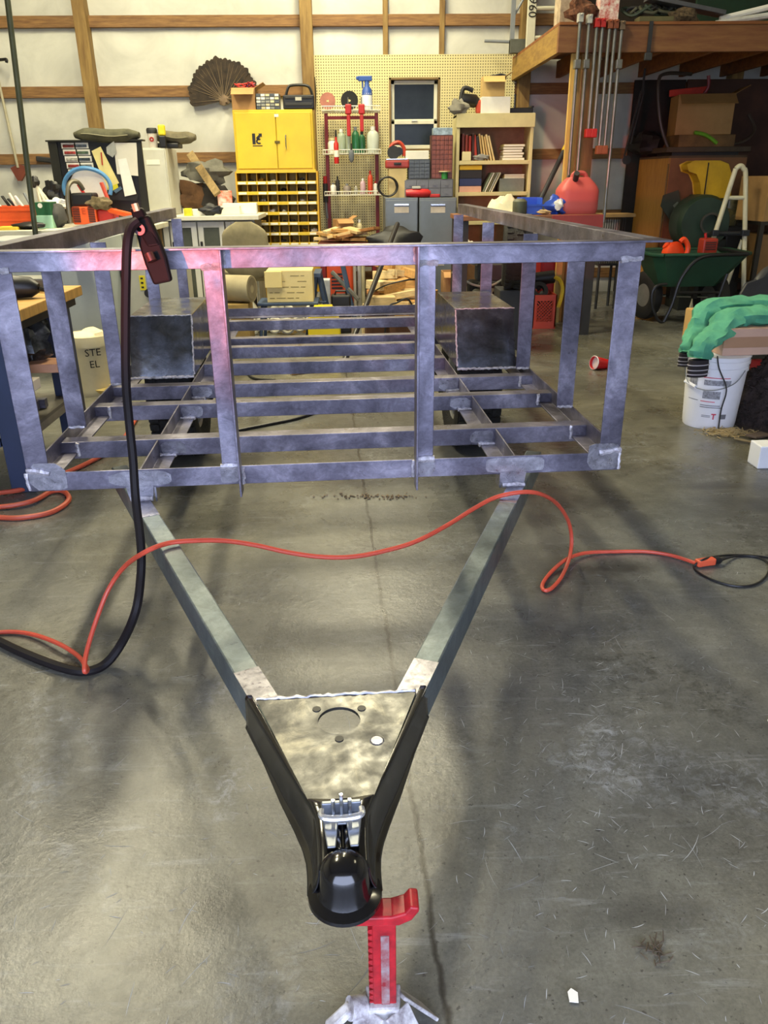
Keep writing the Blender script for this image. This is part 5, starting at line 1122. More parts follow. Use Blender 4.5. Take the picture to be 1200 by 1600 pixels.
# ================================================================== right of centre: bench with rags, bins, gas can
YT = 6.42; zt0 = at(880,336,Y=YT).z; x0, x1 = at(716,345,Y=YT).x, at(942,345,Y=YT).x
RT = M('#9a3a34',.5,var=.12)
t = thing('red_bench', 'long low bench with a dark red top behind the right trailer rail', 'bench', ((x0+x1)/2, YT+.3, 0))
MB().box(x0,x1,YT,YT+.55,zt0-.035,zt0).build('top', M('#8b5a3a',.65,var=.2), t, bevel=.004); MB().box(at(862,345,Y=YT).x,x1,YT-.012,YT,zt0-.10,zt0).build('red_edge', RT, t, bevel=.003)
for xx in (x0+.05,(x0+x1)/2,x1-.06):
    for yy in (YT+.06,YT+.5): MB().box(xx-.035,xx+.035,yy-.035,yy+.035,0,zt0-.035).build('leg', M('#2c2a28',.6), t)
def tx(px, Y=6.570): return at(px, 325, Y=Y).x
cloth('white_rag', 'crumpled cream cloth heaped on the bench below the bookcase', 'cloth', tx(752), tx(826), 6.490, 6.820, zt0, .14, M('#d9d2b0',.9,var=.1), 4)
t = thing('blue_bin', 'blue plastic stacking bin on the bench', 'bin', (tx(832), 6.570, zt0)); a = rb(815, 848, 309, 6.530, zt0)
MB().box(a[0],a[1],6.530,6.538,zt0,zt0+(a[3]-zt0)*.6).box(a[0],a[1],6.720,6.728,zt0,a[3]).box(a[0],a[0]+.008,6.538,6.720,zt0,a[3]).box(a[1]-.008,a[1],6.538,6.720,zt0,a[3]).box(a[0]+.008,a[1]-.008,6.538,6.720,zt0,zt0+.008).build('body', M('#2e56c4',.4,var=.05), t, bevel=.002); MB().box(a[0]-.006,a[1]+.006,6.524,6.530,zt0+(a[3]-zt0)*.5,zt0+(a[3]-zt0)*.62).build('front_lip', M('#2e56c4',.4), t)
t = thing('blue_bag', 'crumpled blue and white plastic bag beside the gas can', 'bag', (tx(868), 6.530, zt0)); lump(MB(), (tx(868),6.550,zt0+.065), .065, 7, (1.3,.8,1), .28, 10).build('wrap', M('#2b4fb5',.35,var=.1), t, smooth=True); lump(MB(), (tx(869),6.490,zt0+.075), .035, 9, (1,.6,1), .3).build('white_patch', WHITE, t, smooth=True)
bag('small_brown_rag', 'small tan rag scrap on the bench edge', 'rag', (tx(850,6.470), 6.470, zt0+.022), .022, M('#b59a70',.9), 5, (2.2,1.2,.8), .25)
MB().lathe([(0,0),(.05,0),(.055,.02),(.055,.10),(.035,.12),(0,.12)], (tx(808),6.470,zt0), 18).build('grey_tin', M('#575a48',.6,var=.3), smooth=True, label='dark olive paint tin standing in front of the cream cloth', cat='tin')
# red gas can
GAS = M('#b5504c',.5,var=.07,scale=3); a = rb(878, 941, 277, 6.490, zt0); gx = (a[0]+a[1])/2; gh = a[3]-zt0; hw = (a[1]-a[0])/2
t = thing('fuel_can', 'red plastic fuel can with a moulded handle on the bench', 'fuel can', (gx, 6.620, zt0))
def can(u, v):
    an = u*2*math.pi; ca, sa = math.cos(an), math.sin(an); z_ = v*gh
    s_ = 1.0 if v < .62 else 1.0-.50*((v-.62)/.38)**1.5
    s_ *= .93+.07*min(1, v*9) if v < .12 else 1
    return (gx+hw*s_*math.copysign(abs(ca)**.42, ca), 6.620+.12*s_*math.copysign(abs(sa)**.42, sa), zt0+.001+z_)
mb = MB().grid(can, 40, 16); mb.add([(gx+hw*.5*math.copysign(abs(math.cos(q))**.42,math.cos(q)), 6.620+.06*math.copysign(abs(math.sin(q))**.42,math.sin(q)), zt0+gh) for q in [k*math.pi/12 for k in range(24)]], [tuple(range(24))])
mb.build('body', GAS, t, smooth=True)
MB().tube(spline([(gx-hw*.35,6.590,zt0+gh-.01),(gx-hw*.25,6.590,zt0+gh+.025),(gx+hw*.25,6.590,zt0+gh+.025),(gx+hw*.4,6.590,zt0+gh-.03)],5), .018, 8).build('handle', GAS, t, smooth=True)
MB().tube([(gx-hw*.25,6.550,zt0+gh-.02),(gx-hw*.3,6.490,zt0+gh+.03)], .022, 10).build('cap', DARK, t); MB().tube([at(888,270,Y=6.620)-Vector((0,0,.03)), at(900,272,Y=6.620)-Vector((0,0,.03))], .016, 8).build('spout', DARK, t)
# upright things by the loft post: brush, wood handle
p0, p1 = at(842,318,Y=8.1), at(886,226,Y=8.5)
t = thing('push_broom', 'dark pole with a yellow end leaning between bookcase and loft post', 'pole', (p0.x, p0.y, 0)); dd = (p1-p0); pb_ = p0-dd*(p0.z/dd.z)
MB().tube([pb_+Vector((0,0,.02)), p0+dd*.9], .024, 10).build('shaft', M('#3b3b40',.5), t, smooth=True); MB().tube([p0+dd*.88, p0+dd*1.02], .027, 10).build('grip', M('#e0c21c',.5), t, smooth=True)
MB().tube([(at(899,250,Y=8.3).x,8.3,0), at(899,240,Y=8.3)], .02, 8).build('wooden_rod', M('#d2b063',.6), smooth=True, label='pale wooden handle standing behind the fuel can', cat='handle')
# tyre and hose reel, bins behind the right wheel box
x_, y_ = at(801,360,Y=7.35).x, 7.3
prof = [(.20,-.09),(.30,-.1),(.335,-.07),(.34,0),(.335,.07),(.30,.1),(.20,.09),(.20,-.09)]
def tyre(label, c, axis, s=1):
    t = thing('loose_tyre', label, 'tyre', (c[0], c[1], 0)); MB().lathe([(r*s,h*s) for r,h in prof], c, 36, axis).build('carcass', TREAD, t, smooth=True)
    tb = MB(); z = Vector(axis).normalized(); xq = z.orthogonal().normalized(); yq = z.cross(xq)
    for k in range(36):
        an = k*math.pi/18; d = xq*math.cos(an)+yq*math.sin(an); tg = z.cross(d)
        for off in (-.045, .045): p = Vector(c)+d*(.338*s)+z*off*s+tg*(.012 if off > 0 else 0); tb.extr([(-.03*s,-.012*s),(.03*s,-.012*s),(.03*s,.012*s),(-.03*s,.012*s)], p, z, tg, d*.008*s)
    tb.build('tread_block', TREAD, t, kind='stuff'); return t
x_ = at(806,345,Y=5.95).x
MB().box(x_-.1,x_+.1,5.9,6.15,0,.44).build('tyre_crate', DARK, bevel=.006, label='narrow dark box under the knobbly tyre', cat='box')
tyre('knobbly small tyre standing behind the right trailer rail', (x_, 5.98, .442+.262), (.988,-.156,0), .76)
cable('grey_hose', 'grey hose hanging in loops behind the right trailer posts', 'hose', [at(802,440,Y=6.9)+Vector((.045*math.cos(k*.8),.02*math.sin(k*.5),.17*math.sin(k*.8)-.03)) for k in range(40)], .011, M('#8e8c7a',.5), 3)
cable('black_hose', 'pale grey cable draped over the parts behind the right wheel box', 'cable', [at(706,425,Y=6.6),at(740,445,Y=6.6),at(770,445,Y=6.65),at(800,425,Y=6.7),at(815,415,Y=6.8)], .009, M('#a9a89c',.5))
cable('lower_cable', 'pale cable end curling above the right wheel box', 'cable', [(at(px,460,Y=7.2).x, 7.2+.02*i, .511+.02*(i>1)*(i-1)) for i, px in enumerate((772,785,798,810))], .010, M('#b0aea0',.5))
x0, x1 = at(724,470,Y=6.9).x, at(800,470,Y=6.9).x
t = thing('engine_block', 'dark greasy engine parts piled on a pallet behind the right wheel box', 'engine', ((x0+x1)/2, 7.28, 0))
MB().box(x0,x1,7.03,7.33,0,.10).build('pallet', BROWN, t); MB().box(x0+.08,x1-.08,7.08,7.30,.10,.36).build('block', DARK, t, bevel=.02)
for k in range(9):
    c = (x0+.08+.05*k, 7.07-.02*(k%2), .2+.06*(k%3)); MB().lathe([(.015,0),(.045,0),(.045,.03),(.02,.04),(.015,0)], c, 14, (.2*(k%3),-1,.1)).build('gear', M(['#55534c','#7f7c70','#3a3936'][k%3],.4,metal=.6), t)
MB().box(x0+.15,x1,7.14,7.32,.36,.5).build('motor_cover', M('#46474a',.5), t, bevel=.01)
bag('white_sack', 'white plastic sack among the parts behind the right wheel box', 'sack', (at(735,430,Y=7.2).x, 7.2, .59), .10, M('#dad7c4',.6), 14, (.9,.8,1.0), .25)
carton('brown_box', 'open brown carton right of the lumber heap', at(692,440,Y=7.05).x, at(712,440,Y=7.05).x, 7.05, 7.22, .0, at(702,425,Y=7.05).z, CARD)
# red milk crate with stuff, red tool chest behind
x0, x1 = at(832,500,Y=6.75).x, at(868,500,Y=6.75).x; z1 = at(850,461,Y=6.75).z; RC = M('#c8452e',.5,var=.06)
t = thing('milk_crate', 'red plastic lattice milk crate on the floor behind the trailer', 'crate', ((x0+x1)/2, 6.9, 0)); d_ = .28
y0c, y1c = 6.75, 6.75+d_
MB().box(x0,x1,y0c,y1c,0.001,.012).build('bottom', RC, t)
for nm, (ax0, ax1, ay0, ay1) in {'front':(x0,x1,y0c,y0c+.01),'back':(x0,x1,y1c-.01,y1c),'left':(x0,x0+.01,y0c,y1c),'right':(x1-.01,x1,y0c,y1c)}.items():
    mb = MB().box(ax0,ax1,ay0,ay1,.012,.06).box(ax0,ax1,ay0,ay1,z1-.05,z1)
    if nm in ('front','back'): mb.box(ax0,ax0+.03,ay0,ay1,.06,z1-.05).box(ax1-.03,ax1,ay0,ay1,.06,z1-.05)
    else: mb.box(ax0,ax1,ay0,ay0+.03,.06,z1-.05).box(ax0,ax1,ay1-.03,ay1,.06,z1-.05)
    w0, w1 = (ax0+.03, ax1-.03) if nm in ('front','back') else (ay0+.03, ay1-.03); H0, H1 = .06, z1-.05
    for sgn in (1,-1):
        for k in range(-4,6):
            s0 = w0+(w1-w0)*k/5; e0 = s0+(H1-H0)
            a0, a1 = max(w0,s0), min(w1,e0)
            if a1-a0 < .02: continue
            za, zb_ = H0+(a0-s0), H0+(a1-s0)
            if sgn < 0: a0, a1 = w0+w1-a0, w0+w1-a1
            if nm in ('front','back'): mb.bar((a0,(ay0+ay1)/2,za),(a1,(ay0+ay1)/2,zb_), .008, .008)
            else: mb.bar(((ax0+ax1)/2,a0,za),((ax0+ax1)/2,a1,zb_), .008, .008)
    mb.build('lattice_side', RC, t)
bag('crate_tools', 'heap of black cables and tools filling the red crate', 'tools', ((x0+x1)/2, 6.89, z1*.62), .09, DARK, 8, (.95,1.0,1.1), .2)
MB().lathe([(.04,0),(.075,0),(.075,.03),(.04,.03),(.04,0)], ((x0+x1)/2-.04,6.85,z1+.02), 20, (.2,-1,.7)).build('disc_pack', DARK, smooth=True, label='black disc lying on the tools in the red crate', cat='disc')
cable('yellow_hook', 'yellow plastic hook handle sticking out of the red crate', 'handle', [at(867,433,Y=6.85),at(875,438,Y=6.85),at(879,450,Y=6.85),at(877,465,Y=6.85),at(872,480,Y=6.85)], .016, M('#e0bb22',.5))
x2, x3 = at(843,440,Y=7.2).x, at(884,440,Y=7.2).x; z2 = at(865,404,Y=7.2).z
t = thing('red_tool_chest', 'dark red steel tool chest behind the milk crate', 'tool chest', ((x2+x3)/2, 7.35, 0)); MB().box(x2,x3,7.2,7.5,.03,z2).build('body', M('#8e1216',.4,var=.1), t, bevel=.008)
for k in range(3): MB().box(x2+.02,x3-.02,7.19,7.2,.06+k*z2*.3,.04+(k+1)*z2*.3).build('drawer', M('#9c151a',.4,var=.08), t, bevel=.004)
MB().box(x2+.02,x3-.02,7.24,7.46,0,.03).build('base', BLACK, t)
t = thing('black_grinder', 'black hose bundle and tool lying over the red crate', 'hose bundle', (at(850,440,Y=6.95).x, 6.95, z1)); qx = at(848,440,Y=6.98).x
MB().tube([(qx-.09,7.0,z1+.10),(qx+.10,7.0,z1+.12)], .055, 12).build('roll', BLACK, t, smooth=True); MB().tube([(qx-.05,7.0,z1+.02),(qx+.02,6.99,z1+.08)], .03, 8).build('grip', DARK, t)
# ================================================================== the storage loft on the right
YLf = 7.0; zl0 = 2.10; zl1 = at(1100, 38, Y=YLf).z; xlo = at(801,110,Y=8.9).x
LB = M('#8a5422',.65,var=.22,scale=3,stretch=(1,5,9),col2='#6a3a16')
t = thing('storage_loft', 'wooden storage loft with heavy joist beams along the right side', 'loft', (xlo+1.5, 8, zl0))
MB().box(xlo,XR-.03,YLf,YLf+.045,zl0,zl1).build('front_beam', M('#80582f',.6,var=.25,scale=2,stretch=(1.2,5,9),col2='#66391d'), t, bevel=.003)
MB().box(xlo,xlo+.045,YLf+.045,YW-.06,zl0,zl1).build('side_beam', M('#9c7b38',.6,var=.2,scale=3,stretch=(5,2,12),col2='#7c5c28'), t, bevel=.003)
k = 0; xx = xlo+.45
while xx < XR-.1: MB().box(xx,xx+.04,YLf+.045,YW-.06,zl0+.02,zl1-.02).build('joist', LB, t); xx += .42
yy = YLf-.01
while yy < YW-.2: MB().box(xlo,XR-.03,yy,yy+.19,zl1,zl1+.02).build('deck_board', LB, t); yy += .196
px_ = at(920,180,Y=YLf).x
MB().box(px_-.075,px_+.07,YLf+.05,YLf+.19,0,zl0).build('post', M('#7c5a30',.65,var=.25,scale=3,stretch=(7,7,1)), t, bevel=.004)
MB().box(at(896,150,Y=YLf-.01).x-.02,at(903,150,Y=YLf-.01).x,YLf+.055,YLf+.09,.0,zl0).build('post_board', M('#c9a557',.65,var=.15,stretch=(7,7,1)), t, bevel=.002)
zd = zl1+.021
# pipe clamps hanging on the front beam
PIPE = M('#86867f',.35,metal=.7,var=.15,scale=12)
ends = [(907,28,300,'grey'),(921,30,290,'grey'),(933,36,214,'red'),(942,36,214,'red'),(953,38,240,'rust'),(962,38,240,'rust'),(972,40,348,'steel')]
for i, (px, y0_, y1_, kk) in enumerate(ends):
    q = at(px, y0_, Y=YLf-.04); zlow = at(px-6, y1_, Y=YLf-.04).z
    t = thing('pipe_clamp', ['first','second','third','fourth','fifth','sixth','seventh'][i]+' steel pipe clamp from the left on the loft beam', 'pipe clamp', (q.x, q.y, zlow), group='pipe clamps hanging on the loft beam')
    MB().tube([(q.x,q.y,zlow),(q.x,q.y,q.z)], .0135, 10).build('pipe', PIPE, t, smooth=True)
    cm = {'grey':M('#b9b8ae',.4,metal=.3),'red':RED,'rust':M('#8c4a2a',.6),'steel':M('#6d5a44',.5)}[kk]
    MB().box(q.x-.02,q.x+.02,q.y-.025,q.y+.035,q.z-.03,q.z+.03).tube([(q.x,q.y-.05,q.z+.02),(q.x,q.y-.02,q.z+.02)],.008,8).build('head_jaw', cm, t, bevel=.004)
    zj = at(px-2, 100, Y=YLf-.04).z if i in (0,1,6) else zlow+.03
    MB().box(q.x-.024,q.x+.024,q.y-.03,q.y+.03,zj-.035,zj+.03).build('sliding_jaw', cm if i not in (0,1,6) else PIPE, t, bevel=.006)
# white extension ladder with black numerals
x_ = at(829,50,Y=8.6).x; t = thing('extension_ladder', 'white extension ladder lettered 960 standing on the loft', 'ladder', (x_, 8.6, zd)); LW = M('#cfcdb6',.5,var=.06)
MB().box(x_-.04,x_+.04,8.58,8.62,zd,zd+.95).build('rail', LW, t, bevel=.004); MB().box(x_+.38,x_+.44,8.58,8.62,zd,zd+.95).build('rail', LW, t, bevel=.004)
for k in range(4): MB().tube([(x_+.04,8.6,zd+.12+.24*k),(x_+.38,8.6,zd+.12+.24*k)], .018, 8).build('rung', LW, t)
text('960', (x_,8.576,at(829,12,Y=8.58).z), .11, BK, t, rot=(math.pi/2,math.pi/2,0))
x_ = at(808,60,Y=8.7).x; t = thing('shelf_bracket', 'grey steel frame standing on the loft corner beside the ladder', 'frame', (x_, 8.7, zd)); MB().box(x_-.07,x_-.03,8.68,8.72,zd,zd+.7).build('upright', GREY, t); MB().box(x_-.07,x_+.10,8.66,8.74,zd,zd+.12).build('block', M('#55574c',.5), t, bevel=.004); MB().tube([(x_-.05,8.7,zd+.3),(x_+.07,8.7,zd+.5)], .012, 6).build('arm', GREY, t)
MB().tube([at(757,64,Y=8.8), at(815,66,Y=8.75)], .014, 8).build('steel_rod', GREY, smooth=True, label='grey steel rod sticking out from the loft corner', cat='rod')
# loft clutter
carton('flat_cartons', 'upright brown and white printed carton on the loft above the corner', at(872,30,Y=7.3).x, at(892,30,Y=7.3).x, 7.25, 7.45, zd, zd+.42, M('#b9a58a',.7,var=.3,scale=12), flaps=False)
carton('red_white_carton', 'red and white printed carton standing behind the pipe clamps', at(936,15,Y=7.1).x, at(966,15,Y=7.1).x, 7.08, 7.2, zd, zd+.35, M('#b32a22',.5,var=.6,scale=26,col2='#e8e2d4'), flaps=False)
bag('brown_rag_pile', 'brown tangled fibre bundle on the loft left of the red carton', 'bundle', (at(912,14,Y=7.12).x, 7.14, zd+.09), .09, M('#6d4630',.95,var=.5,scale=30), 23, (1.3,.7,.9), .35)
for i in range(9):
    q = at(985+9*i, 22+4*math.sin(i*1.7), Y=7.12)
    pts = [(q.x+.09*math.cos(k*1.1+i)+.01*k, 7.13+.05*math.sin(k*.9), zd+.05+.07*abs(math.sin(k*.8+i))) for k in range(9)]
    cable('wire_bundle', ['first','second','third','fourth','fifth','sixth','seventh','eighth','ninth'][i]+' loop from the left of the tangled wires on the loft edge', 'wire', pts, .012, [M('#2e3a2c',.6), BLACK, M('#4a4a3a',.6)][i%3], 4, group='tangled wires on the loft edge')
MB().box(at(994,45,Y=7.05).x,at(1048,45,Y=7.05).x,7.0,7.12,zd,zd+.035).build('olive_board', M('#5f5a38',.7,var=.2), bevel=.004, label='olive board under the tangled wires on the loft edge', cat='board')
q = at(1018,48,Y=6.96); t = thing('hanging_strap', 'dark strap with a buckle hanging over the loft front beam', 'strap', (q.x, 6.98, q.z-.3)); MB().box(q.x-.015,q.x+.015,6.975,6.983,at(1018,82,Y=6.96).z,zl1+.02).build('webbing', DARK, t); MB().box(q.x-.03,q.x+.03,6.965,6.99,at(1018,94,Y=6.96).z,at(1018,82,Y=6.96).z).build('buckle', M('#4a4a48',.4,metal=.5), t, bevel=.005)
MB().obox(at(1070,10,Y=7.1), (.62,.15,.03), (0,.17,0)).build('grey_board', M('#4d4e52',.6), bevel=.004, label='long dark grey board lying tilted on the loft', cat='board')
MB().tube([at(1125,30,Y=7.08), at(1215,8,Y=7.08)], .022, 8).build('white_tube', WHITE, smooth=True, label='upper white tube lying along the loft edge', cat='tube')
MB().tube([at(1118,37,Y=7.05), at(1215,22,Y=7.05)], .022, 8).build('white_tube', M('#cfcfc8',.4), smooth=True, label='lower pale tube lying along the loft edge', cat='tube')
lump(MB(), (at(1068,45,Y=6.98).x,7.03,zd+.03), .06, 41, (1.8,.8,.9), .4).build('fringe_bundle', M('#5a4a34',.95,var=.5,scale=40), smooth=True, label='frayed straw coloured bundle on the loft front edge', cat='bundle')
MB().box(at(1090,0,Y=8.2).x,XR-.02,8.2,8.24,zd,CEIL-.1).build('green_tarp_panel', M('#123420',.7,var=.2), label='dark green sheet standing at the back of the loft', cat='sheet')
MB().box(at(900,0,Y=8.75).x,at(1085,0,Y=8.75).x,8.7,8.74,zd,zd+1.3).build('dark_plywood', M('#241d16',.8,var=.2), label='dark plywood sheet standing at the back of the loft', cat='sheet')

# ================================================================== under the loft
MB().box(at(984,200,Y=8.88).x, at(1062,200,Y=8.88).x, 8.86, 8.885, .02, zl0-.01).build('shade_sheet', M('#1d1915',.8,var=.3), bevel=.002, label='tall near-black sheet added for the dark shade under the loft', cat='sheet')  # added panel, its near-black colour stands in for shade on the wall
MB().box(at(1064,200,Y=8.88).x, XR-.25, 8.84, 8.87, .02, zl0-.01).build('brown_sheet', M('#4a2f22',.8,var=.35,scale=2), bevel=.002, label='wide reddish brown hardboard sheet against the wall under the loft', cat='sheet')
XB = at(1039,300,Y=8.0).x; zbt = at(1039,247,Y=8.0).z
t = thing('wood_cupboard', 'tall plywood cupboard with honey coloured side under the loft', 'cupboard', (XB+.35, 8.4, 0))
MB().box(XB,XB+.02,8.0,8.83,.0,zbt).build('side_panel', M('#a87c36',.55,var=.22,scale=5,stretch=(1,12,1),col2='#8a5f22'), t, bevel=.002); MB().box(XB+.02,XB+.75,8.0,8.02,.0,zbt).build('front_panel', M('#7a5232',.6,var=.15), t); MB().box(XB,XB+.75,8.0,8.83,zbt,zbt+.02).build('top', M('#4e3a24',.6), t); MB().box(XB+.73,XB+.75,8.02,8.83,0,zbt).build('side_panel', M('#7a5232',.6,var=.15), t)
MB().tube([(XB+.0,7.995,zbt-.05+(-.1)*k+.02*math.sin(k)) for k in range(11)], .008, 6).build('edge_rope', M('#6a5432',.8), t)
zk = zbt+.021
bag('black_tarp_heap', 'black tarp heap on top of the wood cupboard', 'tarp', (XB+.0, 8.62, zk+.12), .17, M('#141414',.7), 33, (1.0,1.2,.65), .25)
a = rb(1062, 1118, 148, 8.2, zk+.18); 
t = thing('wheel_dolly', 'dark steel and plywood cart piled on the cupboard below the carton', 'cart', ((a[0]+a[1])/2, 8.3, zk))
MB().box(a[0]-.12,a[1]+.35,8.06,8.55,zk+.03,zk+.075).build('deck', M('#4a3d2c',.7,var=.2), t, bevel=.004); MB().box(a[0]-.05,a[1]+.25,8.1,8.5,zk,zk+.03).build('runner', DARK, t)
MB().tube(spline([(a[0]-.1,8.1,zk+.075),(a[0]-.2,8.1,zk+.3),(a[0]-.24,8.15,zk+.62),(a[0]-.16,8.2,zk+.70),(a[0]+.1,8.25,zk+.70)],5), .016, 8).build('handle', M('#3b342c',.5), t, smooth=True)
MB().tube(spline([(a[1]+.1,8.15,zk+.09),(a[1]+.3,8.15,zk+.12),(a[1]+.42,8.2,zk+.22),(a[1]+.36,8.25,zk+.36)],5), .014, 8).build('hoop', M('#463a2e',.5), t, smooth=True)
MB().box(a[0],a[1]+.2,8.1,8.5,zk+.075,zk+.18).build('folded_boards', M('#7a5a30',.7,var=.3), t, bevel=.004)
carton('brown_carton', 'large open brown cardboard box on the cart under the loft', a[0], a[1]+.17, 8.12, 8.48, zk+.181, a[3], M('#a9814a',.75,var=.1), rz=-.15)
cable('green_clamp_bar', 'bright green plastic spring clamp under the brown cardboard box', 'clamp', [at(1085,207,Y=8.03),at(1100,210,Y=8.03),at(1112,217,Y=8.03),at(1120,224,Y=8.03)], [.02,.018,.018,.022]+[.018]*0 if False else .017, M('#6fae2c',.4))
MB().bar(at(1046,146,Y=8.55), at(1105,140,Y=8.55), .03, .06).build('orange_bar', M('#c4321c',.5), bevel=.006, label='orange red bar on the wall under the loft', cat='bar')
MB().tube(spline([at(1107,118,Y=8.5),at(1107,135,Y=8.5),at(1100,146,Y=8.52)],5), .016, 8).build('red_hook', M('#8c2a26',.5), smooth=True, label='dark red steel hook hanging under the loft joists', cat='hook')
q = at(993,200,Y=8.2); t = thing('webbing_strap', 'black webbing harness hanging beside the cupboard under the loft', 'strap', (q.x, 8.2, at(977,248,Y=8.2).z))
MB().bar(at(1002,142,Y=8.2), at(975,245,Y=8.2), .03, .01).build('webbing', BLACK, t); MB().bar(at(1006,142,Y=8.19), at(985,225,Y=8.19), .025, .01).build('webbing', BLACK, t); MB().lathe([(0,-.01),(.04,-.01),(.04,.01),(0,.01)], at(979,250,Y=8.2), 16, (0,1,0)).build('buckle', BLACK, t); MB().bar(at(1004,143,Y=8.2), Vector((at(1004,143,Y=8.2).x,8.2,zl0+.02)), .02, .008).build('hanger', BLACK, t)
# yellow guard and green blower
q = at(1115,280,Y=7.75); YH = M('#c9a31a',.45,var=.15,scale=4)
t = thing('shredder', 'yellow hooded green blower machine standing under the loft', 'machine', (q.x, 7.8, 0))
pts = [(1076,258),(1086,253),(1125,253),(1137,258),(1142,275),(1140,307),(1098,308),(1096,285),(1090,270),(1078,266)]
P = [at(a_,b_,Y=7.72) for a_,b_ in pts]; mb = MB(); nn = len(P); mb.add([tuple(p) for p in P]+[(p.x+.02,p.y+.24,p.z) for p in P], [tuple(range(nn)), tuple(range(2*nn-1,nn-1,-1))]+[(i,(i+1)%nn,(i+1)%nn+nn,i+nn) for i in range(nn)]); mb.build('yellow_hood', YH, t, bevel=.012)
MB().box(at(1104,281,Y=7.71).x-.004,at(1104,281,Y=7.71).x+.004,7.71,7.722,at(1104,306,Y=7.71).z,at(1104,254,Y=7.71).z).build('seam', BLACK, t)
c = at(1092,348,Y=7.6); GM = M('#24382e',.45,var=.2)
MB().lathe([(.06,.0),(.12,-.02),(.19,.0),(.235,.03),(.245,.10),(.22,.15),(0,.15)], c, 32, (0,-1,0)).lathe([(0,-.16),(.2,-.16),(.245,-.1),(.245,.1)], c, 32, (0,-1,0)).build('blower_housing', GM, t, smooth=True)
c2 = at(1102,348,Y=7.53); MB().lathe([(.05,-.1),(.085,-.1),(.085,.10),(.095,.12),(.075,.12),(.07,-.08)], c2, 24, (0,-1,0)).build('inlet_pipe', M('#3b3a34',.5), t, smooth=True)
MB().box(c.x-.09,c.x+.3,7.62,7.95,0,c.z-.15).build('base_frame', M('#1d2320',.6), t, bevel=.01); MB().box(c.x+.02,c.x+.32,7.74,7.97,c.z-.16,at(1115,306,Y=7.72).z+.01).build('body', GM, t, bevel=.01)
MB().bar(at(1055,318,Y=7.8), at(1075,345,Y=7.75), .08, .05).build('chute', M('#4d523e',.6), t)
sheet('grey green canvas flap hanging from the cupboard edge', [(1036,305),(1060,297),(1068,335),(1052,352),(1032,322)], 7.9, M('#3f4438',.8,var=.2), 'canvas', 'canvas_flap')
# white tubular step frame
YA = 7.36; TB = M('#d8d2b4',.45,var=.08)
t = thing('tube_ladder', 'cream tubular step frame standing between blower and wheelbarrow', 'ladder', (at(1150,470,Y=YA).x, YA, 0))
top = at(1157,259,Y=YA); f1 = at(1163,300,Y=YA); ft = Vector((at(1164,470,Y=YA).x, YA, 0.0)); fl = at(1115,372,Y=YA); dd = (fl-at(1146,275,Y=YA)); fl2 = fl-Vector((0,0,0))+dd*(fl.z/-dd.z)
MB().tube(spline([fl2, fl, at(1146,275,Y=YA), at(1150,264,Y=YA), top, at(1162,264,Y=YA), at(1165,275,Y=YA), at(1164,350,Y=YA), ft],6), .021, 10).build('hoop', TB, t, smooth=True)
MB().tube([at(1137,309,Y=YA), at(1164,309,Y=YA)], .017, 8).build('rung', TB, t); MB().tube([at(1114,365,Y=YA)+Vector((-.0,-.0,0)), at(1166,365,Y=YA)], .02, 8).build('dark_collar', M('#20242c',.5), t)
MB().bar(at(1112,364,Y=YA-.03), at(1122,364,Y=YA-.03), .05, .05).bar(at(1158,364,Y=YA-.03), at(1170,364,Y=YA-.03), .05, .05).build('joint_sleeve', M('#20242c',.5), t, bevel=.006)
MB().tube([at(1168,366,Y=YA)+Vector((0,.08,-.05)), Vector((at(1130,430,Y=YA+.08).x,YA+.08,0))], .018, 8).build('rear_leg', TB, t); MB().tube([at(1164,366,Y=YA), at(1168,366,Y=YA)+Vector((0,.08,-.05))], .016, 8).build('hinge_arm', M('#20242c',.5), t)
carton('torn_carton', 'torn brown carton with an open flap at the right edge under the loft', at(1178,320,Y=7.5).x, at(1178,320,Y=7.5).x+.4, 7.4, 7.8, at(1190,345,Y=7.5).z, at(1190,275,Y=7.5).z, M('#a6814e',.75,var=.12), rz=.2)
zq = at(1190,345,Y=7.5).z
t = thing('dark_shelf_unit', 'dark steel shelf unit carrying the torn carton at the right edge', 'shelf', (at(1195,400,Y=7.6).x+.2, 7.6, 0)); xs = at(1172,380,Y=7.5).x
MB().box(xs,xs+.55,7.36,7.85,zq-.03,zq-.001).build('shelf', M('#26221c',.6), t)
for xx in (xs+.02,xs+.53):
    for yy in (7.38,7.83): MB().box(xx-.02,xx+.02,yy-.02,yy+.02,0,zq-.03).build('post', M('#26221c',.6), t)
MB().box(xs+.02,xs+.53,7.36,7.84,.25,.28).build('shelf', M('#26221c',.6), t)
carton('tall_carton', 'tall brown carton under the dark shelf unit at the right edge', xs+.06, xs+.45, 7.42, 7.8, .281, zq-.12, M('#8d6a3c',.75,var=.12), flaps=False)
lump(MB(), (at(1140,335,Y=7.9).x,7.9,at(1140,335,Y=7.9).z), .13, 51, (1.1,.7,.9), .35).build('plastic_bag', M('#8f8352',.3,var=.4,scale=14), smooth=True, label='crumpled clear and straw coloured plastic bag behind the step frame', cat='bag')
MB().box(at(1128,360,Y=7.85).x,at(1160,360,Y=7.85).x,7.75,7.97,0,at(1140,352,Y=7.9).z).build('black_bin', M('#15161a',.55), bevel=.02, label='black bin standing behind the cream step frame', cat='bin')
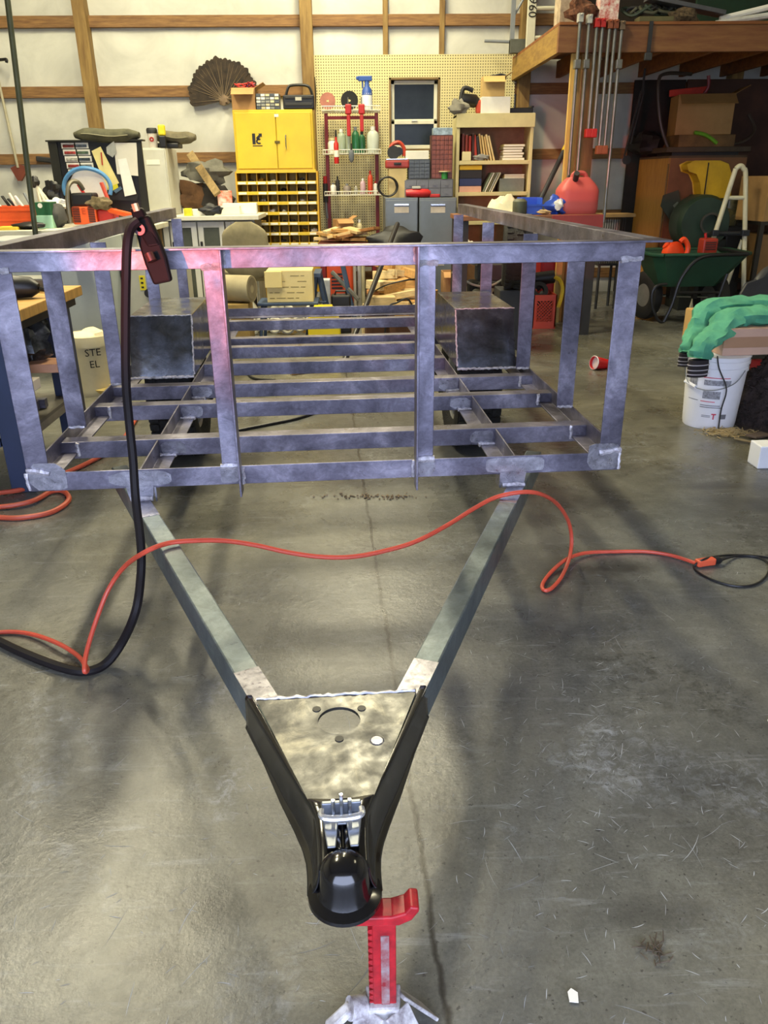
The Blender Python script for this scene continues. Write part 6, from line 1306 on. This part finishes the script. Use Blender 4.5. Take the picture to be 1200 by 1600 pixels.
# wire cage below the fuel can bench
x0, x1 = at(940,360,Y=7.75).x, at(976,360,Y=7.75).x
t = thing('wire_cage', 'small black wire cage on a stand under the hanging pipe clamps', 'cage', ((x0+x1)/2, 7.85, 0)); z0, z1 = at(958,412,Y=7.75).z, at(958,340,Y=7.75).z; mb = MB()
for k in range(11): xx = x0+(x1-x0)*k/10; mb.tube([(xx,7.75,z0),(xx,7.75,z1)], .004, 5)
for k in range(4): z_ = z0+(z1-z0)*k/3; mb.tube([(x0,7.75,z_),(x1,7.75,z_)], .005, 5)
mb.build('wire_front', BLACK, t); MB().box(x0,x1,7.76,8.0,z0-.02,z0).build('floor_tray', DARK, t)
for xx in (x0+.02,x1-.02):
    for yy in (7.78,7.98): MB().tube([(xx,yy,0),(xx,yy,z0-.02)], .014, 6).build('leg', DARK, t)
carton('card_scrap', 'flattened brown card on top of the wire cage', x0-.02, x1+.08, 7.72, 7.95, z1+.003, z1+.03, M('#9a7a4a',.8,var=.2), flaps=False, cat='card')

# wheelbarrow
gx0, gx1 = at(1012,395,Y=6.9).x, at(1163,400,Y=6.9).x; zr = at(1085,398,Y=6.75).z; zbt = at(1085,449,Y=6.75).z; WG = M('#1e4634',.5,var=.15)
t = thing('wheelbarrow', 'dark green two-wheeled wheelbarrow with a black frame under the loft edge', 'wheelbarrow', ((gx0+gx1)/2, 7.0, 0))
y0_, y1_ = 6.72, 7.28
def ringp(x0,x1,y0,y1,z,c=.08):
    return [(x0+c,y0,z),(x1-c,y0,z),(x1,y0+c,z),(x1,y1-c,z),(x1-c,y1,z),(x0+c,y1,z),(x0,y1-c,z),(x0,y0+c,z)]
R1 = ringp(gx0,gx1,y0_,y1_,zr); R2 = ringp(gx0+.12,gx1-.22,y0_+.08,y1_-.08,zbt,.06); R1i = ringp(gx0+.012,gx1-.012,y0_+.012,y1_-.012,zr-.002); R2i = ringp(gx0+.132,gx1-.232,y0_+.09,y1_-.09,zbt+.012,.06)
R1 = [(x,y,z+(.05 if x > (gx0+gx1)/2+.2 else 0)*0) for x,y,z in R1]
f_ = []
for i in range(8): j = (i+1)%8; f_ += [(i,8+i,8+j,j),(16+i,16+j,24+j,24+i),(i,j,16+j,16+i)]
MB().add(R1+R2+R1i+R2i, f_+[tuple(range(8,16)), tuple(range(31,23,-1))]).build('tub', WG, t, smooth=False)
rim = [Vector(p) for p in R1]; MB().tube(rim+[rim[0]], .016, 8).build('rim', WG, t, smooth=True)
FR = M('#15161a',.4)
for yy in (6.69, 7.31):
    k_ = [Vector((at(px,py,Y=6.69).x, yy, max(.018, at(px,py,Y=6.69).z))) for px,py in ((1168,397),(1130,398),(1100,401),(1080,414),(1062,440),(1050,476),(1037,503))]
    MB().tube(spline(k_,5), .015, 8).build('frame_tube', FR, t, smooth=True)
    k_ = [Vector((at(px,py,Y=6.69).x, yy, max(.018, at(px,py,Y=6.69).z))) for px,py in ((1042,444),(1028,446),(1019,458),(1020,482),(1029,501),(1037,503))]
    MB().tube(spline(k_,5), .013, 8).build('leg', FR, t, smooth=True)
    MB().tube([Vector((at(px,457,Y=6.69).x, yy, at(px,457,Y=6.69).z)) for px in (1055,1126)], .012, 8).build('frame_tube', FR, t)
    MB().tube([Vector((at(1136,428,Y=6.69).x, yy, at(1136,428,Y=6.69).z)), Vector((at(1120,470,Y=6.69).x, yy, .215))], .014, 8).build('frame_tube', FR, t)
MB().tube([Vector((at(1168,397,Y=6.69).x, y_, at(1168,397,Y=6.69).z)) for y_ in (6.69, 7.31)], .016, 8).build('handle', FR, t)
for px, Yw in ((1008,7.15),(1110,6.98)):
    c = Vector((at(px,468,Y=Yw).x, Yw, .215)); w_ = MB().lathe([(.10,-.03),(.17,-.05),(.205,-.035),(.213,0),(.205,.035),(.17,.05),(.10,.03),(.10,-.03)], c, 28, (1,.25,0)).build('wheel', RUBBER, t, smooth=True)
    MB().lathe([(0,-.03),(.1,-.03),(.1,.03),(0,.03)], c, 20, (1,.25,0)).build('hub', M('#6d6d6a',.5), w_)
q0, q1 = at(1008,468,Y=7.15), at(1110,468,Y=6.98); MB().tube([(q0.x,7.15,.215),(q1.x,6.98,.215)], .012, 8).build('axle', CHROME, t); MB().box((q0.x+q1.x)/2-.1,(q0.x+q1.x)/2-.06,7.0,7.1,.2,zbt+.01).build('axle_bracket', FR, t); MB().box((q0.x+q1.x)/2+.1,(q0.x+q1.x)/2+.14,6.98,7.08,.2,zbt+.01).build('axle_bracket', FR, t)
def wb(px, py, Y): return at(px, py, Y=Y)
OB = M('#ea4a1c',.4,var=.06); q = wb(1055,395,6.95); t = thing('leaf_blower', 'bright orange leaf blower lying in the wheelbarrow', 'leaf blower', (q.x, 6.95, zbt+.015))
MB().lathe([(0,-.05),(.09,-.05),(.105,-.02),(.105,.03),(.08,.05),(0,.05)], wb(1052,398,6.93), 24, (.5,-1,.2)).build('fan_housing', OB, t, smooth=True)
MB().tube(spline([wb(1052,410,6.93),wb(1048,393,6.93),wb(1044,386,6.93),wb(1040,382,6.93)],4), [.035]*13, 10).build('outlet_tube', OB, t, smooth=True); MB().tube(spline([wb(1060,408,6.9),wb(1072,398,6.9),wb(1075,385,6.9),wb(1069,374,6.9),wb(1063,378,6.9)],5), .022, 8).build('handle', OB, t, smooth=True)
q = wb(1104,390,7.0); t = thing('trimmer_engine', 'red and black small engine standing in the wheelbarrow', 'engine', (q.x, 7.0, zbt+.015)); z_ = wb(1104,372,7.0).z
MB().box(q.x-.06,q.x+.07,6.94,7.06,z_-.13,z_).build('cover', M('#a8321f',.45), t, bevel=.015); MB().box(q.x-.05,q.x+.06,6.95,7.05,zbt+.015,z_-.13).build('crankcase', DARK, t, bevel=.01); MB().tube([(q.x-.02,7.0,z_-.005),(q.x-.03,7.0,z_+.04)],.012,8).build('spark_plug', RED, t)
for k in range(4): MB().box(q.x-.04,q.x+.05,6.935,6.94,z_-.09+.018*k,z_-.083+.018*k).build('cooling_fin', DARK, t)
bag('white_cover', 'white plastic piece lying in the wheelbarrow', 'cover', (wb(1097,406,6.85).x, 6.86, zbt+.09), .075, WHITE, 6, (1.3,.6,.9), .2)

# ================================================================== right foreground: bucket, cartons, coverall
c = at(1120,652,Z=0); bx_, by_ = 1.852, 3.93
BUC = M('#e3e4ea',.42,var=.04)
t = thing('plastic_bucket', 'white five gallon bucket with printed label and wire handle carrying the cartons', 'bucket', (bx_, by_, 0))
MB().lathe([(0,.001),(.128,.001),(.131,.02),(.147,.30),(.153,.30),(.153,.318),(.149,.32),(.150,.335),(.156,.335),(.156,.352),(.151,.355),(.152,.368),(.157,.368),(.157,.376),(.150,.378),(0,.378)], (bx_,by_,0), 48).build('body', BUC, t, smooth=True)
def onb(a, z, r=0): # point on bucket wall ; a angle from facing camera
    rr_ = .131+.016*(z-.02)/.28+.0012+r; an = -math.pi/2-.42+a; return (bx_+rr_*math.cos(an), by_+rr_*math.sin(an), z)
def lab(a0, a1, z0, z1, mat, nm='label_print', r=0):
    MB().grid(lambda u,v: onb(a0+(a1-a0)*u, z0+(z1-z0)*v, r), 8, 1).build(nm, mat, t)
GY = M('#9b9ca4',.6,var=.35,scale=90); INKR = M('#c4455a',.6,var=0); INKG = M('#6d6d74',.6,var=0)
lab(-.35,.55,.235,.262,GY); lab(-.35,.25,.165,.205,GY); lab(-.4,.5,.272,.276,INKR); lab(-.4,.1,.148,.152,INKR); lab(-.4,.3,.128,.132,INKG); lab(-.4,.35,.118,.122,INKG); lab(-.95,-.6,.22,.27,GY); lab(-.95,-.5,.15,.153,INKG)
lab(-.3,.02,.075,.078,INKG); lab(-.3,.02,.068,.071,INKG); lab(.05,.22,.082,.089,INKR); lab(.11,.16,.058,.082,INKR); lab(.4,.6,.06,.085,INKG)
MB().tube(spline([onb(-1.4,.31,.008),onb(-.9,.24,.02),onb(-.4,.215,.02),onb(.1,.22,.02),onb(.6,.255,.02),onb(1.0,.31,.008)],6), .0025, 6).build('wire_handle', GREY, t, smooth=True)
MB().tube([onb(-1.05,.235,.018), onb(-.55,.222,.022)], .009, 8).build('grip', BUC, t)
cable('hanging_wire', 'thin black cord hanging down the front of the white bucket', 'cord', [onb(-.05,.39,.016), onb(0.05,.33,.022), onb(.3,.25,.025), onb(.36,.2,.025), onb(.32,.12,.02), onb(.35,.02,.02), onb(.36,.004,.04)], .0035, DARK)
zb_ = .3785; PK = M('#c2a08c',.75,var=.07,scale=4)
kx = at(1127,545,Y=3.83).x; carton('taped_carton', 'pinkish brown taped carton on the white bucket', kx, kx+.44, 3.84, 4.08, zb_+.001, zb_+.13, PK, rz=.06, flaps=False, tape=.55)
kx2 = at(1078,540,Y=4.2).x; carton('ribbed_carton', 'taller tan corrugated carton on the rear of the bucket', kx2, kx2+.38, 4.10, 4.32, zb_+.001, zb_+.16, M('#b9945c',.75,var=.1), rz=.03, flaps=False)
# green coverall draped over the cartons, striped knit cuffs hang at the left
GT = M('#58a482',.9,var=.25,scale=9,col2='#3f8770',bump=1.0,bs=11); t = thing('work_jacket', 'green work jacket with black striped cuffs draped over the cartons', 'jacket', (bx_+.1, 4.0, zb_+.13))
def sleeve(P, R_, nm, squash=.5):
    pts = spline(P, 6); N_ = len(pts); rs = []
    for i in range(N_):
        u = i/(N_-1)*(len(R_)-1); k = min(int(u), len(R_)-2); rs.append((R_[k]*(1-(u-k))+R_[k+1]*(u-k))*(1+.07*math.sin(i*1.9)+.05*math.sin(i*.7)))
    mb = MB().tube(pts, rs, 16)
    for i in range(N_):
        for k in range(16):
            v = Vector(mb.v[i*16+k]); d = v-pts[i]; kk = squash if abs((pts[min(i+1,N_-1)]-pts[max(i-1,0)]).normalized().z) < .75 else .8
            d.z *= kk; d *= 1+.13*math.sin(k*2.4+i*.55)+.08*math.sin(k*.9-i*1.3); mb.v[i*16+k] = tuple(pts[i]+d)
    return mb.build(nm, GT, t, smooth=True)
A1 = at(1086,568,Y=3.74); A0 = at(1094,568,Y=3.72)
sleeve([(bx_+.42,3.97,zb_+.165),(bx_+.22,3.97,zb_+.17),(bx_+.05,3.95,zb_+.168),at(1122,520,Y=3.86)+Vector((0,0,.0)),at(1100,538,Y=3.78),at(1093,560,Y=3.76)], [.10,.10,.085,.066,.056,.05], 'sleeve')
sleeve([(bx_+.40,4.12,zb_+.185),(bx_+.2,4.14,zb_+.2),(bx_+.0,4.1,zb_+.195),at(1095,510,Y=4.05),at(1080,533,Y=3.98),at(1074,552,Y=3.95)], [.10,.09,.075,.058,.046,.038], 'sleeve')
KN = M('#241f22',.9,var=.1); KS = M('#a59fa4',.9,var=0)
for (pa, Y0, wid) in ((1092,3.75,.052),(1072,3.95,.036)):
    q0, q1 = at(pa,562 if pa > 1080 else 552,Y=Y0), at(pa-3,588 if pa > 1080 else 572,Y=Y0)
    cf = MB().tube([q0, q0+(q1-q0)*.5, q1], [wid*.95,wid,wid*.97], 18); cf.v = [(x,q0.y+(y-q0.y)*.55,z) for x,y,z in cf.v]; cf_ = cf.build('cuff', KN, t, smooth=True)
    for f in (.25,.55,.8):
        s_ = MB(); c_ = q0+(q1-q0)*f; s_.tube([c_, c_+(q1-q0)*.06], wid*1.03, 18); s_.v = [(x,q0.y+(y-q0.y)*.565,z) for x,y,z in s_.v]; s_.build('cuff_stripe', KS, cf_, smooth=True)
# black moulded plastic creeper behind
P = [at(a_,b_,Y=4.75) for a_,b_ in ((1150,505),(1172,462),(1182,448),(1235,430),(1260,520),(1255,560),(1152,560))]
t = thing('plastic_sled', 'black moulded plastic creeper board with a hand slot behind the cartons', 'creeper', (at(1190,560,Y=4.8).x, 4.8, 0)); z_min = min(p.z for p in P); mb = MB(); nn = len(P)
mb.add([(p.x,p.y+.25*(p.z-z_min),p.z) for p in P]+[(p.x,p.y+.03+.25*(p.z-z_min),p.z) for p in P], [tuple(range(nn)), tuple(range(2*nn-1,nn-1,-1))]+[(i,(i+1)%nn,(i+1)%nn+nn,i+nn) for i in range(nn)])
PLB = M('#2b2c31',.55,var=.25,scale=8); mb.build('board', PLB, t, bevel=.006)
q = at(1184,485,Y=4.78); yy = q.y+.25*(q.z-z_min)-.05
MB().tube([(q.x-.05,yy+.008,q.z-.025),(q.x+.05,yy+.01,q.z+.025)], .02, 12).build('hand_slot', BLACK, t, smooth=True); MB().tube([(q.x-.062,yy,q.z-.04),(q.x-.02,yy,q.z-.022)], .008, 8).build('slot_rim', M('#b9bbbd',.4), t, smooth=True)
MB().tube(spline([at(1180,470,Y=4.9),at(1184,445,Y=4.9),at(1200,425,Y=4.95),at(1225,415,Y=5.0)],5), .035, 10).build('fender_rim', PLB, t, smooth=True); MB().box(P[0].x,P[0].x+.5,4.78,5.2,0,z_min+.01).build('base', PLB, t, bevel=.01)
MB().obox(at(1215,575,Y=4.1), (.2,.2,.06), (0,.1,.3)).build('red_shop_bag', M('#b51f2a',.5,var=.2), bevel=.01, label='red plastic scrap between cartons and mulch heap', cat='scrap')
# mulch heap at the right edge
MU = M('#3a2f2c',.95,var=.5,scale=45,bump=.6,bs=70); mc = (2.30, 4.02); rr = random.Random(3)
hz_ = lambda x, y: max(0, .36*(1-((x-mc[0])/.30)**2-((y-mc[1])/.34)**2))
mb = MB().grid(lambda u,v: (mc[0]-.32+.64*u, mc[1]-.36+.72*v, .001+hz_(mc[0]-.32+.64*u, mc[1]-.36+.72*v)*(1+.12*math.sin(u*40+v*13)*math.sin(v*37))), 40, 40)
for k in range(1500):
    x_, y_ = mc[0]+rr.uniform(-.3,.3), mc[1]+rr.uniform(-.34,.34); z_ = hz_(x_,y_)
    if z_ <= 0: continue
    mb.obox((x_,y_,z_+.006), (rr.uniform(.012,.035),rr.uniform(.006,.014),.006), (rr.uniform(-.6,.6),rr.uniform(-.6,.6),rr.uniform(0,3)))
mb.build('mulch_heap', MU, label='dark brown bark mulch heap beside the white bucket', cat='mulch', kind='stuff')
mb = MB(); c = at(1130,678,Z=0)
for k in range(420):
    x_, y_ = c.x+rr.gauss(0,.055)+.02, c.y+rr.gauss(0,.026); a_ = rr.uniform(0,6); l_ = rr.uniform(.015,.04); h_ = rr.uniform(.002,.018)
    mb.tube([(x_,y_,h_),(x_+l_*math.cos(a_),y_+l_*math.sin(a_),max(.002,h_+rr.uniform(-.008,.012)))], .0018, 3)
mb.build('straw_litter', M('#bfa877',.8,var=.2), label='loose straw litter on the floor in front of the white bucket', cat='straw', kind='stuff')
MB().tube([at(1147,685,Z=.012), at(1180,692,Z=.01)], .006, 6).build('twig', M('#8d7a55',.8), label='dry twig lying beside the straw litter', cat='twig')
MB().obox(at(1185,680,Z=.015), (.12,.06,.012), (0,.05,.5)).build('bark_slab', M('#6a5a4e',.85,var=.2), bevel=.003, label='flat brown bark slab at the foot of the mulch heap', cat='bark')
q = at(1183,733,Z=0); MB().box(q.x,q.x+.3,q.y,q.y+.1,0,.105).build('white_block', M('#dfe1e6',.6,var=.05), bevel=.005, label='white painted block on the floor at the right edge', cat='block')
carton('torn_bag', 'small torn yellow paper sack behind the left of the bucket', at(1066,618,Y=4.2).x, at(1082,618,Y=4.2).x, 4.0, 4.1, 0, .2, M('#c4a04c',.8,var=.2), rz=.4, cat='sack')
# red cup lying on its side
q = at(940,577,Z=0); ax = Vector((.80,.34,-.155)).normalized(); t = thing('plastic_cup', 'red plastic cup lying on its side on the concrete floor', 'cup', (q.x, q.y, 0)); o_ = Vector((q.x-.06, q.y-.01, .0485))
MB().lathe([(.031,.118),(.031,.112),(.0445,.0),(.0435,.0),(.030,.112),(0,.112)], o_, 28, ax).build('wall', M('#c4161c',.3,var=.04), t, smooth=True); MB().lathe([(.0445,-.003),(.047,-.001),(.046,.003),(.0435,.001),(.0445,-.003)], o_, 28, ax).build('rolled_rim', M('#e9dcdc',.35,var=0), t, smooth=True); MB().lathe([(0,.002),(.0425,.001)], o_+ax*.02, 20, ax).build('white_lining', M('#e4d8d8',.4), t)

# ================================================================== jack stand under the coupler
tw = lambda x, y, z: TW @ Vector((x, y, z))
JR = M('#b81e28',.4,var=.4,scale=34,col2='#7c1019'); JW = M('#d8d6d6',.5,var=.6,scale=38,col2='#7a7274')
b = tw(.052, .785, 0); t = thing('jack_stand', 'red ratchet post jack stand with a chipped white base under the coupler', 'jack stand', b)
jx, jy = b.x, b.y
MB().box(jx-.016,jx+.018,jy-.010,jy+.012,.05,.262).build('ratchet_post', JR, t, bevel=.002)
tb = MB()
for k in range(13): z_ = .085+.0125*k; tb.extr([(0,0),(-.006,.004),(-.006,.009),(0,.011)], (jx-.016,jy-.008,z_), X, Z, (0,.018,0))
tb.build('ratchet_tooth', JR, t, kind='stuff')
MB().box(jx-.004,jx+.008,jy-.0115,jy-.009,.09,.235).build('post_groove', M('#8e8483',.6,var=.5,scale=40,col2='#7c1019'), t)
MB().extr([(-.050,0),(.022,-.002),(.040,.008),(.050,.024),(.050,.032),(.038,.034),(.030,.022),(.012,.016),(-.030,.016),(-.044,.030),(-.054,.030)], (jx,jy-.016,.262), X, Z, (0,.034,0)).build('saddle', JR, t, bevel=.003)
zj = .092
MB().extr([(-.024,-.02),(.022,-.02),(.026,.022),(-.028,.022)], (jx,jy,.045), X, Y, (0,0,zj-.045)).build('collar', JW, t, bevel=.004)
for sx_ in (-1,1):
    for sy_ in (-1,1): MB().bar((jx+sx_*.018,jy+sy_*.016,zj-.008),(jx+sx_*.072,jy+(-.09 if sy_ < 0 else .035),.003), .045, .006, (sx_,sy_,1)).build('leg', JW, t, bevel=.002)
MB().tube([(jx-.03,jy-.005,zj-.012),(jx-.052,jy-.012,zj-.004)], .017, 12).build('pawl_boss', JW, t, smooth=True); MB().bar((jx-.05,jy-.012,zj-.002),(jx-.085,jy-.02,zj-.035), .02, .012).build('pawl_lever', JW, t, bevel=.004)
MB().box(jx-.11,jx+.11,jy-.105,jy+.105,.0,.004).build('foot_plate', JW, t) if False else None

# ================================================================== ground clamp on the front rail, cables and cords
GCM = M('#0d0809',.6,metal=0,var=.3,scale=25,spec=.2); t = thing('ground_clamp', 'brown welding ground clamp gripping the front top rail', 'clamp', tw(-.50,2.13,.98))
def tr_at(px, py, Y):   # pixel on a plane of the trailer's own depth
    d = ray(px, py); Rm = TW.inverted().to_3x3(); dl_ = Rm @ d; k = Y/dl_.y; return CAMP + d*k
pa, pb, pc, pd = tr_at(212,325,2.15), tr_at(226,358,2.13), tr_at(238,395,2.11), tr_at(252,434,2.10)
MB().extr([(-.016,0),(.016,0),(.019,.06),(.021,.10),(-.012,.105),(-.022,.05)], pa+Vector((0,0,0)), X, (pb-pa).normalized(), (0,.022,0)).build('upper_jaw', GCM, t, bevel=.005)
dn = (pd-pb).normalized(); sd_ = dn.cross(Vector((0,1,0))).normalized()
MB().extr([(-.02,-.03),(.022,-.03),(.028,.03),(.030,.08),(.026,.135),(-.022,.14),(-.028,.08),(-.026,.02)], pb, sd_*-1, dn, (0,.024,0)).build('lower_jaw', GCM, t, bevel=.006)
MB().lathe([(.006,-.014),(.014,-.014),(.014,.03),(.006,.03)], pb+Vector((-.01,-.0,.0)), 16, (0,1,0)).build('pivot', M('#5c474c',.4,metal=.6), t, smooth=True)
MB().tube([pc+Vector((-.006,-.012,0)), pc+dn*.02+Vector((-.004,-.012,0))], .012, 10).build('contact_pad', M('#5a3a34',.4,metal=.5), t, smooth=True)
MB().tube([tr_at(210,318,2.15), tr_at(214,330,2.15)], .009, 8).build('brass_tip', M('#c9b48a',.4,metal=.5), t)
cable('welding_cable', 'thick dark welding cable hanging from the ground clamp down to the floor', 'cable',
      [tr_at(216,346,2.12), tr_at(205,356,2.11), tr_at(199,380,2.09), tr_at(197,430,2.08), tr_at(196,520,2.08), tr_at(197,600,2.08), tr_at(202,660,2.08), tr_at(208,720,2.06), tr_at(212,780,2.03), tr_at(220,850,1.95), tr_at(220,900,1.90), tr_at(212,955,1.84),
       at(190,1005,Z=.06), at(165,1037,Z=.014), at(135,1049,Z=.014), at(100,1044,Z=.014), at(50,1026,Z=.014), at(0,1003,Z=.014), at(-60,970,Z=.014)], .0125, M('#1b1719',.6,var=.15,spec=.25), 6)
OC = M('#cd4f39',.45,var=.08)
cord = thing('extension_lead', 'orange extension cord draped over the tongue and across the floor', 'cord', at(135,1045,Z=0))
MB().tube(spline([at(-60,1000,Z=.008), at(0,988,Z=.008), at(45,990,Z=.01), at(90,1005,Z=.02), at(122,1025,Z=.02), at(136,1045,Z=.03), at(132,1048,Z=.045), at(135,1020,Z=.07), at(150,970,Z=.13), at(170,920,Z=.2), at(195,885,Z=.27), at(228,862,Z=.355), at(262,849,Z=.357), at(300,845,Z=.352), at(350,845,Z=.335), at(400,852,Z=.31), at(450,863,Z=.285), at(500,870,Z=.27), at(550,870,Z=.265), at(600,861,Z=.27), at(650,846,Z=.285), at(700,820,Z=.31), at(740,795,Z=.335), at(775,777,Z=.352), at(815,769,Z=.361), at(845,772,Z=.34), at(870,787,Z=.26), at(887,812,Z=.16), at(893,840,Z=.08), at(890,870,Z=.03), at(878,900,Z=.012), at(862,919,Z=.009), at(850,922,Z=.009), at(848,912,Z=.009), at(862,893,Z=.009), at(885,874,Z=.02), at(915,864,Z=.012), at(960,862,Z=.008), at(1010,862,Z=.008), at(1050,868,Z=.008), at(1090,881,Z=.012)], 6), .0064, 8).build('sheath', OC, cord, smooth=True)
pA, pB = at(1088,880,Z=.016), at(1116,876,Z=.016); MB().bar(pA, pB, .026, .024).build('socket', M('#d65a3a',.45,var=.05), cord, bevel=.005)
t = thing('black_lead', 'thin black cord plugged into the orange socket at the right', 'cord', pB)
pC = at(1128,875,Z=.016); MB().tube([pB, pB+(pC-pB)*.6, pC], [.014,.013,.006], 10).build('plug', BLACK, t, smooth=True)
MB().tube(spline([pC, at(1150,869,Z=.006), at(1180,870,Z=.005), at(1200,880,Z=.005), at(1199,898,Z=.005), at(1180,913,Z=.005), at(1150,916,Z=.005), at(1115,907,Z=.005), at(1092,895,Z=.005), at(1085,885,Z=.005), at(1100,874,Z=.03), at(1130,868,Z=.006), at(1170,868,Z=.005), at(1215,873,Z=.005), at(1260,880,Z=.005)], 6), .0038, 6).build('sheath', BLACK, t, smooth=True)
cable('orange_hose', 'coiled orange air hose on the floor under the left front corner', 'hose', [at(-70,815,Z=.011), at(-20,808,Z=.011), at(30,809,Z=.011), at(80,800,Z=.011), at(107,782,Z=.011), at(100,768,Z=.011), at(80,768,Z=.013), at(50,783,Z=.017), at(0,792,Z=.013), at(-60,790,Z=.013), at(-60,772,Z=.013), at(0,770,Z=.013), at(50,761,Z=.012), at(100,740,Z=.012), at(140,722,Z=.012), at(170,705,Z=.012), at(190,690,Z=.012), at(215,650,Z=.012)], .0105, M('#c05238',.5,var=.08), 7)
cable('floor_cable', 'black cable lying on the floor beneath the trailer bed', 'cable', [at(340,680,Z=.008), at(380,671,Z=.008), at(420,663,Z=.008), at(460,655,Z=.008), at(490,645,Z=.008), at(515,632,Z=.008)], .009, BLACK)
cable('floor_hose', 'short black cable end lying under the middle of the trailer', 'cable', [at(384,575,Z=.008), at(388,585,Z=.008), at(400,592,Z=.008), at(430,594,Z=.008)], .009, BLACK)
MB().bar(at(455,583,Z=.012), at(520,575,Z=.012), .045, .02).build('wood_stick', LUM[1], bevel=.003, label='flat wooden stick on the floor under the trailer', cat='stick')
for px, py, r_, lb in ((608,778,.05,'first'),(560,776,.035,'second')): 
    mb = MB(); q = at(px,py,Z=0)
    for k in range(40): mb.obox((q.x+rr.gauss(0,.07), q.y+rr.gauss(0,.012), .004), (rr.uniform(.003,.012),rr.uniform(.003,.007),.004), (0,0,rr.uniform(0,3)))
    mb.build('rust_crumbs', M('#8a7860',.9,var=.3), label=('larger' if lb=='first' else 'smaller')+' patch of rust crumbs on the floor before the trailer', cat='crumbs', kind='stuff')
# fine scratches scored into the concrete
fl_ = bpy.data.objects['floor']
for nm_, mat_, cnt in (('scratch_marks', M('#aeb1b2',.7,var=.2,scale=40), 520), ('scratch_marks', M('#8a8c8c',.7,var=.2,scale=40), 420)):
    mb = MB()
    for k in range(cnt):
        if rr.random() < .6: px, py = rr.gauss(950,150), rr.gauss(1090,150)
        else: px, py = rr.uniform(-50,1250), rr.uniform(760,1620)
        if not (0 < py < 1700): continue
        q = at(px, py, Z=.0004); a_ = rr.gauss(.5,.8) if rr.random() < .6 else rr.uniform(0,6.28); l_ = rr.uniform(.008,.03)*(3.0 if rr.random() < .13 else 1); w_ = rr.uniform(.0003,.0008); bend = rr.uniform(-.25,.25); P_ = []
        for i in range(5):
            u = i/4; d_ = Vector((math.cos(a_+bend*u), math.sin(a_+bend*u), 0)); n_ = Vector((-d_.y, d_.x, 0)); c_ = q+d_*l_*u; ww = w_*(1-abs(2*u-1)**2*.8); P_ += [c_+n_*ww, c_-n_*ww]
        mb.add([(p.x,p.y,.0004) for p in P_], [(2*i,2*i+1,2*i+3,2*i+2) for i in range(4)])
    mb.build(nm_, mat_, fl_, kind='stuff')
q = at(1020,1480,Z=0); mb = MB()
for k in range(26):
    x_, y_ = q.x+rr.gauss(0,.013), q.y+rr.gauss(0,.013); a_ = rr.uniform(0,6); l_ = rr.uniform(.01,.03); mb.tube([(x_,y_,.003),(x_+l_*math.cos(a_),y_+l_*math.sin(a_),rr.uniform(.003,.01))], .0011, 4)
mb.build('dry_litter', M('#5f5140',.9,var=.3), label='small clump of dry twigs on the concrete at the lower right', cat='litter', kind='stuff')
# pale scraps on the concrete
for px, py, lb in ((895,1556,'pale paper scrap on the concrete at the lower right'),(1205,1128,'small white scrap on the concrete at the right edge')):
    q = at(px,py,Z=.003); MB().extr([(-.008,-.01),(.006,-.012),(.009,.004),(0,.012),(-.007,.006)], q, X, Y, (0,0,.002)).build('paper_scrap', PAPER, label=lb, cat='scrap')
